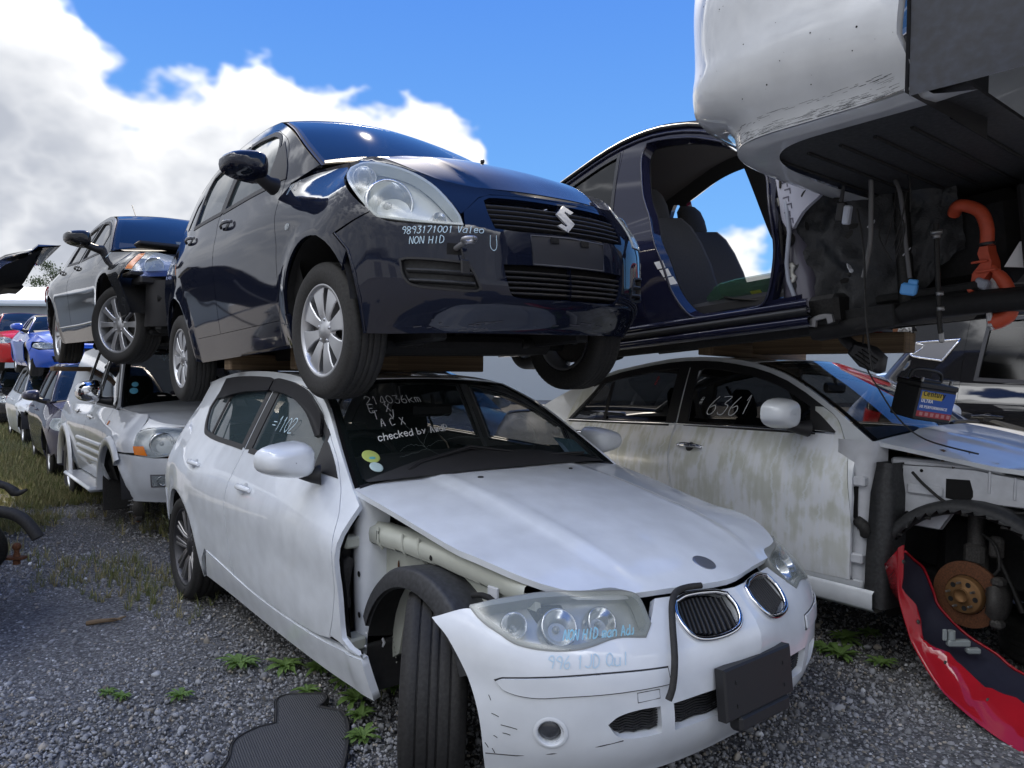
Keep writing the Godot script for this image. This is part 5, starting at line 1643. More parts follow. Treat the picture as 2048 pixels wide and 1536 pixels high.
# ---------------------------------------------------------------- navy hatchback on top of it
func navy_hatchback() -> void:
	var c := Car.new(SPEC.suz)
	var S := c.side
	var P: Material = M.navy_paint
	var root := thing("navy_hatchback", "dark navy five-door hatchback stacked on timber above the white hatchback", "car", pose(-.212, 1.299, -3.673, -51.98, 2.0, 1.52))
	var df := {"out": V2([-.50, 1.085, -.44, .92, -.385, .757, -.403, .665, -.43, .475, -.48, .387, -1.42, .395, -1.40, .584, -1.42, .956, -1.49, 1.09]) + upper(c, -1.40, -.86, .045, 6) + V2([-.62, 1.32]), "win": V2([-.74, 1.115, -1.42, 1.135]) + upper(c, -1.37, -.93, .085, 5) + V2([-.80, 1.40, -.745, 1.30]), "handle": Vector2(-1.24, 1.005)}
	var dr := {"out": V2([-1.498, 1.09, -1.428, .956, -1.408, .584, -1.428, .395, -1.88, .40, -1.935, .56, -2.0, .68, -2.10, .80, -2.16, .95, -2.20, 1.12, -2.23, 1.30, -2.24, 1.46]) + upper(c, -2.22, -1.42, .048, 6), "win": V2([-1.50, 1.14, -2.12, 1.17, -2.16, 1.44]) + upper(c, -2.12, -1.46, .088, 5), "handle": Vector2(-2.06, 1.06)}
	var bo := PackedVector2Array(c.railpoly())
	bo.append_array(P2([-2.86, 1.08, -2.84, .72, -2.73, .66, -2.73, .36, -1.92, .25, -.33, .25, -.33, .39, -.40, .48, -.37, .75, -.43, .92, -.42, 1.06]))
	var hl := SP([.143, .952, .112, 1.0, .18, 1.004, .314, .969, .462, .914, .584, .846, .673, .773, .73, .708, .750, .662, .668, .667, .56, .679, .45, .70, .411, .711, .364, .753, .275, .835], 60)
	var gr := SP([.812, .780, .833, .794, .90, .797, 1.0, .797, 1.1, .797, 1.1, .652, 1.03, .650, .948, .648, .863, .655, .838, .714], 50)
	var lo := SP([.889, .513, 1.0, .516, 1.1, .516, 1.1, .378, 1.0, .376, .935, .382, .912, .395, .897, .451], 50)
	var fo := SP([.503, .537, .536, .543, .717, .525, .768, .517, .79, .47, .808, .414, .785, .402, .669, .411, .546, .432, .512, .468], 50)
	var o := {"paint": P, "doors": [df, dr], "body": bo, "glass": mk("", Color(.22, .27, .28, .62), .02), "handle_mat": M.navy_paint, "screen_glass": mk("", Color(.04, .055, .06, .62), .02), "frit": .03,
		"quarter_window": SP([-2.24, 1.185, -2.44, 1.20, -2.40, 1.38, -2.26, 1.44], 30),
		"sill": SP([-1.93, .26, -1.86, .385, -1.2, .388, -.49, .380, -.36, .36, -.31, .265, -.9, .262, -1.5, .25], 50),
		"sill_mat": M.navy_paint,
		"fender": SP([-.41, 1.05, -.435, .92, -.375, .757, -.395, .665, -.425, .475, -.45, .39, -.30, .38, .20, .40, .262, .60, .19, .68, .38, .738, .27, .825, .14, .94, .10, 1.0, .06, 1.025, -.2, 1.055], 40),
		"front_bumper": SP([.20, .675, .26, .60, .29, .50, .302, .40, .31, .265, .45, .256, .765, .25, 1.1, .245, 1.1, .812, .83, .808, .79, .79, .745, .720, .757, .657, .668, .660, .56, .672, .45, .693, .38, .735], 30),
		"bumper_holes": [gr, lo, fo], "hood_skirt": V2([.145, 1.006, .18, 1.008, .314, .973, .462, .918, .584, .850, .676, .776, .735, .712, .748, .726, .788, .794, .832, .812, 1.1, .816]), "hood_off": .004, "engine_x": .0}
	shell(root, c, o)
	var bumper: Node = root.get_node("front_bumper")
	for m in 2:
		var zz := -1.0 if m == 1 else 1.0
		var le := MB.new()
		panel(le, S, inset(hl, .002), [], .005, .0, .03, .03, m)
		var hn := obj("headlight", le, M.haze_lens, root)
		var ri := MB.new()
		panel(ri, S, hl, [inset(hl, .009)], .003, .06, .03, .03, m)
		obj("headlight_rim", ri, mk("", lin(.40, .43, .42), .25), hn)
		var ho := MB.new()
		panel(ho, S, inset(hl, .003), [], -.075, 0, .04, .04, m)
		obj("headlight_housing", ho, mk("", lin(.80, .82, .78), .25, .2), hn)
		lamp_bowl(hn, on(S, .21, .955, -.035, m == 1), .046, .05, Vector3(.9, .15, .5 * zz).normalized())
		lamp_bowl(hn, on(S, .43, .80, -.035, m == 1), .088, .09, Vector3(1, .1, .35 * zz).normalized())
		lamp_bowl(hn, on(S, .66, .70, -.025, m == 1), .028, .03, Vector3(1, .1, .2 * zz).normalized())
		# fog lamp bezel with two louvres
		var fb := MB.new()
		panel(fb, S, fo, [], -.028, 0, .03, .03, m)
		var fz := obj("fog_bezel", fb, M.grey_plastic, root)
		var fe := MB.new()
		panel(fe, S, fo, [inset(fo, .008)], .002, .03, .03, .03, m)
		obj("bezel_edge", fe, M.black_plastic, fz)
		for k in [[.497, .53, .79], [.456, .535, .785]]:
			var lv := MB.new()
			var rows := []
			for i in 7:
				var u := lerpf(k[1], k[2], i / 6.0)
				var v: float = k[0] - i * .0035
				rows.append([on(S, u, v + .008, -.026, m == 1), on(S, u, v + .004, -.003, m == 1), on(S, u, v - .006, -.002, m == 1), on(S, u, v - .014, -.026, m == 1)])
			lv.loft(rows, false, Vector3(1, 0, zz))
			obj("louvre", lv, M.grey_plastic, fz)
		# grille bars, right and left halves
		for gq in [[gr, "upper_grille", 5, .668, .782, .83], [lo, "lower_grille", 5, .392, .502, .90]]:
			var bk := MB.new()
			panel(bk, S, gq[0], [], -.05, 0, .05, .05, m)
			var gn := obj(gq[1], bk, M.hole, root)
			for i in int(gq[2]):
				var v: float = lerpf(gq[3], gq[4], (i + .3) / gq[2])
				var sl := MB.new()
				var rows := []
				var u0: float = gq[5] + (.045 * (1.0 - float(i) / 4) if gq[1] == "upper_grille" else .02 * (1.0 - float(i) / 4)) - .012
				for k in 7:
					var u := lerpf(u0, 1.1, k / 6.0)
					rows.append([on(S, u, v + .006, -.035, m == 1), on(S, u, v + .005, -.010, m == 1), on(S, u, v - .004, -.007, m == 1), on(S, u, v - .010, -.035, m == 1)])
				sl.loft(rows, true, null)
				obj("grille_bar", sl, M.black_plastic, gn)
		mirror_shell(root, Vector3(-.50, 1.14, .92), Vector3(.15, .135, .22), P, zz, Vector3(-.53, 1.06, .77))
		var sail := MB.new()
		panel(sail, S, SP([-.50, 1.10, -.735, 1.112, -.742, 1.30, -.70, 1.36, -.60, 1.26, -.53, 1.17], 40), [], .003, .008, .05, .05, m)
		obj("mirror_sail", sail, M.black_plastic, root)
		disc_on("side_repeater", root, S, -.245, .80, .022, M.lens, .004, m == 1, .016)
		for w in [P2([-1.425, 1.13, -1.49, 1.12, -1.44, 1.53, -1.375, 1.53])]:
			var bt := MB.new()
			panel(bt, S, w, [], .003, .006, .05, .05, m)
			obj("pillar_trim", bt, M.black_plastic, root)
		var pd := MB.new()
		seam(pd, S, V2([.20, .678, .27, .60, .302, .50, .315, .40, .322, .27]), .004, .002, false, 6, m == 1)
		obj("arch_edge", pd, P, root)
	# badge
	var em := MB.new()
	em.xf = Transform3D(Basis(Vector3(0, 0, -1), Vector3(-.12, 1, 0).normalized(), Vector3(1, .12, 0).normalized()).orthonormalized(), S.at(1.1, .728) + Vector3(.012, 0, 0)) * Transform3D(Basis.from_scale(Vector3(.052, .055, .05)), Vector3.ZERO)
	for k in [1.0, -1.0]:
		var q := P2([-.95, .30, -.10, 1.05, .95, .62, .55, .42, .05, .62, -.10, .50, .95, -.30, .62, -.42, -.35, .18]) if k > 0 else P2([.95, -.30, .10, -1.05, -.95, -.62, -.55, -.42, -.05, -.62, .10, -.50, -.95, .30, -.62, .42, .35, -.18])
		em.prism(q, .2, .0)
	obj("badge", em, mk("", lin(.62, .64, .68), .25, .35), root)
	# plate recess
	var pr := MB.new()
	panel(pr, S, P2([.99, .515, 1.1, .517, 1.1, .648, .985, .640]), [], .0015, 0, .05, .05, 2)
	var pn := obj("plate_panel", pr, mk("", lin(.02, .022, .03), .45), bumper)
	var pe := MB.new()
	for m in 2: pe.tube([on(S, 1.1, .642, .004, m == 1), on(S, .985, .636, .004, m == 1), on(S, .99, .52, .004, m == 1), on(S, 1.1, .521, .004, m == 1)], .003, 5)
	obj("plate_edge", pe, mk("", lin(.08, .085, .10), .5), pn)
	var ph := MB.new()
	for z in [.085, -.085]: ph.box(S.at(1.1, .625) + Vector3(.004, 0, z), Vector3(.006, .026, .045), .002)
	obj("plate_slot", ph, M.hole, pn)
	# towing eye
	var te := MB.new()
	var b := on(S, .72, .570, -.01)
	var d := Vector3(.90, .10, .12).normalized()
	te.tube([b, b + d * .10], .011, 10)
	var ring := []
	for k in 17: ring.append(b + d * .122 + (d * cos(TAU * k / 16) + Vector3(0, 0, -1) * sin(TAU * k / 16)) * .026)
	te.tube(ring, .0085, 8)
	obj("towing_eye", te, M.bare_steel, root)
	var tcv := MB.new()
	panel(tcv, S, SP([.688, .548, .742, .545, .744, .588, .69, .592], 50, 2), [], .001, 0, .03, .03)
	obj("towing_eye_hole", tcv, M.hole, root)
	var cap := MB.new()
	cap.tube([b + d * .05, b + d * .06 + Vector3(0, -.03, 0), b + d * .06 + Vector3(.0, -.06, -.01)], .003, 5)
	cap.box(b + d * .06 + Vector3(.0, -.085, -.012), Vector3(.012, .055, .04), .004)
	obj("towing_eye_cap", cap, M.black_plastic, root)
	# wiper, washer jet, cowl, inside
	var hd: Node = root.get_node("hood")
	var jet := MB.new()
	jet.ball(c.hood.at(.02, .38) + Vector3(0, .014, 0), Vector3(.012, .012, .010), 10, 8)
	obj("washer_jet", jet, M.black_plastic, hd)
	var cw := MB.new()
	panel(cw, c.screen, P2([-.96, -.0, .96, 0, .95, .06, -.95, .06]), [], .004, .0, .1, .1)
	obj("cowl", cw, M.black_plastic, root)
	interior(root, c, -.55, 1.10, -1.25, .05)
	pen("writing", root, S, Vector2(.520, .632), "9893171001 Valeo", .026, Vector2(1, 1), M.pen_pale, false, .0028, .15)
	pen("writing", root, S, Vector2(.548, .592), "NON HID", .027, Vector2(1, 1), M.pen_pale, false, .0028, .15)
	pen("writing", root, S, Vector2(.845, .565), "U", .06, Vector2(.7, 1), M.pen_pale, false, .0025, .0)
	pen("writing", root, S, Vector2(-.40, .99), "V", .05, Vector2(1, 1), M.pen_pale, false, .003)
	pen("writing", root, S, Vector2(-.34, 1.0), "S", .05, Vector2(1, 1), mk("", lin(.14, .15, .18), .5), false, .003)
	# scuffs along the lower lip
	var sf := MB.new()
	for i in 46:
		var u := rng.randf_range(.55, 1.09)
		var v := rng.randf_range(.252, .30)
		var l := rng.randf_range(.01, .05)
		var m := rng.randf() < .35
		sf.flat([on(S, u, v, .0015, m), on(S, u + l, v + .003, .0015, m), on(S, u + l, v + .006, .0015, m), on(S, u, v + .004, .0015, m)], S.nor(u, v))
	obj("scuff", sf, mk("", lin(.06, .06, .07), .7), bumper).set_meta("kind", "stuff")
	# underneath
	under(root, -2.6, .5, .30, 1.3)
	wheel(root, Vector3(-2.36, .30, .715), "eight", .302, .185, .203, 1, 0.0, 0.0, .1)
	wheel(root, Vector3(-2.36, .30, -.715), "eight", .302, .185, .203, -1)
	wheel(root, Vector3(0, .30, .705), "eight", .302, .185, .203, 1, .05, 0.0, .2)
	wheel(root, Vector3(0, .30, -.715), "eight", .302, .185, .203, -1, .05)
func under(root: Node, x0: float, x1: float, y: float, w: float) -> void:
	var f := MB.new()
	f.box(Vector3((x0 + x1) / 2, y + .02, 0), Vector3(x1 - x0, .04, w), .01)
	for z in [-.42, .42]: f.box(Vector3((x0 + x1) / 2, y - .03, z), Vector3(x1 - x0 - .2, .07, .08), .012)
	f.box(Vector3(x1 - .55, y - .06, 0), Vector3(.22, .09, w * .8), .03)
	f.box(Vector3(x0 + .35, y - .04, 0), Vector3(.12, .09, w * .8), .03)
	obj("underbody", f, M.dull_black, root)
	var e := MB.new()
	e.tube(K.crline([Vector3(x1 - .5, y - .02, .05), Vector3(x1 - 1.2, y - .05, .10), Vector3(x0 + .9, y - .05, .12), Vector3(x0 + .5, y - .04, .25)], 12), .03, 8)
	e.xf = Transform3D(Basis(Vector3.UP, PI / 2), Vector3(x0 + .25, y - .05, .25))
	e.lathe([Vector2(.0001, .25), Vector2(.075, .23), Vector2(.085, .15), Vector2(.085, -.15), Vector2(.075, -.23), Vector2(.0001, -.25)], 16)
	obj("exhaust", e, M.dark_metal, root)
	for s in [-1, 1]:
		var a := MB.new()
		a.tube([Vector3(.05, y - .05, .30 * s), Vector3(0, y - .06, .62 * s)], .028, 6)
		a.tube([Vector3(-.18, y - .04, .32 * s), Vector3(0, y - .06, .60 * s)], .022, 6)
		a.tube([Vector3(0, y - .02, .58 * s), Vector3(0, y + .5, .54 * s)], .035, 8)
		obj("suspension_arm", a, M.dark_metal, root)
# ---------------------------------------------------------------- ground
func ground() -> void:
	var n := 768
	var f := FastNoiseLite.new()
	f.noise_type = FastNoiseLite.TYPE_CELLULAR; f.frequency = .055; f.seed = 5; f.cellular_return_type = FastNoiseLite.RETURN_CELL_VALUE; f.fractal_type = FastNoiseLite.FRACTAL_NONE
	var cell := f.get_seamless_image(n, n)
	f.cellular_return_type = FastNoiseLite.RETURN_DISTANCE
	var dist := f.get_seamless_image(n, n)
	var fine := noise_img(n, .05, 5, 0.0, 1.0, 8)
	cell.convert(Image.FORMAT_L8); dist.convert(Image.FORMAT_L8)
	var cd := cell.get_data()
	var dd := dist.get_data()
	var fd := fine.get_data()
	var al := PackedByteArray()
	al.resize(n * n * 3)
	var hg := PackedByteArray()
	hg.resize(n * n)
	for i in n * n:
		var v := .72 + .38 * (cd[i] / 255.0 - .5) + .30 * (fd[i] / 255.0 - .5)
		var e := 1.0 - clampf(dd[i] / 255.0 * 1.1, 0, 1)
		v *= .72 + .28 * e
		var wm := (fd[i] / 255.0 - .5) * .06
		al[i * 3] = clampi(int((v + wm) * 255), 0, 255); al[i * 3 + 1] = clampi(int(v * 255), 0, 255); al[i * 3 + 2] = clampi(int((v - wm) * 255), 0, 255)
		hg[i] = clampi(int((e * .8 + fd[i] / 255.0 * .2) * 255), 0, 255)
	var hi := Image.create_from_data(n, n, false, Image.FORMAT_L8, hg)
	var ni := hi.duplicate()
	ni.convert(Image.FORMAT_RGBA8)
	ni.bump_map_to_normal_map(5.0)
	var m := mk("gravel", lin(.26, .262, .268), .95, 0.0, {"albedo_texture": tex(Image.create_from_data(n, n, false, Image.FORMAT_RGB8, al)), "normal_enabled": true, "normal_texture": tex(ni), "normal_scale": 1.0})
	m.uv1_triplanar = true; m.uv1_world_triplanar = true; m.uv1_scale = Vector3.ONE * 1.6
	var mb := MB.new()
	var xs := [-900.0, -200.0, -60.0]
	for i in 61: xs.append(-24.0 + i * .6)
	xs.append_array([40.0, 200.0, 900.0])
	var zs := [-900.0, -200.0, -60.0]
	for i in 61: zs.append(-30.0 + i * .6)
	zs.append_array([30.0, 200.0])
	var fn := FastNoiseLite.new()
	fn.frequency = .25; fn.seed = 2
	var rows := []
	for z in zs:
		var r := []
		for x in xs: r.append(Vector3(x, fn.get_noise_2d(x, z) * .03 - .012, z))
		rows.append(r)
	mb.loft(rows, false, Vector3.UP)
	var o := obj("ground", mb, m, self)
	o.set_meta("kind", "structure")
# ---------------------------------------------------------------- white sedan on the right
func grime_tex() -> ImageTexture:
	# mould and run marks on long-standing white paint, laid over X -2.7..-.3 and Y .2..1.1
	var w := 640
	var h := 320
	var f := FastNoiseLite.new()
	f.seed = 21; f.frequency = .02; f.fractal_octaves = 5
	var g := FastNoiseLite.new()
	g.seed = 8; g.frequency = .05; g.fractal_octaves = 4
	var drip := FastNoiseLite.new()
	drip.seed = 3; drip.frequency = .06; drip.fractal_octaves = 3
	var im := Image.create(w, h, false, Image.FORMAT_RGB8)
	for y in h:
		var Y := float(y) / h
		for x in w:
			var a := f.get_noise_2d(x, y * .6) * .5 + .5
			var b := g.get_noise_2d(x * 1.5, y * .35) * .5 + .5
			var c := drip.get_noise_2d(x * 1.6, y * .08) * .5 + .5
			var k := smoothstep(.42, .72, a * .75 + b * .2 + c * .2) * (.8 - .5 * smoothstep(.4, 1.0, Y)) + smoothstep(.86, 1.0, Y) * .4 + smoothstep(.14, .03, Y) * .25
			k = clampf(k * .75 + (b - .5) * .25 + (c - .5) * .18, 0, 1)
			var col := Color(.98, .98, .98).lerp(Color(.79, .79, .71), k)
			im.set_pixel(x, y, col)
	var rr := RandomNumberGenerator.new()
	rr.seed = 12
	for i in 26: # clean runs washed down from the waist
		var x := rr.randf_range(.1, .98) * w
		var y := rr.randf_range(.05, .12) * h
		var l := rr.randf_range(.1, .75) * h
		var wd := rr.randf_range(.8, 2.4)
		for k in int(l):
			x += rr.randf_range(-.9, .9)
			for q in range(-2, 3):
				var px := int(x) + q
				if px >= 0 and px < w and int(y) + k < h and absf(q) <= wd: im.set_pixel(px, int(y) + k, im.get_pixel(px, int(y) + k).lerp(Color(.98, .99, 1.0), .55))
	return tex(im)
func white_sedan() -> void:
	var c := Car.new(SPEC.sedan)
	var S := c.side
	var root := thing("white_sedan", "white four-door sedan with green mould streaks on its doors and its right front wing missing", "car", pose(2.642, .063, -3.758, -52.41, -.57, -1.15))
	var gm := mk("", lin(.80, .83, .87), .5, 0.0, {"albedo_texture": grime_tex(), "clearcoat_enabled": true, "clearcoat": .5, "clearcoat_roughness": .25})
	gm.uv1_scale = Vector3(1 / 2.5, -1 / .92, 1); gm.uv1_offset = Vector3(2.75 / 2.5, 1.10 / .92, 0)
	var o := std(c, -.475, -1.59, -2.42, {"paint": M.white_paint, "skip": ["fender_r", "liner_f_r"], "hull_front": -.44, "glass": mk("", Color(.015, .017, .018, .80), .02), "handle_mat": M.chrome, "hl_y": .70, "screen_glass": mk("", Color(.10, .13, .13, .38), .02), "sail": -.74, "frit": .03, "engine_x": .05, "hood_off": .02})
	o.doors[0].out = SP([-.545, 1.012, -.50, .90, -.452, .647, -.458, .305, -.78, .300, -1.54, .297, -1.575, .62, -1.632, .92, -1.628, 1.0], 40, 4)
	o.doors[0].out = V2([-.555, 1.010, -.50, .90, -.452, .647, -.458, .305, -.78, .300, -1.54, .297, -1.575, .62, -1.632, .92, -1.628, .985]) + upper(c, -1.615, -.62, .030, 9)
	o.doors[0].win = V2([-.735, 1.030, -1.557, 1.020, -1.64, 1.335]) + upper(c, -1.60, -.95, .07, 6) + V2([-.775, 1.155])
	o.doors[1].out = V2([-1.638, .985, -1.640, .92, -1.584, .62, -1.548, .297, -2.26, .300, -2.36, .42, -2.44, .58, -2.56, .70, -2.64, .82, -2.655, .975]) + upper(c, -2.62, -1.624, .032, 8)
	o.doors[1].win = V2([-1.715, 1.010, -2.60, .982, -2.48, 1.145]) + upper(c, -2.42, -1.79, .068, 6)
	o.doors[0].handle = Vector2(-1.47, .878)
	o.doors[1].handle = Vector2(-2.44, .88)
	shell(root, c, o)
	std_front(root, c, o)
	for d in root.get_children():
		if String(d.name).begins_with("door") and not String(d.name).begins_with("door_m"): (d as MeshInstance3D).material_override = gm
	for m in 2:
		var ch := MB.new()
		seam(ch, S, V2([-2.63, .972, -2.2, .985, -1.645, 1.006]), .008, .004, false, 6, m == 1)
		obj("waist_trim", ch, M.chrome, root)
		ch = MB.new()
		seam(ch, S, V2([-1.625, 1.006, -1.1, 1.018, -.60, 1.020]), .008, .004, false, 6, m == 1)
		obj("waist_trim", ch, M.chrome, root)
		for w in [P2([-1.555, 1.018, -1.627, 1.012, -1.70, 1.37, -1.63, 1.37]), P2([-1.639, 1.01, -1.715, 1.01, -1.79, 1.36, -1.71, 1.37]), P2([-2.245, .99, -2.27, .99, -2.34, 1.25, -2.315, 1.26])]:
			var bt := MB.new()
			panel(bt, S, w, [], .003, .006, .05, .05, m)
			obj("pillar_trim", bt, M.black_plastic, root)
		var uf := MB.new()
		panel(uf, S, PackedVector2Array(upper(c, -.70, -2.55, .028, 14) + upper(c, -2.50, -.78, .072, 14)), [], .0025, 0, .06, .03, m)
		obj("window_surround", uf, M.black_plastic, root)
		var sail := MB.new()
		panel(sail, S, SP([-.60, 1.028, -.742, 1.032, -.775, 1.15, -.70, 1.105], 40), [], .004, .008, .05, .05, m)
		obj("mirror_sail", sail, M.black_plastic, root)
		mirror_shell(root, Vector3(-.78, 1.115, 1.0), Vector3(.13, .155, .22), M.white_paint, -1.0 if m == 1 else 1.0, Vector3(-.72, 1.04, .84))
	interior(root, c, -.62, 1.0, -1.5)
	pen("writing", root, S, Vector2(-1.44, 1.075), "6361", .105, Vector2(1, 1), M.pen_white, false, .005, .15, .05)
	pen("writing", root, S, Vector2(-1.52, 1.135), "#", .045, Vector2(1, 1), M.pen_white, false, .003)
	pen("writing", root, S, Vector2(-1.94, 1.25), "8", .05, Vector2(.6, 1), mk("", lin(.55, .02, .02), .5), false, .006)
	wiper(root, c.screen, V2([.1, .01, .0, .03, -.3, .05, -.75, .10]))
	# bared side: hinge post, inner wing, strut top rail
	var post := MB.new()
	var rows := []
	for y in [.24, .40, .60, .80, .95, 1.0]: rows.append([Vector3(-.62, y, .70), Vector3(-.56, y, .83), Vector3(-.47, y, .845), Vector3(-.385, y, .83), Vector3(-.37, y, .70)])
	post.loft(rows, false, Vector3(.3, 0, 1))
	var pn := obj("hinge_pillar", post, M.primer_white, root)
	var hg := MB.new()
	hg.box(Vector3(-.43, .80, .85), Vector3(.06, .05, .05), .008)
	obj("door_hinge", hg, M.primer_white, pn)
	hg = MB.new()
	hg.box(Vector3(-.43, .42, .85), Vector3(.06, .05, .05), .008)
	obj("door_hinge", hg, M.primer_white, pn)
	hg = MB.new()
	hg.tube(K.crline([Vector3(-.44, .60, .84), Vector3(-.40, .58, .86), Vector3(-.40, .54, .84)], 6), .028, 8)
	obj("cable_boot", hg, M.rubber, pn)
	var gd := MB.new()
	rows = []
	for y in [.20, .30, .45, .6, .75, .88, .90]:
		var z: float = .80 + .02 * sin(y * 5.0)
		var e := .0 if y < .88 else .02
		rows.append([Vector3(-.385 + e, y, z - .10), Vector3(-.385 + e, y, z + .05), Vector3(-.30, y, z + .055 - e), Vector3(-.285 - e, y, z + .0), Vector3(-.28 - e, y, z - .12)])
	gd.loft(rows, false, Vector3(.2, 0, 1), false)
	obj("splash_guard", gd, M.grey_plastic, root)
	var ap := MB.new()
	ap.xf = Transform3D(Basis(), Vector3(0, 0, .70))
	ap.prism(SP([-.30, .60, -.30, .89, .02, .90, .40, .85, .70, .80, .70, .68, .4, .74, .1, .75, -.06, .70, -.12, .60], 30, 2), .03, .004)
	var an := obj("inner_wing", ap, M.primer_white, root)
	var hol := MB.new()
	hol.xf = Transform3D(Basis(), Vector3(0, 0, .7025))
	hol.prism(SP([-.10, .755, -.10, .845, .0, .85, .015, .775, -.02, .75], 70, 3), .003)
	obj("opening", hol, M.hole, an)
	for i in 6:
		var rb := MB.new()
		var x := .08 + i * .10
		rb.tube([Vector3(x, .90 - i * .018, .700), Vector3(x, .80 - i * .016, .702)], .006, 5)
		obj("rib", rb, M.primer_white, an)
	var rl := MB.new()
	rl.box(Vector3(-.19, .78, .71), Vector3(.16, .05, .02), .008)
	obj("rib", rl, M.primer_white, an)
	for q in [[-.27, .655, .012], [-.21, .87, .008]]:
		var hs := MB.new()
		inset_hole(hs, Vector3(q[0], q[1], .7025), q[2])
		obj("bolt_hole", hs, M.hole, an)
	var bd := MB.new()
	bd.xf = Transform3D(Basis(), Vector3(-.205, .655, .703))
	bd.lathe([Vector2(.0001, .004), Vector2(.02, .004), Vector2(.024, 0)], 14)
	obj("rust_stain", bd, M.rust, an)
	var br := MB.new()
	br.tube(K.crline([Vector3(.30, .86, .69), Vector3(.34, .90, .72), Vector3(.42, .90, .72), Vector3(.46, .845, .69)], 10), .008, 6)
	br.tube([Vector3(.33, .87, .70), Vector3(.42, .885, .71)], .006, 5)
	obj("wing_bracket", br, M.steel, an)
	var cab := MB.new()
	cab.tube(K.crline([Vector3(-.24, .86, .73), Vector3(-.16, .80, .76), Vector3(-.05, .735, .77), Vector3(.10, .72, .74), Vector3(.30, .74, .73), Vector3(.6, .70, .73)], 24), .007, 6)
	obj("wiring", cab, M.rubber, an)
	var lf := MB.new()
	rng.seed = 5
	for i in 30:
		var t := Basis(Vector3(rng.randf() - .5, 1, rng.randf() - .5).normalized(), rng.randf() * TAU)
		var p := Vector3(rng.randf_range(-.34, -.02), .935 + rng.randf_range(-.02, .03), rng.randf_range(.55, .70))
		lf.flat([p, p + t * Vector3(.03, .003, .008), p + t * Vector3(.05, 0, 0), p + t * Vector3(.03, .002, -.01)], Vector3.UP)
	var lfo := obj("dead_leaves", lf, mk("", lin(.16, .09, .05), .9), root)
	lfo.set_meta("kind", "stuff")
	var gut := MB.new()
	gut.box(Vector3(-.12, .90, .62), Vector3(.50, .04, .12), .012)
	gut.tube(K.crline([Vector3(-.34, 1.0, .62), Vector3(-.2, .97, .64), Vector3(-.1, .945, .66), Vector3(.1, .925, .66)], 10), .014, 6)
	obj("scuttle", gut, M.primer_white, root)
	# liner, strut, bare brake
	for q in [[.385, .55, .80, "liner_rim"]]:
		var l := MB.new()
		rows = []
		for i in 27:
			var a := lerpf(-.05, 3.3, i / 26.0)
			var d := Vector3(cos(a), sin(a), 0)
			var ce := Vector3(.03, .33, 0)
			rows.append([ce + d * .43 + Vector3(0, 0, .60), ce + d * .435 + Vector3(0, 0, .76), ce + d * .425 + Vector3(0, 0, .80), ce + d * .395 + Vector3(0, 0, .815), ce + d * .375 + Vector3(0, 0, .80), ce + d * .37 + Vector3(0, 0, .76)])
		l.loft(rows, false, Vector3(0, .6, 1))
		obj("wheel_arch_liner", l, M.grey_plastic, root)
	var l2 := MB.new()
	arch_liner(l2, .03, .33, .40, .36, .76, -.4, PI + .5)
	obj("wheel_arch_liner", l2, M.dull_black, root)
	for i in 7:
		var a := lerpf(.3, 2.9, i / 6.0)
		var tb := MB.new()
		tb.box(Vector3(.03 + cos(a) * .372, .33 + sin(a) * .372, .80), Vector3(.03, .014, .008), .003)
		obj("liner_clip", tb, M.dark_metal, root)
	brake_hub(root, Vector3(0, .325, .70), .150, -.12, mk("", lin(.22, .12, .05), .6, .6))
	var stt := MB.new()
	stt.tube([Vector3(.02, .33, .60), Vector3(-.01, .62, .585), Vector3(-.02, .90, .56)], [.05, .035, .028], 10)
	stt.box(Vector3(.0, .50, .61), Vector3(.09, .10, .06), .015)
	stt.box(Vector3(.09, .55, .62), Vector3(.06, .10, .03), .01)
	obj("strut", stt, M.cast_iron, root)
	var hz := MB.new()
	hz.tube(K.crline([Vector3(.05, .40, .66), Vector3(.12, .46, .68), Vector3(.10, .56, .66), Vector3(.03, .60, .62)], 12), .007, 6)
	obj("brake_hose", hz, M.rubber, root)
	for q in [[Vector3(.10, .50, .62), Vector3(.20, .28, .62)], [Vector3(.20, .55, .60), Vector3(.22, .30, .56)], [Vector3(0, .22, .62), Vector3(-.1, .24, .3)]]:
		var lk := MB.new()
		lk.tube(q, .014, 8)
		obj("link_rod", lk, M.dark_metal, root)
	wheel(root, Vector3(-2.78, .32, .74), "five", .325, .215, .215, 1)
	wheel(root, Vector3(-2.78, .32, -.74), "five", .325, .215, .215, -1)
	wheel(root, Vector3(0, .32, -.74), "five", .325, .215, .215, -1)
	var si := MB.new()
	rows = []
	for x in [-.33, -.6, -1.2, -1.8, -2.35]: rows.append([Vector3(x, .285, .885), Vector3(x, .27, .905), Vector3(x, .20, .90), Vector3(x, .175, .86), Vector3(x, .175, .75)])
	si.loft(rows, false, Vector3(0, 0, 1))
	obj("sill_cover", si, M.white_paint, root)
	tag_battery(root, c)
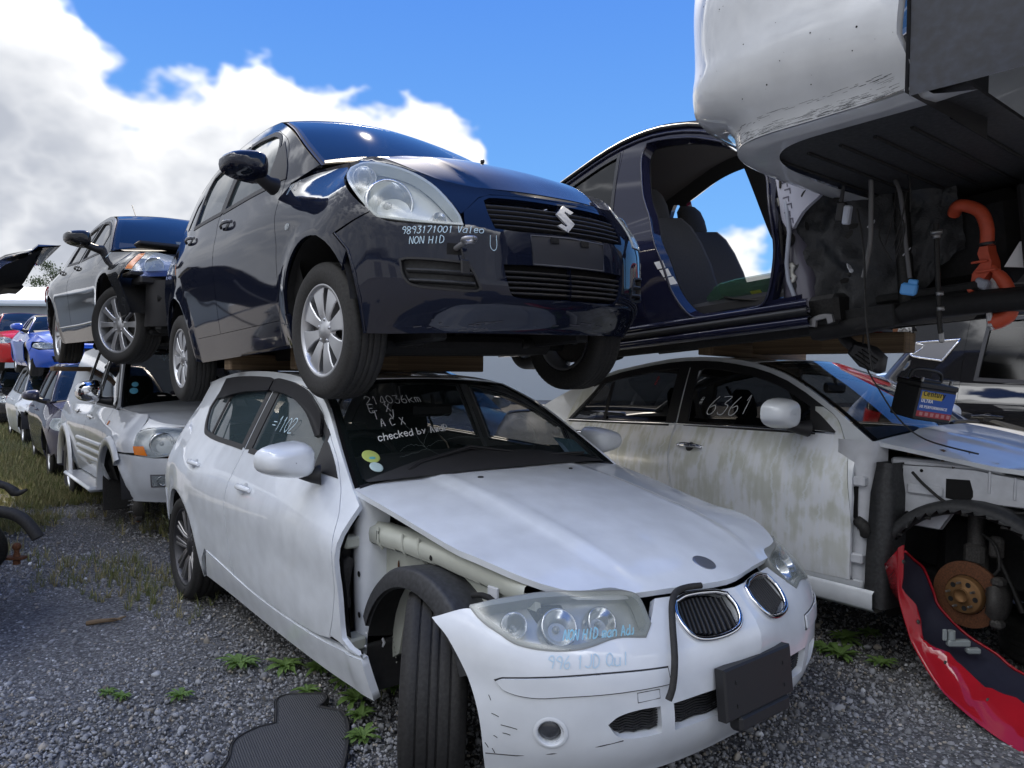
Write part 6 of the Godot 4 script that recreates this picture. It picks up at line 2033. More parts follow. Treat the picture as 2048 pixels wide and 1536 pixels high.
func tag_battery(root: Node3D, c: Car) -> void:
	# the battery lying on the windscreen's foot
	var p := c.screen.at(.52, .20)
	var t := thing("car_battery", "black car battery with a blue and yellow label lying on the white sedan's windscreen", "battery", root.transform * Transform3D(Basis(Vector3.UP, -.40) * Basis(Vector3.RIGHT, -.10) * Basis(Vector3.BACK, -.16), p + Vector3(.15, -.02, .03)))
	var b := MB.new()
	b.box(Vector3(0, .085, 0), Vector3(.17, .17, .23), .008)
	obj("case", b, M.black_plastic, t)
	var l := MB.new()
	l.box(Vector3(0, .18, 0), Vector3(.175, .03, .235), .006)
	l.box(Vector3(.0, .20, .02), Vector3(.10, .02, .12), .006)
	obj("lid", l, M.black_plastic, t)
	var h := MB.new()
	h.tube(K.crline([Vector3(-.02, .20, -.10), Vector3(-.02, .245, -.085), Vector3(-.02, .255, 0), Vector3(-.02, .245, .085), Vector3(-.02, .20, .10)], 14), .009, 8)
	obj("carry_handle", h, M.black_plastic, t)
	for s in [-1, 1]:
		var q := MB.new()
		q.xf = Transform3D(Basis(Vector3.RIGHT, -PI / 2), Vector3(.055, .196, .09 * s))
		q.lathe([Vector2(.0001, .022), Vector2(.008, .022), Vector2(.0095, 0)], 12)
		obj("terminal", q, M.steel, t)
	# printed labels on the +X face
	var x0 := .0862
	var lab := func(called: String, z0: float, z1: float, y0: float, y1: float, m: Material, dx: float) -> Node:
		var mb := MB.new()
		mb.flat([Vector3(x0 + dx, y0, z0), Vector3(x0 + dx, y0, z1), Vector3(x0 + dx, y1, z1), Vector3(x0 + dx, y1, z0)], Vector3.RIGHT)
		return obj(called, mb, m, t)
	lab.call("label", -.108, .108, .02, .155, mk("", lin(.02, .10, .42), .35), 0.0)
	lab.call("label_stripe", -.108, .108, .02, .050, mk("", lin(.42, .04, .05), .35), .0006)
	lab.call("label_band", -.03, .100, .112, .148, mk("", lin(.62, .45, .05), .35), .0006)
	for q in [["Century", .036, .094, .118, Color(.05, .04, .03), true], ["ULTRA", .024, .098, .088, Color.WHITE, true], ["HI PERFORMANCE", .020, .100, .060, Color.WHITE, true]]:
		var tm := TextMesh.new()
		var f := SystemFont.new()
		f.font_names = PackedStringArray(["Droid Sans"])
		f.font_weight = 700
		tm.font = f; tm.text = q[0]; tm.font_size = 32; tm.pixel_size = q[1] / 32.0 * 1.0; tm.depth = .0006
		tm.horizontal_alignment = HORIZONTAL_ALIGNMENT_LEFT; tm.vertical_alignment = VERTICAL_ALIGNMENT_BOTTOM
		var o := obj("lettering", tm, mk("", q[4], .5), t)
		o.transform = Transform3D(Basis(Vector3.UP, PI / 2), Vector3(x0 + .0016, q[3], q[2]))
	for i in 6:
		var mb := MB.new()
		var z := .09 - i * .034
		mb.flat([Vector3(x0 + .0012, .026, z), Vector3(x0 + .0012, .026, z - .02), Vector3(x0 + .0012, .044, z - .02), Vector3(x0 + .0012, .044, z)], Vector3.RIGHT)
		obj("label_symbol", mb, mk("", lin(.55, .25, .25), .4), t)
	var tl := MB.new()
	tl.flat([Vector3(-.075, .1965, -.10), Vector3(-.04, .1965, -.10), Vector3(-.04, .1965, .10), Vector3(-.075, .1965, .10)], Vector3.UP)
	obj("top_label", tl, M.label_white, t)
# ---------------------------------------------------------------- stripped navy car on the sedan
func stripped_car() -> void:
	var c := Car.new(SPEC.cut)
	var S := c.side
	var root := thing("stripped_car", "stripped dark blue car shell without front doors or bonnet, stacked above the white sedan", "car", pose(2.247, 1.533, -3.554, -55.51, 3.27, 5.41))
	var dark := paint("", lin(.012, .013, .032), .35, 0.0, false, 1.0)
	var ap := V2([-.545, .965, -.51, .88, -.466, .72, -.462, .606, -.483, .498, -.538, .371, -.60, .325, -1.0, .321, -1.065, .372, -1.13, .485, -1.177, .666, -1.272, .89, -1.372, 1.062, -1.425, 1.21, -1.46, 1.345]) + upper(c, -1.44, -.66, .105, 8)
	var rd := {"out": V2([-1.62, .98, -1.40, .70, -1.36, .36, -2.02, .36, -2.12, .52, -2.22, .68, -2.32, .80, -2.34, 1.0]) + upper(c, -2.30, -1.66, .06, 6), "win": V2([-1.66, 1.03, -2.22, 1.06]) + upper(c, -2.20, -1.70, .11, 6)}
	var lr := V2([-1.56, 1.0, -1.52, .7, -1.50, .36, -2.02, .36, -2.10, .60, -2.12, .83, -2.22, 1.0]) + upper(c, -2.18, -1.58, .11, 6)
	var fq := SP([-2.49, 1.14, -2.31, 1.325, -2.25, 1.32, -2.25, 1.22, -2.29, 1.13, -2.44, 1.105], 60)
	var o := std(c, -.47, -1.5, -2.3, {"paint": dark, "skip": ["fender_r", "fender_l", "front_bumper", "hood", "windscreen", "door0_r", "door0_l", "door1_l", "body_l", "body_r", "liner_f_r"], "no_hull": true, "engine_x": .1, "back_glass": M.screen_glass})
	o.doors = [{"out": ap}, rd]
	shell(root, c, o)
	# right body side with the gaping doorway; left one with both doorways and the rear quarter light open
	var apr := K.smooth(ap, 40, 3)
	side_part(root, c, "body_side", o.body, dark, 0, [apr, K.smooth(rd.out, 40), K.circ(Vector2(-2.55, .31), .36, 40)], -.001, .06, 0.0)
	var inn := MB.new()
	panel(inn, S, o.body, [K.smooth(ap, 40, 3), K.circ(Vector2(-2.55, .31), .36, 40)], -.07, 0.0, .07, .07, 0)
	obj("inner_trim", inn, M.interior_plastic, root)
	var lap := K.smooth(V2([-.60, .965, -.51, .88, -.47, .60, -.54, .371, -.60, .325, -1.34, .325, -1.40, .6, -1.45, .98]) + upper(c, -1.43, -.70, .11, 8), 40, 3)
	side_part(root, c, "body_side", o.body, dark, 1, [lap, K.smooth(lr, 40), fq, K.circ(Vector2(-2.55, .31), .36, 40)], -.001, .06, 0.0)
	var inl := MB.new()
	panel(inl, S, o.body, [lap, K.smooth(lr, 40), fq, K.circ(Vector2(-2.55, .31), .36, 40)], -.06, 0, .07, .07, 1)
	obj("inner_trim", inl, M.interior_plastic, root)
	# doorway flanges and seals
	for q in [[.012, .006, dark], [.030, -.012, dark], [.046, -.03, M.rubber]]:
		var se := MB.new()
		var pts := []
		for p in inset(apr, -.0 + q[0] * -.4): pts.append(p)
		seam(se, S, pts, .007 if q[2] == dark else .010, q[1], true, 6)
		obj("door_seal", se, q[2], root)
	var st := MB.new()
	st.xf = frame_on(S, -1.40, .735, .004)
	st.box(Vector3(0, 0, 0), Vector3(.045, .055, .008), .003)
	st.tube([Vector3(-.012, .012, 0), Vector3(-.012, .012, .03), Vector3(-.012, -.012, .03), Vector3(-.012, -.012, 0)], .005, 6)
	obj("striker", st, M.chrome, root)
	for i in 3:
		var lb := MB.new()
		panel(lb, S, P2([-1.235 + i * .03, .655 - i * .05, -1.17 + i * .03, .655 - i * .05, -1.155 + i * .035, .612 - i * .05, -1.215 + i * .035, .612 - i * .05]), [], .002, 0, .05, .05)
		obj("data_label", lb, M.label_white, root)
	var rr := MB.new()
	seam(rr, S, upper(c, -1.0, -2.6, .028, 14), .012, .012)
	obj("roof_gutter", rr, M.black_plastic, root)
	rr = MB.new()
	seam(rr, S, upper(c, -.75, -2.6, .062, 14), .009, .006)
	obj("roof_gutter", rr, dark, root)
	# interior
	seat(root, Vector3(-1.52, .28, -.37), M.seat_cloth)
	seat(root, Vector3(-1.20, .28, .37), M.seat_cloth)
	var hlr := MB.new()
	panel(hlr, c.roof, P2([-.97, .02, .97, .02, .97, .98, -.97, .98]), [], -.03, 0, .12, .12)
	obj("headliner", hlr, M.headliner, root)
	for m in 2:
		var hi := MB.new()
		hi.box(Vector3(-.95, .36, .60 * (1 - 2 * m)), Vector3(.9, .08, .12), .02)
		obj("sill_trim", hi, M.interior_plastic, root)
	var con := MB.new()
	con.box(Vector3(-1.1, .42, 0), Vector3(.8, .22, .20), .04)
	obj("centre_console", con, M.interior_plastic, root)
	var gp := MB.new()
	gp.xf = Transform3D(Basis(Vector3.UP, .1) * Basis(Vector3.RIGHT, .9), Vector3(-.80, .40, .62))
	gp.prism(SP([-.25, -.10, .18, -.12, .24, .0, .20, .13, -.10, .12, -.24, .03], 40, 3), .006, .002)
	obj("loose_glass", gp, mk("", Color(.35, .55, .42, .45), .05), root)
	var gl := MB.new()
	gl.xf = gp.xf
	gl.flat([Vector3(.03, -.02, .002), Vector3(.09, -.02, .002), Vector3(.09, .03, .002), Vector3(.03, .03, .002)], Vector3.BACK)
	obj("glass_label", gl, mk("", lin(.45, .50, .08), .5), root)
	rng.seed = 17
	for i in 7:
		var w := MB.new()
		var a := Vector3(-1.05 + rng.randf() * .2, .36, .45 + rng.randf() * .2)
		w.tube(K.crline([a, a + Vector3(.08, .05, rng.randf_range(-.1, .1)), a + Vector3(.2, .03, rng.randf_range(-.1, .1)), a + Vector3(.34, .0, rng.randf_range(-.1, .1))], 12), .007, 5)
		obj("loose_wire", w, M.rubber, root)
	# front: hinge post, white wing apron, black liner, firewall
	var hp := MB.new()
	var rows := []
	for y in [.26, .42, .6, .75, .9, 1.02]:
		var z: float = .77 - (y - .26) * .05
		rows.append([Vector3(-.52, y, z - .12), Vector3(-.49, y, z - .01), Vector3(-.455, y, z + .01), Vector3(-.40 + .04 * sin(y * 5.), y, z), Vector3(-.38 + .04 * sin(y * 5.), y, z - .05), Vector3(-.36, y, z - .14)])
	hp.loft(rows, false, Vector3(.3, 0, 1))
	var post := obj("hinge_pillar", hp, paint("", lin(.10, .095, .13), .45), root)
	for q in [[.80, .055, .045], [.455, .09, .04]]:
		var h := MB.new()
		h.xf = Transform3D(Basis(), Vector3(-.425, q[0], .785))
		if q[1] < .06: h.prism(SP([-.035, -.022, .035, -.022, .035, .022, -.035, .022], 60, 3), .012, .003)
		else: h.prism(SP([-.015, -.045, .01, -.045, .025, -.02, .012, .0, .025, .03, .01, .05, -.012, .045, -.02, 0], 60, 3), .012, .003)
		var hn := obj("hinge_plate", h, mk("", lin(.52, .52, .48), .5), post)
		for s in [-1, 1]:
			var bo := MB.new()
			inset_hole(bo, Vector3(-.425 + (.016 * s if q[1] < .06 else .0), q[0] + (0.0 if q[1] < .06 else .025 * s), .7865), .006)
			obj("bolt_hole", bo, M.rust, hn)
	var grm := MB.new()
	grm.xf = Transform3D(Basis(), Vector3(-.425, .615, .775))
	grm.lathe([Vector2(.018, -.01), Vector2(.022, .012), Vector2(.030, .010), Vector2(.032, -.01)], 20)
	obj("grommet", grm, M.rubber, post)
	grm = MB.new()
	grm.xf = Transform3D(Basis(), Vector3(-.42, .675, .772))
	grm.lathe([Vector2(.0001, .008), Vector2(.024, .006), Vector2(.028, .0)], 20)
	obj("plug", grm, M.steel, post)
	grm = MB.new()
	grm.box(Vector3(-.43, .89, .775), Vector3(.035, .06, .02), .008)
	grm.tube([Vector3(-.44, .93, .78), Vector3(-.42, .90, .80), Vector3(-.43, .86, .79)], .006, 6)
	obj("door_check", grm, M.cast_iron, post)
	var wa := MB.new()
	wa.xf = Transform3D(Basis(), Vector3(0, 0, .79))
	wa.prism(SP([-.46, .98, -.445, .80, -.44, .71, -.413, .657, -.381, .659, -.325, .721, -.24, .77, -.16, .82, .02, .92, .06, 1.02, -.1, 1.04, -.42, 1.05], 30, 3), .02, .003)
	var wn := obj("inner_wing", wa, mk("", lin(.48, .49, .58), .5), root)
	for q in [[Vector3(-.28, .90, .792), Vector3(-.10, .945, .792)], [Vector3(-.26, .85, .792), Vector3(-.06, .905, .792)]]:
		var rb := MB.new()
		rb.tube(q, .008, 6)
		obj("rib", rb, wn.material_override, wn)
	for i in 9:
		var sl := MB.new()
		var y := .95 - i * .035
		sl.box(Vector3(-.405 + .012 * (i % 2), y, .7915), Vector3(.032, .006, .003), .001)
		sl.box(Vector3(-.392 + .012 * (i % 2), y - .012, .7915), Vector3(.005, .022, .003), .001)
		obj("embossed_mark", sl, mk("", lin(.12, .12, .16), .6), wn)
	for q in [[-.24, .925], [-.16, .95]]:
		var hs := MB.new()
		inset_hole(hs, Vector3(q[0], q[1], .7915), .009)
		obj("bolt_hole", hs, M.hole, wn)
	var pip := MB.new()
	seam(pip, S, V2([-.405, .98, -.41, .80, -.395, .64, -.43, .50, -.435, .42, -.415, .30]), .011, -.03)
	obj("flange", pip, mk("", lin(.34, .37, .44), .5), post)
	# crumpled liner skin: a rough black sheet from the post to the centre of the bay
	var fn := FastNoiseLite.new()
	fn.seed = 6; fn.frequency = 1.9; fn.fractal_octaves = 4
	var ls := MB.new()
	rows = []
	for i in 31:
		var u := i / 30.0
		var row := []
		for j in 27:
			var v := j / 26.0
			var x := lerpf(-.42, .20, u)
			var top := 1.02 - .06 * u
			var y := lerpf(.20 + .03 * u + .22 * smoothstep(.6, 1.0, u), top, v)
			var z := .74 - .10 * sin(u * 2.2) - .20 * pow(u, 1.8) + .04 * sin(v * 3.0)
			var nn := fn.get_noise_3d(x * 1.6, y * 1.6, z) * .07 - absf(fn.get_noise_3d(x * 3.4 + 5, y * 2.6 + x * 2.0, 1)) * .07
			row.append(Vector3(x, y, z + nn))
		rows.append(row)
	ls.loft(rows, false, Vector3(.3, 0, 1))
	obj("wing_liner", ls, mk("", lin(.020, .022, .025), .55, 0.0, {"normal_enabled": true, "normal_texture": M.bump_tex, "uv1_triplanar": true, "uv1_scale": Vector3.ONE * 3}), root)
	rng.seed = 23
	for i in 16:
		var bit := MB.new()
		var bx0 := Vector3(rng.randf_range(-.34, .16), rng.randf_range(.34, .82), 0)
		bx0.z = .80 - .12 * (bx0.x + .4)
		bit.xf = Transform3D(Basis(Vector3(rng.randf(), rng.randf(), rng.randf()).normalized(), rng.randf() * 3.0), bx0)
		if i % 3 == 0: bit.lathe([Vector2(.0001, .006), Vector2(.008, .005), Vector2(.010, .0)], 10)
		else: bit.prism(SP([-.02, -.008, .012, -.012, .024, .004, .004, .012, -.018, .009], 70, 2), .003)
		obj("torn_clip", bit, M.primer_white if i % 4 == 1 else M.dark_metal, root)
	for i in 6:
		var wv := MB.new()
		var a0 := Vector3(rng.randf_range(-.3, .15), rng.randf_range(.6, .85), .78)
		wv.tube(K.crline([a0, a0 + Vector3(rng.randf_range(-.06, .06), -.1, .03), a0 + Vector3(rng.randf_range(-.1, .1), -.22, .02)], 8), .003, 5)
		obj("loose_wire", wv, M.rubber, root)
	var sb := MB.new()
	sb.box(Vector3(-.30, .26, .70), Vector3(.16, .14, .12), .02)
	obj("jacking_block", sb, M.dark_metal, root)
	sb = MB.new()
	sb.xf = Transform3D(Basis(), Vector3(-.28, .215, .80))
	sb.prism(SP([-.06, -.025, -.03, -.03, -.025, .0, .025, .005, .03, -.022, .06, -.015, .055, .02, .02, .028, -.03, .022, -.06, .005], 60, 2), .012, .002)
	obj("bracket", sb, M.bare_steel, root)
	# sill with dark bands
	for q in [[.30, .016, dark], [.265, .022, M.black_plastic], [.22, .018, dark]]:
		var sm := MB.new()
		rows = []
		for i in 9:
			var x := lerpf(-2.05, -.33, i / 8.0)
			var z := S.at(x, .32).z
			rows.append([Vector3(x, q[0] + .025, z - .01), Vector3(x, q[0] + .012, z + q[1]), Vector3(x, q[0] - .008, z + q[1]), Vector3(x, q[0] - .03, z - .02)])
		sm.loft(rows, false, Vector3(0, 0, 1))
		obj("sill_band", sm, q[2], root)
	var wall := MB.new()
	wall.box(Vector3(-.38, .68, 0), Vector3(.04, .75, 1.25), .01)
	wall.box(Vector3(-.30, .98, 0), Vector3(.20, .08, 1.2), .03)
	obj("firewall", wall, M.dull_black, root)
	var bx := MB.new()
	bx.box(Vector3(.38, .86, .30), Vector3(.24, .14, .22), .02)
	obj("fuse_box", bx, M.black_plastic, root)
	for q in [[Vector3(.62, .60, .0), Vector3(.30, .40, .34)], [Vector3(.52, .72, -.35), Vector3(.4, .5, .4)], [Vector3(.25, .52, -.05), Vector3(.3, .35, .3)]]:
		var e := MB.new()
		e.box(q[0], q[1], .06)
		obj("engine_part", e, M.dark_metal, root)
	for i in 9:
		var b := MB.new()
		b.xf = Transform3D(Basis(), Vector3(.35 + rng.randf() * .4, .5 + rng.randf() * .4, .30 + rng.randf() * .06))
		b.lathe([Vector2(.006, .02), Vector2(.010, .016), Vector2(.010, -.02)], 10)
		obj("bolt", b, M.steel, root)
	under(root, -2.7, .3, .26, 1.2)
	for z in [-.62, .62]: obj("chassis_rail", floor_box(Vector3(-1.3, .20, z), Vector3(2.6, .10, .16)), M.dull_black, root)
	obj("floor_pan", floor_box(Vector3(-1.5, .29, 0), Vector3(2.3, .03, 1.35)), M.dull_black, root)
	# hanging cables, connectors, brake pipe
	var hang := func(called: String, pts: Array, r: float, m: Material) -> Node:
		var mb := MB.new()
		mb.tube(K.crline(pts, 20), r, 6)
		return obj(called, mb, m, root)
	hang.call("hanging_cable", [Vector3(-.05, .86, .84), Vector3(-.075, .78, .86), Vector3(-.097, .70, .86)], .009, M.grey_plastic)
	var cn := MB.new()
	cn.xf = Transform3D(Basis(Vector3.BACK, -.25), Vector3(-.085, .66, .86))
	cn.box(Vector3(-.016, 0, 0), Vector3(.036, .085, .03), .006)
	obj("connector", cn, M.black_plastic, root)
	var cp := MB.new()
	cp.xf = cn.xf
	cp.box(Vector3(.016, -.012, .004), Vector3(.030, .080, .032), .006)
	obj("connector_plug", cp, mk("", lin(.48, .52, .60), .5), root)
	hang.call("hanging_cable", [Vector3(.036, .86, .85), Vector3(.034, .74, .85), Vector3(.022, .62, .85), Vector3(.01, .52, .85), Vector3(-.011, .44, .85), Vector3(-.035, .37, .85)], .010, mk("", lin(.14, .14, .14), .6))
	hang.call("hanging_wire", [Vector3(-.03, .66, .86), Vector3(-.007, .48, .88), Vector3(-.015, .27, .89), Vector3(-.018, .145, .89), Vector3(-.015, -.03, .89)], .0045, M.rubber)
	hang.call("hanging_cable", [Vector3(.10, .75, .78), Vector3(.124, .69, .80), Vector3(.129, .58, .80), Vector3(.128, .476, .80), Vector3(.132, .34, .80)], .009, mk("", lin(.10, .10, .105), .6))
	var bp := MB.new()
	bp.xf = Transform3D(Basis(Vector3.BACK, -.3) * Basis(Vector3.UP, .3), Vector3(.124, .295, .80))
	bp.box(Vector3.ZERO, Vector3(.06, .048, .045), .007)
	bp.box(Vector3(.01, .03, 0), Vector3(.034, .022, .03), .004)
	obj("blue_connector", bp, M.blue_plastic, root)
	hang.call("brake_pipe", [Vector3(.238, .54, .77), Vector3(.225, .315, .77), Vector3(.217, .16, .77), Vector3(.218, .10, .77)], .010, M.dark_metal)
	for q in [.505, .49, .26, .20]:
		var f := MB.new()
		f.xf = Transform3D(Basis(Vector3.RIGHT, PI / 2), Vector3(.222 + (q - .1) * .035, q, .77))
		f.lathe([Vector2(.0001, .008), Vector2(.022 if q > .5 else .014, .008), Vector2(.022 if q > .5 else .014, -.008), Vector2(.0001, -.008)], 10)
		obj("pipe_fitting", f, M.steel, root)
	var ee := MB.new()
	ee.box(Vector3(.218, .085, .77), Vector3(.02, .045, .012), .004)
	obj("pipe_end", ee, M.steel, root)
	# orange high-voltage cable harness
	var oc := MB.new()
	oc.tube(K.crline([Vector3(.20, .60, .52), Vector3(.23, .622, .55), Vector3(.27, .612, .55), Vector3(.314, .576, .55), Vector3(.331, .51, .55), Vector3(.325, .44, .55)], 18), .026, 12)
	var hn2 := obj("orange_cable", oc, M.orange_plastic, root)
	oc = MB.new()
	oc.tube(K.crline([Vector3(.345, .32, .55), Vector3(.366, .30, .55), Vector3(.386, .247, .55), Vector3(.392, .18, .55), Vector3(.378, .145, .55), Vector3(.345, .13, .55), Vector3(.315, .125, .55)], 18), [.020, .022, .024, .025, .026, .026, .026, .027, .027, .027, .028, .029, .030, .031, .032, .034, .034], 12)
	obj("orange_cable", oc, M.orange_plastic, root)
	oc = MB.new()
	rows = []
	for q in [[.322, .435, .026, .024], [.316, .41, .034, .022], [.325, .37, .034, .022], [.305, .335, .055, .022], [.285, .30, .038, .022], [.282, .27, .022, .022]]:
		var row := []
		for k in [[-1, -1], [-.6, 1], [.6, 1], [1, -1]]: row.append(Vector3(q[0] + k[0] * q[2], q[1], .55 + k[1] * q[3]))
		rows.append(row)
	for i in rows.size() - 1:
		for j in 4: oc.flat([rows[i][j], rows[i][(j + 1) % 4], rows[i + 1][(j + 1) % 4], rows[i + 1][j]], (rows[i][j] + rows[i][(j + 1) % 4]) / 2 - Vector3(rows[i][0].x * .5 + rows[i][3].x * .5, rows[i][0].y, .55))
	oc.box(Vector3(.305, .375, .577), Vector3(.06, .009, .024), .002)
	oc.box(Vector3(.325, .335, .577), Vector3(.075, .010, .024), .002)
	oc.tube([Vector3(.335, .35, .555), Vector3(.362, .315, .555)], .016, 8)
	obj("orange_bracket", oc, M.orange_plastic, hn2)
	for q in [[Vector3(.326, .445, .55), .027], [Vector3(.390, .20, .55), .027]]:
		var b := MB.new()
		b.xf = Transform3D(Basis(Vector3.RIGHT, PI / 2), q[0])
		b.lathe([Vector2(q[1], .006), Vector2(q[1] + .002, .005), Vector2(q[1] + .002, -.005), Vector2(q[1], -.006)], 16)
		obj("cable_band", b, M.black_plastic, hn2)
	var pg := MB.new()
	pg.xf = Transform3D(Basis(Vector3.BACK, -.5), Vector3(.305, .285, .575))
	pg.box(Vector3(0, 0, 0), Vector3(.05, .04, .04), .006)
	obj("grey_plug", pg, mk("", lin(.30, .32, .38), .45), hn2)
	pg = MB.new()
	pg.tube([Vector3(.285, .275, .58), Vector3(.255, .262, .59)], .012, 10)
	obj("orange_plug", pg, M.orange_plastic, hn2)
	pg = MB.new()
	pg.ball(Vector3(.328, .265, .52), Vector3(.026, .058, .02), 12, 8)
	obj("white_cap", pg, M.label_white, hn2)
	pg = MB.new()
	pg.tube([Vector3(.32, .16, .57), Vector3(.318, .12, .57), Vector3(.325, .095, .57)], .009, 6)
	pg.box(Vector3(.32, .15, .575), Vector3(.022, .09, .015), .004)
	obj("steel_bracket", pg, M.bare_steel, hn2)
	var lbl := MB.new()
	lbl.xf = Transform3D(Basis(Vector3.UP, .5) * Basis(Vector3.BACK, -.15), Vector3(.42, .38, .50))
	lbl.prism(P2([-.05, -.045, .05, -.05, .05, .06, -.005, .055]), .002)
	obj("paper_tag", lbl, M.label_white, root)
	# rail under the bay
	var bm := MB.new()
	rows = []
	for q in [[-.38, .17, .70], [-.18, .18, .66], [.08, .215, .62], [.32, .21, .60], [.50, .20, .58]]: rows.append([Vector3(q[0], q[1], q[2] - .06), Vector3(q[0], q[1] + .05, q[2] - .02), Vector3(q[0], q[1] + .02, q[2] + .06), Vector3(q[0], q[1] - .04, q[2] + .03), Vector3(q[0], q[1] - .05, q[2] - .05)])
	bm.loft(rows, true, null, true)
	obj("front_rail", bm, M.dull_black, root)
	# the mirror left dangling by its wire in front of the sedan's windscreen
	var dm := thing("dangling_mirror", "broken black door mirror hanging by its cable over the white sedan's windscreen", "mirror", pose(2.642, .063, -3.758, -52.41, -.57, -1.15))
	var sh := MB.new()
	sh.xf = Transform3D(Basis(Vector3.BACK, -.60), Vector3(-.365, 1.405, .95))
	sh.loft([V2([-.10, .03, .0, .062, .07, .05, .10, -.01, .085, -.035, .0, -.055, -.09, -.035]).map(func(q): return Vector3(q.x, q.y, -.02)), V2([-.10, .03, .0, .062, .07, .05, .10, -.01, .085, -.035, .0, -.055, -.09, -.035]).map(func(q): return Vector3(q.x * .96, q.y * .96, .02)), V2([-.10, .03, .0, .062, .07, .05, .10, -.01, .085, -.035, .0, -.055, -.09, -.035]).map(func(q): return Vector3(q.x * .75, q.y * .72, .032))], true, null, true)
	obj("shell", sh, M.black_plastic, dm)
	var arm := MB.new()
	arm.tube(K.crline([Vector3(-.53, 1.53, .93), Vector3(-.48, 1.49, .94), Vector3(-.43, 1.455, .95)], 6), [.012, .016, .022, .028, .03, .03, .026], 8)
	obj("arm", arm, M.black_plastic, dm)
	for i in 4:
		var fn2 := MB.new()
		fn2.xf = sh.xf
		fn2.box(Vector3(.0 + i * .006, -.03 + i * .018, .034), Vector3(.10, .005, .012), .002)
		obj("inner_rib", fn2, M.dark_metal, dm)
	var wr := MB.new()
	wr.tube(K.crline([Vector3(-.395, 1.56, .93), Vector3(-.367, 1.396, .985), Vector3(-.314, 1.252, .93), Vector3(-.229, 1.114, .90), Vector3(-.117, 1.03, .88), Vector3(.089, .985, .86)], 24), .004, 5)
	obj("cable", wr, M.rubber, dm)
func floor_box(c: Vector3, s: Vector3) -> MB:
	var mb := MB.new()
	mb.box(c, s, .006)
	return mb
# ---------------------------------------------------------------- the other cars
func generic_car(called: String, label: String, spec: String, xf: Transform3D, xd: float, xB: float, xr: float, o: Dictionary, style: String, rim: float, tw: float, group := "") -> Node3D:
	var c := Car.new(SPEC[spec])
	var root := thing(called, label, "car", xf, group)
	var oo := std(c, xd, xB, xr, o)
	shell(root, c, oo)
	if not "front_bumper" in o.get("skip", []): std_front(root, c, oo, o.get("lens"))
	lights_rear(root, c, .70, .92)
	interior(root, c, xd - .08, c.c.cowl.y - .06, xB + .05)
	for m in 2:
		if o.get("no_mirrors", false): break
		var ma: Array = o.get("mirror", [-.72, 1.08])
		mirror_shell(root, Vector3(ma[0], ma[1], c.side.at(ma[0], ma[1] - .08).z + .19), Vector3(.15, .15, .22), o.get("mirror_mat", o.paint), 1.0 if m == 0 else -1.0, Vector3(ma[0], ma[1] - .09, c.side.at(ma[0], ma[1] - .09).z - .02))
	var w: float = c.side.at(0, c.c.rw).z
	if style:
		for q in [[0.0, 1], [0.0, -1], [-c.c.wb, 1], [-c.c.wb, -1]]: wheel(root, Vector3(q[0], c.c.rw, (w - .5 * tw - .015) * q[1]), style, c.c.rw, tw, rim, q[1], o.get("steer", 0.0) if q[0] == 0.0 else 0.0, 0.0, .3)
	root.set_meta("car", c)
	return root
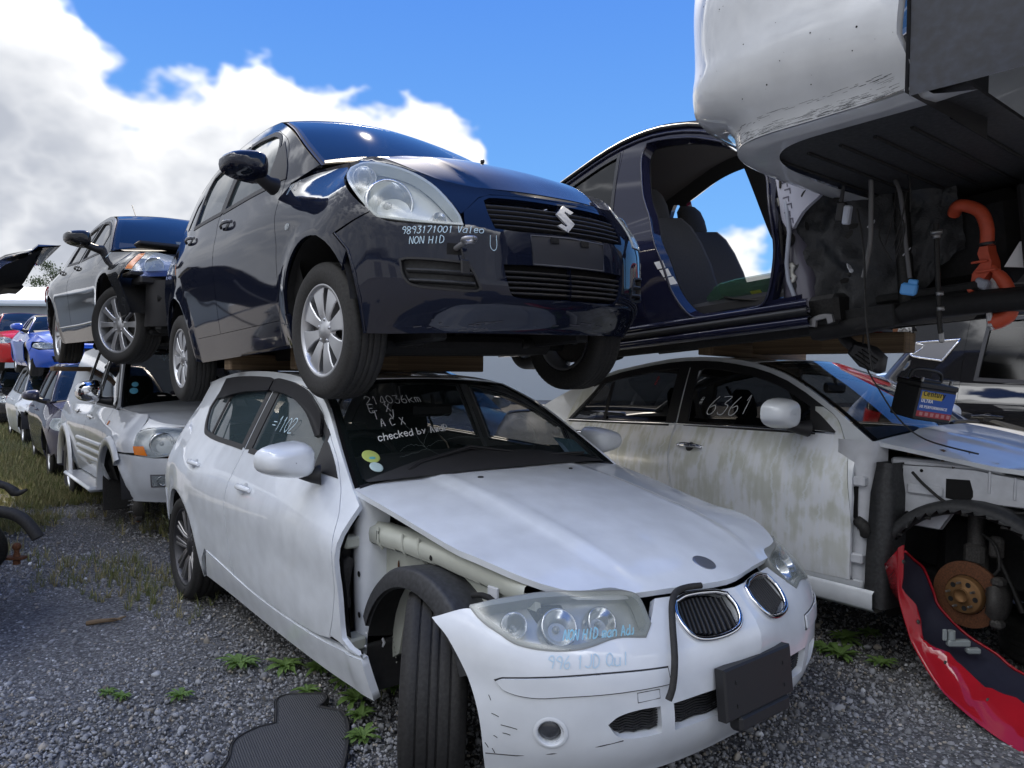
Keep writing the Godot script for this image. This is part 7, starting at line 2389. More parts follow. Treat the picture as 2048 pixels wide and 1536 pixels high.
func grey_sedan() -> void:
	var gl := mk("", Color(.05, .06, .065, .75), .02)
	var o := {"paint": M.grey_paint, "skip": ["front_bumper", "liner_f_r", "hood"], "glass": gl, "hl_y": .78, "hl": [.34, .74, .29, .885, .42, .90, .74, .845, .74, .735, .5, .72], "mirror": [-.78, 1.13], "handle_mat": M.grey_paint, "hy": .93, "screen_glass": mk("", Color(.03, .045, .06, .7), .02), "steer": .42, "sail": -.80}
	var root := generic_car("grey_sedan", "dark grey saloon without front bumper or bonnet, stacked above the silver off-roader", "gsed", pose(-2.676, 1.477, -6.599, -49.62, -.67, .58), -.50, -1.62, -2.5, o, "ten", .235, .225)
	var c: Car = root.get_meta("car")
	root.remove_meta("car")
	var oo := std(c, -.50, -1.62, -2.5, o)
	for m in 2:
		var le := MB.new()
		panel(le, c.side, oo.hl, [], .004, 0, .04, .04, m)
		var hn := obj("headlight", le, M.lens, root)
		var ho := MB.new()
		panel(ho, c.side, oo.hl, [], -.05, 0, .05, .05, m)
		obj("headlight_housing", ho, mk("", lin(.06, .08, .16), .25, .6), hn)
		var am := MB.new()
		panel(am, c.side, SP([.345, .745, .30, .88, .36, .89, .41, .74], 60), [], .006, .0, .04, .04, m)
		obj("indicator", am, M.orange_lens, hn)
		lamp_bowl(hn, on(c.side, .52, .80, -.03, m == 1), .065, .05, Vector3(1, 0, .3 if m == 0 else -.3).normalized())
		# sill trim line
		var sm := MB.new()
		seam(sm, c.side, V2([-.42, .375, -1.2, .37, -2.2, .375]), .008, .006, false, 6, m == 1)
		obj("sill_trim", sm, M.chrome, root)
	# bare front: slam panel, bumper beam, radiator, splash shield
	var fr := MB.new()
	for m in [-1, 1]:
		fr.box(Vector3(.42, .66, .66 * m), Vector3(.30, .06, .22), .012)
		fr.box(Vector3(.38, .71, .78 * m), Vector3(.26, .03, .10), .006)
	obj("wing_bracket", fr, M.black_plastic, root)
	var ra := MB.new()
	ra.box(Vector3(.52, .50, 0), Vector3(.10, .50, 1.30), .03)
	obj("radiator_panel", ra, M.dull_black, root)
	var sp := MB.new()
	var rows := []
	for q in [[.38, .30], [.41, .42], [.43, .56], [.44, .66]]: rows.append([Vector3(q[0], q[1], .70), Vector3(q[0] + .12, q[1], .68), Vector3(q[0] + .30, q[1], .56), Vector3(.62, q[1], .2)])
	sp.loft(rows, false, Vector3(1, 0, .4))
	obj("splash_shield", sp, M.black_plastic, root)
	var du := MB.new()
	du.xf = Transform3D(Basis(), Vector3(.62, .52, .56)) * Transform3D(Basis(Vector3.UP, .9), Vector3.ZERO)
	du.tube([Vector3(-.09, 0, .01), Vector3(.09, 0, .01)], .035, 8)
	obj("duct", du, M.hole, root)
	var be := MB.new()
	be.box(Vector3(.64, .56, 0), Vector3(.08, .10, 1.2), .02)
	obj("bumper_beam", be, M.dark_metal, root)
	var hs := MB.new()
	hs.tube(K.crline([Vector3(.0, .98, .25), Vector3(.10, 1.02, .20), Vector3(.22, .99, .05), Vector3(.26, .96, -.15), Vector3(.2, .95, -.35)], 14), .055, 10)
	obj("intake_hose", hs, M.black_plastic, root)
	var sc := MB.new()
	sc.box(Vector3(-.2, 1.045, 0), Vector3(.16, .05, 1.25), .02)
	sc.box(Vector3(.05, .86, 0), Vector3(.5, .12, 1.1), .05)
	obj("scuttle", sc, M.dull_black, root)
	var ca := MB.new()
	panel(ca, c.screen, P2([.30, .08, -.45, .04, -.46, .12, .30, .17]), [], -.01, 0, .06, .06)
	obj("green_card", ca, mk("", lin(.35, .52, .38), .5), root)
	var an := MB.new()
	an.tube([Vector3(-1.55, 1.50, .30), Vector3(-1.75, 1.68, .30)], .004, 5)
	obj("aerial", an, M.black_plastic, root)
	pen("writing", root, c.side, Vector2(-.42, .93), "W", .05, Vector2(1, 1), M.pen_pale, false, .004)
	under(root, -2.9, .4, .24, 1.3)
	arch_fix(root, c)
func arch_fix(root: Node, c: Car) -> void:
	var li := MB.new()
	arch_liner(li, 0, c.c.get("ya", c.c.rw), c.c.ra + .006, .40, c.side.at(0, .7).z - .03, .1, PI - .1)
	obj("wheel_arch_liner", li, M.dull_black, root)
func silver_suv() -> void:
	var o := {"paint": M.silver_paint, "skip": ["front_bumper"], "glass": mk("", Color(.05, .055, .06, .72), .02), "hl_y": .93, "mirror": [-.52, 1.32], "mirror_mat": M.chrome, "handle_mat": M.chrome, "hy": 1.04, "wframe": .09, "screen_glass": mk("", Color(.04, .055, .05, .6), .02), "no_mirrors": true}
	var root := thing("silver_suv", "silver off-roader with chrome mirrors and its front wheel missing, under the grey saloon", "car", pose(-2.689, -.06, -6.803, -51.8, .6, .5))
	var c := Car.new(SPEC.paj)
	var oo := std(c, -.40, -1.38, -2.35, o)
	oo.fender = PackedVector2Array(V2([-.38, .9, -.40, .60, -.34, .52, .10, .60, .10, .808, .48, .81, .44, .98]) + [Vector2(.40, 1.12), Vector2(.15, 1.12), Vector2(-.40, 1.14)])
	oo.hl = SP([.475, .80, .43, .97, .50, 1.0, .80, 1.0, .84, .95, .84, .80, .65, .775], 60)
	oo.front_bumper = PackedVector2Array(P2([.10, .80, .12, .60, .20, .42, .8, .40, 1.1, .40, 1.1, .76, .84, .765, .65, .77, .48, .79]))
	oo.bumper_holes = [parch(c, .385)]
	oo.skip = []
	oo.hood_skirt = V2([.43, .985, .50, 1.01, .80, 1.01, 1.1, 1.0])
	shell(root, c, oo)
	for m in 2:
		var zz := 1.0 - 2.0 * m
		var le := MB.new()
		panel(le, c.side, oo.hl, [], .004, 0, .04, .04, m)
		var hn := obj("headlight", le, M.lens, root)
		var ho := MB.new()
		panel(ho, c.side, oo.hl, [], -.05, 0, .05, .05, m)
		panel(ho, c.side, oo.hl, [inset(oo.hl, .008)], .001, .05, .05, .05, m)
		obj("headlight_housing", ho, M.lamp_inner, hn)
		var am := MB.new()
		panel(am, c.side, SP([.475, .80, .455, .865, .56, .865, .60, .79], 60), [], .007, 0, .04, .04, m)
		obj("indicator", am, M.orange_lens, hn)
		lamp_bowl(hn, on(c.side, .70, .885, -.02, m == 1), .085, .06, Vector3(1, 0, .1 * zz).normalized())
		var fo := MB.new()
		panel(fo, c.side, SP([.60, .545, .61, .63, .78, .63, .78, .545], 70), [], .004, 0, .04, .04, m)
		var fn := obj("fog_lamp", fo, M.lens, root)
		var fb := MB.new()
		panel(fb, c.side, SP([.585, .535, .595, .64, .80, .64, .80, .535], 70), [], .0015, .0, .04, .04, m)
		obj("fog_lamp_bezel", fb, mk("", lin(.10, .10, .11), .4), fn)
		lamp_bowl(fn, on(c.side, .69, .588, .002, m == 1), .035, .03, Vector3(1, 0, .3 * zz).normalized())
		mirror_shell(root, Vector3(-.50, 1.30, 1.02), Vector3(.14, .20, .22), M.chrome, zz, Vector3(-.46, 1.21, .84))
		var st := MB.new()
		st.box(Vector3(-1.4, .40, .93 * zz), Vector3(1.7, .045, .20), .018)
		obj("side_step", st, M.silver_paint, root)
		for i in 3:
			var cl := MB.new()
			var rows := []
			for k in 7:
				var x := lerpf(-.42, -1.9, k / 6.0)
				var y := .80 - i * .08
				var z: float = c.side.at(x, y).z
				rows.append([Vector3(x, y + .03, (z - .005) * zz), Vector3(x, y + .02, (z + .022) * zz), Vector3(x, y - .02, (z + .022) * zz), Vector3(x, y - .034, (z - .005) * zz)])
			cl.loft(rows, false, Vector3(0, 0, zz))
			obj("side_cladding", cl, M.silver_paint, root)
		for x in [0.0, -2.78]:
			var fl := MB.new()
			var rows := []
			for i in 15:
				var a := lerpf(.75 if x == 0.0 else .05, PI - .05, i / 14.0)
				var d := Vector3(cos(a), sin(a), 0)
				var ce := Vector3(x, .385, 0)
				var z := c.side.at(x, .80).z
				rows.append([ce + d * .46 + Vector3(0, 0, (z - .02) * zz), ce + d * .462 + Vector3(0, 0, (z + .028) * zz), ce + d * .52 + Vector3(0, 0, (z + .026) * zz), ce + d * .54 + Vector3(0, 0, (z - .004) * zz)])
			fl.loft(rows, false, Vector3(0, 0, zz))
			obj("arch_flare", fl, M.silver_paint, root)
		disc_on("side_repeater", root, c.side, -.30, 1.02, .022, M.orange_lens, .004, m == 1)
	var gr := MB.new()
	panel(gr, c.side, P2([.90, .80, 1.1, .80, 1.1, .97, .90, .97]), [], .002, 0, .05, .05, 2)
	obj("grille", gr, mk("", lin(.08, .085, .09), .4), root)
	for v in [.84, .89, .94]:
		var sl := MB.new()
		for m in 2: seam(sl, c.side, V2([.90, v, 1.0, v, 1.1, v]), .012, .008, false, 6, m == 1)
		obj("grille_bar", sl, M.chrome, root)
	interior(root, c, -.45, 1.16, -1.25, .22)
	for p in [[.55, .62, "V75", .05], [.62, .80, "E T 4", .05]]: pen("writing", root.get_node("windscreen"), c.screen, Vector2(p[0], p[1]), p[2], .06, Vector2(-1.5, 1.9), M.pen_pale, false, .005)
	disc_on("sticker", root.get_node("windscreen"), c.screen, .86, .20, .035, mk("", lin(.10, .35, .50), .5), .004)
	disc_on("sticker", root.get_node("windscreen"), c.screen, .85, .28, .028, mk("", lin(.10, .35, .50), .5), .004)
	wheel(root, Vector3(-2.78, .385, .80), "six", .385, .26, .21, 1)
	wheel(root, Vector3(-2.78, .385, -.80), "six", .385, .26, .21, -1)
	wheel(root, Vector3(0, .385, -.80), "six", .385, .26, .21, -1)
	brake_hub(root, Vector3(0.02, .30, .74), .14, 0.0)
	var mf := MB.new()
	mf.box(Vector3(-.44, .42, .80), Vector3(.02, .40, .26), .006)
	obj("mud_flap", mf, M.rubber, root)
func far_cars() -> void:
	var dk := mk("", Color(.03, .035, .04, .82), .02)
	generic_car("purple_hatchback", "dark purple grey hatchback behind the silver off-roader, weeds at its wheels", "mpv", pose(-5.516, 0, -10.15, -53), -.48, -1.5, -2.3, {"paint": M.purple_paint, "glass": dk, "hl_y": .72, "mirror": [-.72, 1.08], "mirror_mat": M.purple_paint}, "ten", .21, .20).remove_meta("car")
	generic_car("blue_roadster", "bright blue two-seater sports car with soft top stacked in the left row", "zed", pose(-8.742, 1.347, -14.636, -50.5, -1.64, .6), -.62, -1.72, -2.1, {"paint": M.blue_paint, "glass": dk, "hl_y": .58, "mirror": [-.85, .97], "roof_mat": M.dull_black, "hl": [.38, .56, .36, .63, .52, .655, .86, .64, .86, .56, .6, .54]}, "five", .215, .225).remove_meta("car")
	var wh := generic_car("crumpled_white_car", "white car with a torn crumpled front wing under the blue roadster", "mpv", pose(-8.66, 0, -14.3, -51), -.48, -1.5, -2.3, {"paint": M.white_paint, "glass": dk, "hl_y": .72, "skip": ["front_bumper", "fender_r"], "no_mirrors": true}, "five", .20, .19)
	var c: Car = wh.get_meta("car")
	wh.remove_meta("car")
	var fn := FastNoiseLite.new()
	fn.seed = 9; fn.frequency = 2.2; fn.fractal_octaves = 3
	var cr := MB.new()
	var rows := []
	for i in 13:
		var row := []
		for j in 11:
			var x := lerpf(-.45, .55, i / 12.0)
			var y := lerpf(.45 + .25 * absf(sin(i * .9)), .95, j / 10.0)
			row.append(Vector3(x, y, c.side.at(x, y).z - .03 + .14 * fn.get_noise_2d(x * 1.6, y * 1.6) - maxf(x, 0) * .25))
		rows.append(row)
	cr.loft(rows, false, Vector3(0, 0, 1))
	obj("crumpled_wing", cr, M.white_paint, wh)
	generic_car("red_hatchback", "red hatchback stacked behind the blue roadster in front of the shed", "mpv", pose(-12.25, 1.45, -18.6, -51), -.48, -1.5, -2.3, {"paint": M.red_paint, "glass": dk, "hl_y": .74}, "ten", .21, .20).remove_meta("car")
	generic_car("dark_hatchback", "dark grey car on the ground under the red hatchback at the left edge", "mpv", pose(-12.3, 0, -18.7, -51), -.48, -1.5, -2.3, {"paint": M.grey_paint, "glass": dk, "hl_y": .74}, "five", .20, .19).remove_meta("car")
	generic_car("far_silver_sedan", "silver grey sedan on the ground farthest along the left row", "gsed", pose(-15.9, 0, -23.0, -51), -.50, -1.62, -2.5, {"paint": M.silver_paint, "glass": dk, "hl_y": .76}, "five", .22, .2).remove_meta("car")
	generic_car("pale_blue_car", "pale silver blue car glimpsed between the navy hatchback and the white sedan", "gsed", pose(-.45, 0, -7.75, -52), -.50, -1.62, -2.5, {"paint": M.paleblue_paint, "glass": dk, "hl_y": .76}, "five", .22, .2).remove_meta("car")
	generic_car("added_dark_hatchback", "charcoal hatchback added on the pale blue car to darken the gaps behind the navy hatchback", "mpv", pose(-.35, 1.48, -7.85, -52), -.48, -1.5, -2.3, {"paint": M.grey_paint, "glass": dk, "hl_y": .72, "no_mirrors": true}, "five", .2, .2).remove_meta("car")  # invented car, added so the gaps behind it show dark, not sky
	# right: a dark SUV, a blue hatchback, a red car above it
	var bs := generic_car("black_suv", "black SUV with chalk writing on its rear quarter window, behind the white sedan's bonnet", "bsuv", pose(5.50, .25, -3.60, -51), -.45, -1.5, -2.66, {"paint": M.black_paint, "glass": mk("", Color(.004, .004, .004, .9), .1), "hl_y": .8, "no_mirrors": true, "quarter_window": K.smooth(V2([-2.82, 1.28, -2.72, 1.435, -3.09, 1.415, -3.115, 1.39, -3.09, 1.335]), 60)}, "six", .23, .23)
	var bc: Car = bs.get_meta("car")
	bs.remove_meta("car")
	var qw := MB.new()
	var qo := K.smooth(V2([-2.82, 1.28, -2.72, 1.435, -3.09, 1.415, -3.115, 1.39, -3.09, 1.335]), 60)
	panel(qw, bc.side, qo, [], .003, 0, .05, .05)
	obj("frosted_quarter_window", qw, mk("", lin(.16, .16, .165), .35), bs)
	qw = MB.new()
	var qp := []
	for q in qo: qp.append(q)
	seam(qw, bc.side, qp, .008, .004, true)
	obj("window_trim", qw, M.chrome, bs)
	pen("writing", bs, bc.side, Vector2(-3.04, 1.345), "Cuwant T", .035, Vector2(1, 1), M.pen_white, false, .005)
	generic_car("blue_hatchback", "blue hatchback glimpsed behind the timber beam and under the red car shell", "mpv", pose(6.6, 0, -7.0, -51), -.48, -1.5, -2.3, {"paint": mk("", lin(.05, .16, .42), .35, 0, {"clearcoat_enabled": true}), "glass": dk, "hl_y": .72, "no_mirrors": true}, "five", .2, .2).remove_meta("car")
	var rd := generic_car("red_car_shell", "red car shell with rusty bare brake discs, stacked above the blue hatchback", "mpv", pose(6.75, 1.66, -6.85, -51), -.48, -1.5, -2.3, {"paint": M.red_paint, "glass": dk, "hl_y": .72, "no_mirrors": true}, "", .2, .2)
	rd.remove_meta("car")
	brake_hub(rd, Vector3(-2.6, .30, .72), .15, 0.0, M.steel)
	brake_hub(rd, Vector3(0, .30, .72), .15, 0.0, M.steel)
	under(rd, -2.8, .4, .2, 1.3)
	# left edge: an open tailgate overhead, and the tail of the car beside it
	var lf := generic_car("open_tailgate_car", "dark car at the left edge whose open tailgate hangs overhead", "lblack", pose(-7.25, .10, -4.0, -141.2), -.48, -1.5, -2.3, {"paint": M.black_paint, "glass": dk, "hl_y": .75, "no_mirrors": true}, "five", .2, .2)
	lf.remove_meta("car")
	var gt := MB.new()
	rows = []
	for z in [-.66, -.64, -.3, 0.0, .3, .64, .66]:
		var k: float = .02 if absf(z) > .65 else 0.0
		rows.append([Vector3(-2.95, 1.55 - k, z), Vector3(-3.3, 1.98 - k, z), Vector3(-3.62, 2.22 - k, z), Vector3(-3.80, 2.29 - k, z), Vector3(-3.84, 2.33 - k, z), Vector3(-4.0, 2.34, z), Vector3(-3.98, 2.325, z), Vector3(-3.86, 2.30, z)])
	gt.loft(rows, false, Vector3(-.6, 1, 0))
	obj("tailgate_skin", gt, M.black_paint, lf)
	gt = MB.new()
	rows = []
	for z in [-.655, -.60, -.52, -.2, .2, .52, .60, .655]:
		var k: float = smoothstep(.66, .50, absf(z))
		rows.append([Vector3(-2.95, 1.53, z), Vector3(-3.15, 1.72 - .05 * k, z), Vector3(-3.38, 1.92 - .10 * k, z), Vector3(-3.62, 2.14 - .15 * k, z), Vector3(-3.76, 2.22 - .20 * k, z), Vector3(-3.83, 2.27 - .10 * k, z), Vector3(-3.88, 2.30, z)])
	gt.loft(rows, false, Vector3(.5, -1, 0))
	obj("tailgate_trim", gt, M.dull_black, lf)
	gt = MB.new()
	gt.box(Vector3(-3.70, 2.02, 0), Vector3(.16, .05, .5), .02)
	obj("tailgate_latch", gt, M.dark_metal, lf)
	for z in [-.62, .62]:
		gt = MB.new()
		gt.tube([Vector3(-2.98, 1.2, z), Vector3(-3.5, 1.98, z)], .012, 6)
		obj("gas_strut", gt, M.steel, lf)
	var tl := generic_car("tow_bar_car", "dark car at the left edge with a tow ball and a hanging exhaust hose", "lblack", pose(-5.81, -.05, -1.98, -141.2), -.48, -1.5, -2.3, {"paint": M.black_paint, "glass": dk, "hl_y": .75, "no_mirrors": true}, "five", .2, .2)
	tl.remove_meta("car")
	var inv := tl.transform.affine_inverse()
	var tb := MB.new()
	tb.xf = inv
	tb.box(Vector3(-3.0, .288, -4.30), Vector3(.24, .016, .06), .003)
	obj("tow_bar", tb, M.rust, tl)
	tb = MB.new()
	tb.xf = inv
	tb.ball(Vector3(-2.926, .355, -4.30), Vector3(.024, .024, .024), 14, 10)
	tb.tube([Vector3(-2.926, .25, -4.30), Vector3(-2.926, .262, -4.30), Vector3(-2.926, .275, -4.30)], .020, 10)
	tb.tube([Vector3(-2.926, .296, -4.30), Vector3(-2.926, .32, -4.30), Vector3(-2.926, .34, -4.30)], [.022, .014, .016], 10)
	obj("tow_ball", tb, M.rust, tl)
	var ex := MB.new()
	ex.xf = inv
	var ep := K.crline([Vector3(-3.3, .60, -4.15), Vector3(-3.05, .585, -4.2), Vector3(-2.90, .572, -4.2), Vector3(-2.82, .535, -4.2), Vector3(-2.765, .475, -4.2), Vector3(-2.735, .43, -4.2)], 20)
	ex.tube(ep, .034, 12)
	obj("hanging_hose", ex, M.rubber, tl)
	var eh := MB.new()
	var dd: Vector3 = (ep[20] - ep[19]).normalized()
	eh.xf = inv * Transform3D(Basis.looking_at(dd, Vector3.BACK), ep[20] + dd * .001)
	eh.lathe([Vector2(.0001, .0), Vector2(.027, .0)], 16)
	obj("hose_end", eh, M.hole, tl)
	ex = MB.new()
	ex.xf = inv
	ex.tube(K.crline([Vector3(-3.3, .42, -4.2), Vector3(-3.08, .50, -4.2), Vector3(-2.98, .44, -4.22), Vector3(-2.98, .32, -4.25), Vector3(-3.05, .24, -4.25)], 14), .03, 10)
	obj("bent_pipe", ex, M.dark_metal, tl)
	ex = MB.new()
	ex.xf = inv
	ex.tube(K.crline([Vector3(-3.2, .74, -4.25), Vector3(-2.98, .73, -4.25), Vector3(-2.90, .68, -4.26), Vector3(-2.84, .70, -4.26)], 10), [.03, .03, .028, .024, .022, .026, .03, .02, .014, .010, .008], 8)
	obj("torn_hose", ex, M.rubber, tl)
func silver_overhead() -> void:
	var c := Car.new(SPEC.silver)
	var S := c.side
	var root := thing("silver_car", "silver car whose scuffed rear bumper juts overhead at the top right corner", "car", pose(3.815, 1.94, -.075, -51.2))
	var e: float = c.xa - c.lt
	var sp := paint("", lin(.58, .60, .62), .42, .05)
	var bo := PackedVector2Array([Vector2(e, .27), Vector2(e, 1.06), Vector2(-3.30, 1.06), Vector2(-3.262, .9), Vector2(-3.245, .6), Vector2(-3.262, .42), Vector2(-3.235, .33), Vector2(-3.19, .285), Vector2(-3.4, .275)])
	var b := MB.new()
	panel(b, S, bo, [], .0, .03, .035, .03, 2)
	obj("rear_bumper", b, sp, root)
	# underside lip of the bumper
	var lp := MB.new()
	var rows := []
	for i in 25:
		var p := lerpf(-3.22, e, i / 24.0)
		var q := S.at(p, .27)
		rows.append([q, q + Vector3(.02, -.015, -.03 * signf(q.z)), q + Vector3(.05, -.016, -.05) * Vector3(1, 1, 1.0 if q.z > .2 else q.z / .2), q + Vector3(.11, -.012, -.10) * Vector3(1, 1, 1.0 if q.z > .2 else q.z / .2)])
	lp.loft(rows, false, Vector3(0, -1, 0))
	var lrows := []
	for r in rows: lrows.append(r.map(func(v): return v * Vector3(1, 1, -1)))
	lp.loft(lrows, false, Vector3(0, -1, 0))
	obj("bumper_lip", lp, sp, root)
	# body above and forward
	var o := std(c, -.5, -1.55, -2.45, {"paint": sp, "glass": M.tinted_glass, "hl_y": .75})
	var body2 := PackedVector2Array(c.railpoly())
	body2.append_array(P2([-3.95, 1.08, -3.30, 1.07, -3.262, .9, -3.245, .6, -3.262, .42, -2.42, .26, -.4, .26, -.42, .9]))
	var arch := SP([-3.262, .9, -3.245, .6, -3.262, .42, -3.2, .2, -2.45, .2, -2.44, .42, -2.50, .70, -2.66, .90, -2.85, .98, -3.1, .98], 40)
	for m in 2:
		side_part(root, c, "body_side", body2, sp, m, [arch], 0.0, .03, 0.0)
		var li := MB.new()
		rows = []
		for q in [[-3.255, .25], [-3.252, .45], [-3.25, .7], [-3.235, .9], [-3.15, 1.0], [-2.9, 1.03], [-2.6, .98], [-2.44, .75], [-2.43, .4]]: rows.append([Vector3(q[0] + .012, q[1], (S.at(-3.0, .6).z - .008) * (1 - 2 * m)), Vector3(q[0] + .04, q[1] - .02, .60 * (1 - 2 * m)), Vector3(q[0] + .06, q[1] - .04, .40 * (1 - 2 * m))])
		li.loft(rows, false, Vector3(0, -.3, 1 - 2 * m))
		obj("wheel_arch_liner", li, M.black_plastic, root)
		var fl := MB.new()
		rows = []
		for y in [.24, .45, .7, .96]: rows.append([Vector3(-3.235, y, (.868 + .004 * sin(y * 9)) * (1 - 2 * m)), Vector3(-3.0, y, (.845 + .01 * sin(y * 5)) * (1 - 2 * m)), Vector3(-2.72, y, (.85 + .008 * sin(y * 7)) * (1 - 2 * m)), Vector3(-2.45, y, .862 * (1 - 2 * m))])
		fl.loft(rows, false, Vector3(0, 0, 1 - 2 * m))
		obj("arch_cover", fl, mk("", lin(.020, .026, .045), .4, 0.0, {"albedo_texture": M.grain_tex}), root)
		var tag2 := MB.new()
		tag2.xf = Transform3D(Basis(), Vector3(-3.235, .265, .845 * (1 - 2 * m)))
		tag2.box(Vector3(.03, 0, 0), Vector3(.10, .012, .03), .003)
		obj("liner_tab", tag2, sp, root)
	var rf := MB.new()
	panel(rf, c.roof, P2([-1, 0, 1, 0, 1, 1, -1, 1]), [], 0, .012, .1, .1)
	obj("roof", rf, sp, root)
	var bw := MB.new()
	panel(bw, c.back, P2([-1, 0, 1, 0, 1, 1, -1, 1]), [], 0, 0, .1, .1)
	obj("rear_window", bw, M.tinted_glass, root)
	# underside: tray, exhaust silencer, subframe
	var un := MB.new()
	var tr := PackedVector2Array()
	for i in 21:
		var q := S.at(lerpf(-3.22, e, i / 20.0), .28)
		tr.append(Vector2(q.x + .09, q.z * .92))
	for i in range(19, -1, -1): tr.append(Vector2(tr[i].x, -tr[i].y))
	un.xf = Transform3D(Basis(Vector3.RIGHT, PI / 2), Vector3(0, .276, 0))
	un.prism(tr, .012)
	obj("under_tray", un, M.grey_plastic, root)
	for i in 6:
		var rb := MB.new()
		rb.tube([Vector3(-3.86 + i * .12, .273, -.5), Vector3(-3.86 + i * .12, .273, .5)], .007, 6)
		obj("tray_rib", rb, M.dull_black, root)
	for q in [[Vector3(-2.9, .30, 0), Vector3(.30, .12, 1.2)], [Vector3(-1.6, .34, 0), Vector3(2.3, .06, 1.45)]]:
		var b2 := MB.new()
		b2.box(q[0], q[1], .05)
		obj("underbody", b2, M.dull_black, root)
	var mf := MB.new()
	mf.tube(K.crline([Vector3(-3.2, .30, -.45), Vector3(-3.0, .30, -.42), Vector3(-2.8, .30, -.25), Vector3(-2.4, .30, -.1)], 10), .035, 8)
	mf.xf = Transform3D(Basis(Vector3.UP, PI / 2), Vector3(-2.95, .30, -.35))
	mf.lathe([Vector2(.0001, .28), Vector2(.09, .26), Vector2(.10, .18), Vector2(.10, -.18), Vector2(.09, -.26), Vector2(.0001, -.28)], 20)
	obj("silencer", mf, M.dark_metal, root)
	# pits and chips in the bumper's paint
	rng.seed = 44
	for i in 34:
		var p := rng.randf_range(-3.85, -3.27)
		var y := rng.randf_range(.36, .80)
		var ch := MB.new()
		ch.xf = frame_on(S, p, y, .0006)
		var r := .0009 + .0028 * pow(rng.randf(), 3.0)
		ch.lathe([Vector2(.0001, .0003), Vector2(r, .0)], 8)
		obj("paint_chip", ch, M.hole, root)
	var sc := MB.new()
	for i in 420:
		var p := rng.randf_range(-3.95, -3.3)
		var y := .278 + .055 * pow(rng.randf(), 2.2)
		var l := rng.randf_range(.006, .035)
		sc.flat([on(S, p, y, .0008), on(S, p + l, y + .0006, .0008), on(S, p + l, y + .0016, .0008), on(S, p, y + .0012, .0008)], S.nor(p, y))
	var so := obj("scuff", sc, mk("", Color(.33, .34, .36, .55), .7), root)
	so.set_meta("kind", "stuff")
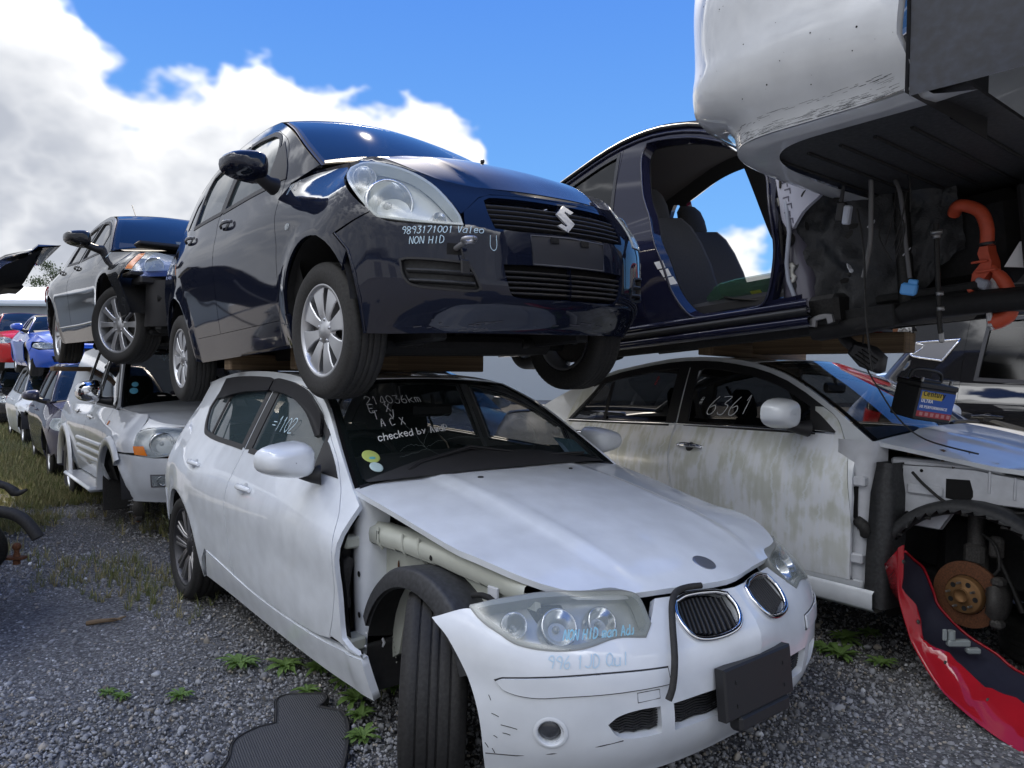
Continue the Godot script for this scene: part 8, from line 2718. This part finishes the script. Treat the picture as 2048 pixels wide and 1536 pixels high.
# ---------------------------------------------------------------- timber, loose parts
func beam(called: String, label: String, xf: Transform3D, size: Vector3, grp := "") -> void:
	var mb := MB.new()
	mb.box(Vector3.ZERO, size, .006)
	var w := thing(called, label, "timber beam", xf, grp)
	obj("beam", mb, M.timber, w)
	var e := MB.new()
	for s in [-1, 1]:
		for i in 4: e.box(Vector3(0, 0, s * (size.z / 2 + .0005)) + Vector3(0, size.y * (i - 1.5) * .22, 0), Vector3(size.x * .86, .003, .002), .0005)
	var eo := obj("end_grain", e, mk("", lin(.10, .07, .04), .9), w)
	eo.set_meta("kind", "stuff")
func loose() -> void:
	var wi := noise_img(512, .01, 4, .35, 1.0, 41)
	var d := Image.create(256, 256, false, Image.FORMAT_RGB8)
	for y in 256:
		for x in 256:
			var g := wi.get_pixel((x * 2) % 512, int(y * .10) % 512).r
			var k := .55 + .45 * g + .12 * sin(x * .35 + g * 18.0) * g
			d.set_pixel(x, y, Color(k, k * .96, k * .90))
	M.timber = mk("", lin(.20, .15, .10), .85, 0.0, {"albedo_texture": tex(d), "uv1_scale": Vector3(6, 1.2, 1)})
	var B := pose(.298, 0, -2.952, -51.15)
	beam("timber_beam", "long timber beam laid across the white hatchback's roof, its grey end to the left", B * Transform3D(Basis(Vector3.UP, .06), Vector3(-2.42, 1.462, .02)), Vector3(.11, .10, 1.30), "timbers between stacked cars")
	beam("timber_beam", "timber beam behind the navy hatchback's front wheel on the white hatchback's roof", B * Transform3D(Basis(Vector3.UP, -.05), Vector3(-1.66, 1.475, -.06)), Vector3(.11, .12, 1.20), "timbers between stacked cars")
	var Sx := pose(2.642, .063, -3.758, -52.41, -.57, -1.15)
	beam("timber_beam", "weathered timber beam along the white sedan's roof above its windscreen", Sx * Transform3D(Basis(Vector3.UP, PI / 2 - .02), Vector3(-.92, 1.515, .32)), Vector3(.12, .11, .95), "timbers between stacked cars")
	beam("timber_beam", "dark timber block in the shadow on the white sedan's roof", Sx * Transform3D(Basis(), Vector3(-1.62, 1.50, .0)), Vector3(.12, .10, 1.1), "timbers between stacked cars")
	beam("timber_beam", "short plank under the grey saloon's rear wheel at the left", pose(-2.676, 1.42, -6.599, -49.62) * Transform3D(Basis(), Vector3(-2.72, .02, .55)), Vector3(.22, .05, .7), "timbers between stacked cars")
	# rubber mat
	var mt := thing("rubber_mat", "black dimpled rubber car mat lying on the gravel by the white hatchback's front wheel", "mat", Transform3D(Basis(), Vector3(-.8, .012, -2.8)))
	var o := PackedVector2Array()
	for q in V2([-.996, -2.3, -1.0, -2.56, -1.03, -2.70, -.985, -2.80, -.925, -2.845, -.95, -2.93, -.985, -3.05, -.955, -3.10, -.90, -3.11, -.785, -3.118, -.762, -3.06, -.772, -2.99, -.70, -2.965, -.668, -2.945, -.625, -2.85, -.60, -2.75, -.57, -2.55, -.55, -2.3]): o.append(Vector2(q.x + .8, -(q.y + 2.8)))
	o = K.smooth(Array(o), 60, 4)
	var mm := MB.new()
	mm.xf = Transform3D(Basis(Vector3.RIGHT, -PI / 2), Vector3(0, .006, 0))
	mm.prism(o, .012, .003)
	obj("mat_sheet", mm, mk("", lin(.032, .032, .034), .6), mt)
	var rim := MB.new()
	var pr := []
	for q in inset(o, .008): pr.append(Vector3(q.x, .007, -q.y))
	pr.append(pr[0])
	rim.tube(pr, .004, 5)
	obj("mat_edge", rim, M.rubber, mt)
	var bp := MB.new()
	var io := inset(o, .02)
	for i in 60:
		for j in 100:
			var q := Vector2(-.25 + i * .010 + (.005 if j % 2 else 0.0), -.52 + j * .0088)
			if Geometry2D.is_point_in_polygon(q, io):
				var s := bp.v.size()
				var c := Vector3(q.x, .0062, -q.y)
				bp.vert(c + Vector3(0, .0035, 0), Vector3.UP)
				for k in 6: bp.vert(c + Vector3(cos(TAU * k / 6), 0, sin(TAU * k / 6)) * .0042, Vector3(cos(TAU * k / 6), .6, sin(TAU * k / 6)))
				for k in 6: bp.tri(s, s + 1 + k, s + 1 + (k + 1) % 6)
	obj("mat_studs", bp, mk("", lin(.065, .065, .068), .5), mt).set_meta("kind", "stuff")
	# stick
	var st := thing("stick", "broken grey stick lying on the gravel left of the white hatchback", "stick", Transform3D(Basis(), Vector3(-2.23, .015, -4.01)))
	var sk := MB.new()
	sk.tube(K.crline([Vector3(-.09, .0, .04), Vector3(-.02, .006, .015), Vector3(.04, .003, -.015), Vector3(.08, .012, -.05)], 10), [.012, .014, .014, .013, .012, .011, .010, .009, .007, .005, .004], 7)
	obj("stem", sk, M.timber, st)
	sk = MB.new()
	sk.tube([Vector3(.0, .01, .0), Vector3(.05, .02, .01), Vector3(.09, .012, .015)], [.006, .004, .003], 5)
	obj("twig", sk, M.timber, st)
	# red bumper
	var rb := thing("red_bumper", "torn-off red bumper cover leaning on its edge beside the white sedan's bare brake", "bumper", Transform3D.IDENTITY)
	var A := [Vector3(1.779, .616, -3.33), Vector3(1.778, .50, -3.325), Vector3(1.779, .40, -3.31), Vector3(1.80, .28, -3.28), Vector3(1.82, .197, -3.25), Vector3(1.84, .09, -3.10), Vector3(1.864, .042, -2.9), Vector3(1.92, .012, -2.7), Vector3(2.02, .01, -2.4)]
	var C := [Vector3(1.801, .618, -3.32), Vector3(1.794, .50, -3.31), Vector3(1.787, .42, -3.30), Vector3(1.85, .335, -3.28), Vector3(1.855, .21, -3.23), Vector3(1.92, .185, -3.12), Vector3(1.965, .12, -2.95), Vector3(2.03, .115, -2.84), Vector3(2.14, .12, -2.5)]
	var D := [Vector3(1.822, .585, -3.36), Vector3(1.90, .53, -3.42), Vector3(1.96, .482, -3.45), Vector3(2.0, .38, -3.44), Vector3(2.02, .31, -3.42), Vector3(2.10, .21, -3.35), Vector3(2.155, .167, -3.22), Vector3(2.20, .123, -3.10), Vector3(2.33, .12, -2.7)]
	var a := K.crline(A, 40)
	var cc := K.crline(C, 40)
	var dd := K.crline(D, 40)
	var rim_m := MB.new()
	var inn := MB.new()
	var out := MB.new()
	var r1 := []
	var r2 := []
	var r3 := []
	for i in 41:
		var jag := Vector3(0, .012 if (i / 5) % 2 == 0 else -.006, 0)
		r1.append([a[i] + Vector3(-.012, -.012, 0.01), a[i], a[i].lerp(cc[i], .5) + Vector3(-.004, .012, .012), cc[i] + jag])
		var dip: Vector3 = (cc[i] + dd[i]) * .5 + Vector3(-.03, -.05, -.03)
		r2.append([cc[i] + jag * .5 + Vector3(.004, -.01, -.012), cc[i].lerp(dip, .6), dip, dip.lerp(dd[i], .6), dd[i]])
		r3.append([a[i] + Vector3(-.012, -.012, .01), dip + Vector3(-.03, -.03, -.03), dd[i] + Vector3(.006, .004, -.012), dd[i] + Vector3(.002, .006, .0)])
	rim_m.loft(r1, false, Vector3(.2, .5, 1))
	inn.loft(r2, false, Vector3(.2, .6, 1))
	out.loft(r3, false, Vector3(-1, -.3, -1))
	var rp := paint("", lin(.36, .012, .022), .4)
	obj("rim", rim_m, rp, rb)
	obj("inner_skin", inn, mk("", lin(.022, .024, .045), .5, 0.0, {"albedo_texture": M.dust_tex}), rb)
	obj("outer_skin", out, rp, rb)
	var el := MB.new()
	el.tube(dd.map(func(v): return v + Vector3(.004, .006, .004)), .006, 6)
	obj("upper_edge", el, rp, rb)
	for i in [3, 16, 24, 30, 36]:
		var bo := MB.new()
		bo.xf = Transform3D(Basis(Vector3.UP, .4) * Basis(Vector3.RIGHT, -.3), a[i].lerp(cc[i], .62) + Vector3(0, .006, .014))
		bo.lathe([Vector2(.0001, .005), Vector2(.008, .005), Vector2(.010, .0)], 10)
		obj("bolt", bo, M.cast_iron, rb)
	var bk := MB.new()
	bk.xf = Transform3D(Basis(), dd[24].lerp(cc[24], .6) + Vector3(0, .0, .02))
	bk.tube([Vector3(-.02, .03, 0), Vector3(-.02, .07, 0)], .016, 10)
	bk.box(Vector3(.01, .015, .0), Vector3(.10, .03, .03), .006)
	bk.box(Vector3(.07, -.015, .01), Vector3(.06, .025, .03), .006)
	bk.box(Vector3(-.05, .05, 0), Vector3(.018, .05, .012), .003)
	obj("plastic_bracket", bk, mk("", lin(.24, .27, .28), .5), rb)
	# spare wheel lying under the sedan's bare hub
	var sw := thing("loose_wheel", "loose wheel lying flat on the ground beneath the white sedan's bare brake", "wheel", Transform3D(Basis(Vector3.RIGHT, -PI / 2), Vector3(2.78, .11, -3.55)))
	var w := wheel(sw, Vector3.ZERO, "five", .325, .215, .215, 1)
	w.name = "wheel_body"
# ---------------------------------------------------------------- plants and pebbles
func plants() -> void:
	var leaf := mk("", lin(.10, .17, .04), .7, 0.0, {"backlight_enabled": true, "backlight": Color(.30, .42, .08), "cull_mode": BaseMaterial3D.CULL_DISABLED})
	var stem := mk("", lin(.07, .075, .03), .8)
	var dry := mk("", lin(.20, .13, .085), .9)
	rng.seed = 99
	var rosette := func(n: int, r: float) -> MB:
		var mb := MB.new()
		for i in n:
			var a := i * 2.4 + rng.randf() * .4
			var l := r * rng.randf_range(.6, 1.0)
			var up := rng.randf_range(.25, .8)
			var d := Vector3(cos(a), 0, sin(a))
			var s := Vector3(-d.z, 0, d.x) * l * .17
			var rows := []
			for k in 5:
				var f := k / 4.0
				var p := d * l * f + Vector3(0, l * (up * f - .45 * f * f) + .006, 0)
				var w := sin(clampf(f * .92 + .10, 0, 1) * PI) * (.8 + .35 * sin(k * 3.1 + i))
				rows.append([p - s * w + Vector3(0, .006 * w, 0), p, p + s * w + Vector3(0, .006 * w, 0)])
			mb.loft(rows, false, Vector3.UP)
		return mb
	var spots := [[-1.284, -3.454, .13, "left of the white hatchback's sill, first from the left"], [-1.062, -3.429, .12, "left of the white hatchback's sill, second from the left"], [-.89, -3.40, .09, "close under the white hatchback's sill"], [-.74, -3.27, .10, "at the white hatchback's sill end"], [-.655, -3.09, .12, "beside the white hatchback's front wheel, at the mat's corner"], [-1.408, -3.10, .07, "alone on the gravel left of the mat"], [-1.646, -3.085, .05, "alone on the gravel, second from the left"], [-1.73, -3.12, .05, "alone on the gravel, leftmost"], [-.60, -2.93, .09, "right of the mat's edge"], [-.555, -2.76, .09, "right of the mat, nearest the camera"], [-.88, -3.15, .08, "behind the mat's far end"], [1.78, -3.857, .13, "in the shade of the white sedan's sill, tallest"], [1.655, -3.63, .11, "between the white hatchback's bumper and the red bumper, nearest"], [1.61, -3.71, .10, "close to the white hatchback's front corner"], [1.80, -3.52, .09, "left of the red bumper's foot"], [1.955, -3.937, .08, "under the white sedan's sill, beside the wheel arch"], [-.51, -3.2, .09, "between mat and front wheel of the white hatchback"]]
	for s in spots:
		var t := thing("weed", "green leafy weed " + s[3], "weed", Transform3D(Basis(Vector3.UP, rng.randf() * TAU), Vector3(s[0], .0, s[1])), "leafy weeds in the gravel")
		var k := int(rng.randi_range(16, 30))
		obj("leaves", rosette.call(k, s[2]), leaf, t)
	var tall := [[-3.06, -6.16], [-2.89, -6.07], [-3.27, -6.45], [-2.67, -5.72], [-2.68, -5.9], [-4.14, -7.69], [-3.62, -6.9], [-1.80, -4.45], [-1.87, -4.55], [-4.34, -7.68], [-2.45, -5.35], [-2.2, -5.05], [-.545, -3.08]]
	var where := ["left of the silver off-roader's bare hub", "just right of the silver off-roader's mud flap", "under the silver off-roader's step", "in front of the silver off-roader's bumper", "beside the silver off-roader's bare brake", "farther along the weedy strip", "at the silver off-roader's rear wheel", "against the white hatchback's rear tyre", "behind the white hatchback's rear tyre", "farthest in the weedy strip", "between off-roader and white hatchback, farther one", "between off-roader and white hatchback, nearer one", "with a reddish seed head before the white hatchback's front wheel"]
	for i in tall.size():
		var q = tall[i]
		var hgt := rng.randf_range(.35, .6) if i < 12 else .42
		var t := thing("tall_weed", "thin tall dry weed " + where[i], "weed", Transform3D(Basis(), Vector3(q[0], 0, q[1])), "tall dry weeds")
		var sm := MB.new()
		var lf := MB.new()
		var sd := MB.new()
		for b in (5 if i < 12 else 1):
			var lean := Vector3(rng.randf_range(-.25, .25), 1, rng.randf_range(-.25, .25)) if i < 12 else Vector3(.05, 1, .02)
			var p := []
			for k in 6: p.append(lean * hgt * k / 5.0 + Vector3(rng.randf_range(-.008, .008), 0, rng.randf_range(-.008, .008)) * k)
			sm.tube(p, [.0022, .002, .0018, .0016, .0013, .001], 4)
			for k in (26 if i < 12 else 60):
				var f := rng.randf_range(.2, 1.0) if i < 12 else rng.randf_range(.68, 1.0)
				var c: Vector3 = K.cr(p, f)
				var dr := Vector3(rng.randf_range(-1, 1), rng.randf_range(-.1, .9), rng.randf_range(-1, 1)).normalized()
				var sz := rng.randf_range(.015, .04) if i < 12 else rng.randf_range(.006, .012)
				var cr := dr.cross(Vector3.UP).normalized() * sz * (.16 if i < 12 else .5)
				if i < 12: lf.flat([c, c + dr * sz * .5 + cr, c + dr * sz, c + dr * sz * .5 - cr], Vector3.UP + dr * .3)
				else: sd.ball(c + dr * rng.randf_range(.004, .02), Vector3.ONE * sz * .5, 6, 4)
		obj("stem", sm, stem, t)
		if lf.ix.size() > 0: obj("leaves", lf, mk("", lin(.085, .10, .035), .8, 0.0, {"backlight_enabled": true, "backlight": Color(.2, .2, .06)}), t).set_meta("kind", "stuff")
		if sd.ix.size() > 0: obj("seed_head", sd, dry, t).set_meta("kind", "stuff")
	# grass: blades in clumps along the foot of the left row
	var bl := MB.new()
	for k in 7:
		var a := k * .9
		var d := Vector3(cos(a), 0, sin(a))
		var h := .07 + .05 * sin(k * 2.3)
		var w := Vector3(-d.z, 0, d.x) * .0035
		bl.loft([[d * .01 - w, d * .01 + w], [d * .02 + Vector3(0, h * .55, 0) - w * .8, d * .02 + Vector3(0, h * .55, 0) + w * .8], [d * .05 + Vector3(0, h, 0) - w * .15, d * .05 + Vector3(0, h, 0) + w * .15]], false, Vector3.UP)
	var mm := MultiMesh.new()
	mm.transform_format = MultiMesh.TRANSFORM_3D
	mm.use_colors = true
	mm.mesh = bl.mesh()
	var fn := FastNoiseLite.new()
	fn.frequency = .55; fn.seed = 14
	var xs := []
	var cs := []
	var fwd := Vector3(-.627, 0, -.779)
	var rt := Vector3(-.779, 0, .627)
	for i in 60000:
		var l := rng.randf_range(1.6, 24.0)
		var s := .72 + rng.randf_range(-1.3, 1.0) if rng.randf() < .55 else .9 + rng.randf_range(-.1, 1.6)
		var p := Vector3(.298, 0, -2.952) + fwd * (l + .5) + rt * s
		var n := fn.get_noise_2d(p.x, p.z)
		if n + rng.randf_range(-.25, .25) < .02 + .18 * absf(s - .75) - clampf((l - 4.5) * .05, 0, .25): continue
		if l < 3.4 and s < .7: continue
		if l < 5.0 and rng.randf() < .72: continue
		var sc := rng.randf_range(.35, 1.1) * (1.0 + clampf((l - 6.0) * .06, 0, .9))
		xs.append(Transform3D(Basis(Vector3.UP, rng.randf() * TAU) * Basis.from_scale(Vector3(sc, sc * rng.randf_range(.5, 1.2), sc)), p))
		var v := rng.randf()
		cs.append(Color(.12, .14, .045).lerp(Color(.32, .27, .14), v * v))
	mm.instance_count = xs.size()
	for i in xs.size():
		mm.set_instance_transform(i, xs[i]); mm.set_instance_color(i, cs[i])
	var g := MultiMeshInstance3D.new()
	g.name = "grass"; g.multimesh = mm
	g.material_override = mk("", Color.WHITE, .85, 0.0, {"vertex_color_use_as_albedo": true, "backlight_enabled": true, "backlight": Color(.18, .18, .06)})
	add_child(g)
	tag(g, "dry mixed grass along the foot of the left row of cars", "grass", "", "stuff")
	# loose stones
	var kinds := []
	for k in 4:
		var st := MB.new()
		st.ball(Vector3.ZERO, Vector3.ONE, 7, 5)
		var f2 := FastNoiseLite.new()
		f2.seed = 50 + k; f2.frequency = .9
		for i in st.v.size(): st.v[i] *= 1.0 + .45 * f2.get_noise_3dv(st.v[i])
		kinds.append(st.mesh())
	for k in 4:
		var m2 := MultiMesh.new()
		m2.transform_format = MultiMesh.TRANSFORM_3D
		m2.use_colors = true
		m2.mesh = kinds[k]
		var ts := []
		var cl := []
		for i in 34000:
			var z: float = -1.9 - 9.0 * pow(rng.randf(), 1.9)
			var x := rng.randf_range(-1, 1) * (absf(z) * .76 + .3)
			if x > 0.1 and x < 1.1 and z > -3.4 and z < -2.4 and rng.randf() < .0: continue
			var r := .003 + .0065 * pow(rng.randf(), 2.8) + (.010 if rng.randf() < .012 else 0.0)
			var b := Basis(Vector3(rng.randf() - .5, rng.randf() - .5, rng.randf() - .5).normalized(), rng.randf() * TAU) * Basis.from_scale(Vector3(r * rng.randf_range(.8, 1.3), r * rng.randf_range(.5, .8), r * rng.randf_range(.8, 1.2)))
			ts.append(Transform3D(b, Vector3(x, r * .15 - .003, z)))
			var v := rng.randf_range(.13, .36) * (1.9 if rng.randf() < .03 else 1.0)
			cl.append(Color(v * .98, v, v * 1.04) if rng.randf() < .85 else Color(v * 1.1, v, v * .85))
		m2.instance_count = ts.size()
		for i in ts.size():
			m2.set_instance_transform(i, ts[i]); m2.set_instance_color(i, cl[i])
		var mi := MultiMeshInstance3D.new()
		mi.name = "gravel_stones" if k == 0 else "gravel_stones_%03d" % k
		mi.multimesh = m2
		mi.material_override = mk("", Color.WHITE, .9, 0.0, {"vertex_color_use_as_albedo": true})
		add_child(mi)
		tag(mi, "loose grey gravel stones covering the yard", "gravel", "loose stones", "stuff")
# ---------------------------------------------------------------- shed, warehouse, tree
func background() -> void:
	var wall_m := mk("", lin(.36, .41, .46), .55, .2)
	var sh := thing("shed", "long low pale blue corrugated shed behind the left row", "shed", Transform3D(Basis(), Vector3(-34, 0, -46)))
	var w := MB.new()
	var rows := []
	for i in 621:
		var x := -30.0 + i * .15
		var z: float = .05 if i % 2 == 0 else -.05
		rows.append([Vector3(x, 0, z), Vector3(x, 5.6, z)])
	w.loft(rows, false, Vector3(0, 0, 1))
	obj("corrugated_wall", w, wall_m, sh).set_meta("kind", "stuff")
	w = MB.new()
	w.box(Vector3(16.5, 2.8, -6), Vector3(93, 5.5, 11.6), .02)
	obj("walls", w, wall_m, sh)
	w = MB.new()
	rows = []
	for q in [[.45, 5.62], [.45, 5.95], [.3, 6.05], [-6, 7.6], [-12.4, 6.0]]: rows.append([Vector3(-31, q[1], q[0]), Vector3(64, q[1], q[0])])
	w.loft(rows, false, Vector3(0, 1, .5))
	obj("roof", w, mk("", lin(.50, .54, .58), .5, .2), sh)
	w = MB.new()
	w.box(Vector3(16.5, 5.70, .52), Vector3(94, .16, .14), .02)
	obj("gutter", w, mk("", lin(.30, .36, .40), .5), sh)
	# across the aisle: warehouse and two cars that the shiny doors mirror
	var wh := thing("warehouse", "long white warehouse across the aisle, mirrored in the car doors", "warehouse", Transform3D(Basis(Vector3.UP, deg_to_rad(38.85)), Vector3(-20, 0, -3)))
	w = MB.new()
	w.box(Vector3(-12, 2.3, 0), Vector3(.3, 4.6, 64), .02)
	obj("wall", w, mk("", lin(.34, .36, .38), .6), wh)
	w = MB.new()
	w.box(Vector3(-12.6, 4.8, 0), Vector3(2.0, .35, 65), .05)
	obj("roof", w, mk("", lin(.10, .11, .12), .6), wh)
	for i in 6:
		w = MB.new()
		w.box(Vector3(-11.84, 2.0, -18 + i * 7.0), Vector3(.04, 3.6, 3.4), .01)
		obj("shutter", w, mk("", lin(.16, .17, .19), .6), wh)
	# tree beyond the shed
	rng.seed = 31
	var t := thing("tree", "dark leafy tree rising behind the shed roof", "tree", Transform3D(Basis(), Vector3(-37.2, 0, -60)))
	var tr := MB.new()
	tr.tube(K.crline([Vector3(0, 0, 0), Vector3(.2, 3, 0), Vector3(-.1, 6, .1), Vector3(.1, 9, 0)], 12), [.35, .32, .3, .28, .26, .24, .22, .2, .18, .15, .12, .09, .06], 8)
	for k in 9:
		var a := rng.randf() * TAU
		var y := rng.randf_range(4.5, 8.0)
		var d := Vector3(cos(a), .7, sin(a))
		tr.tube([Vector3(0, y, 0), Vector3(0, y, 0) + d * 1.0, Vector3(0, y, 0) + d * rng.randf_range(1.6, 2.2) + Vector3(0, .3, 0)], [.09, .06, .02], 6)
	obj("trunk", tr, mk("", lin(.06, .05, .04), .9), t)
	var cr := MB.new()
	var cl := []
	for k in 26:
		var a := rng.randf() * TAU
		cl.append([Vector3(cos(a) * rng.randf_range(.2, 2.6), rng.randf_range(6.2, 10.2), sin(a) * rng.randf_range(.2, 2.2)), rng.randf_range(.4, .9)])
	for i in 7000:
		var c = cl[rng.randi() % cl.size()]
		var p: Vector3 = c[0] + Vector3(rng.randfn(), rng.randfn() * .7, rng.randfn()) * c[1] * .55
		var d := Vector3(rng.randf() - .5, rng.randf() - .5, rng.randf() - .5).normalized()
		var e := d.cross(Vector3.UP).normalized()
		var s := rng.randf_range(.06, .14)
		cr.flat([p - d * s, p + e * s * .45, p + d * s, p - e * s * .45], d.cross(e) + Vector3(0, .6, 0))
	obj("crown", cr, mk("", lin(.035, .05, .022), .8, 0.0, {"backlight_enabled": true, "backlight": Color(.1, .14, .04)}), t).set_meta("kind", "stuff")
	var sp := MB.new()
	sp.flat([Vector3(-6.7, .004, -9.8), Vector3(-6.0, .004, -10.75), Vector3(-5.9, .004, -10.7), Vector3(-6.58, .004, -9.74)], Vector3.UP)
	var so := obj("pale_strip", sp, mk("", lin(.42, .42, .43), .8), self)  # thin pale strip lying flat on the ground
	so.set_meta("kind", "structure")
func others() -> void:
	white_sedan()
	stripped_car()
	silver_overhead()
	grey_sedan()
	silver_suv()
	far_cars()
	background()
	loose()
	plants()
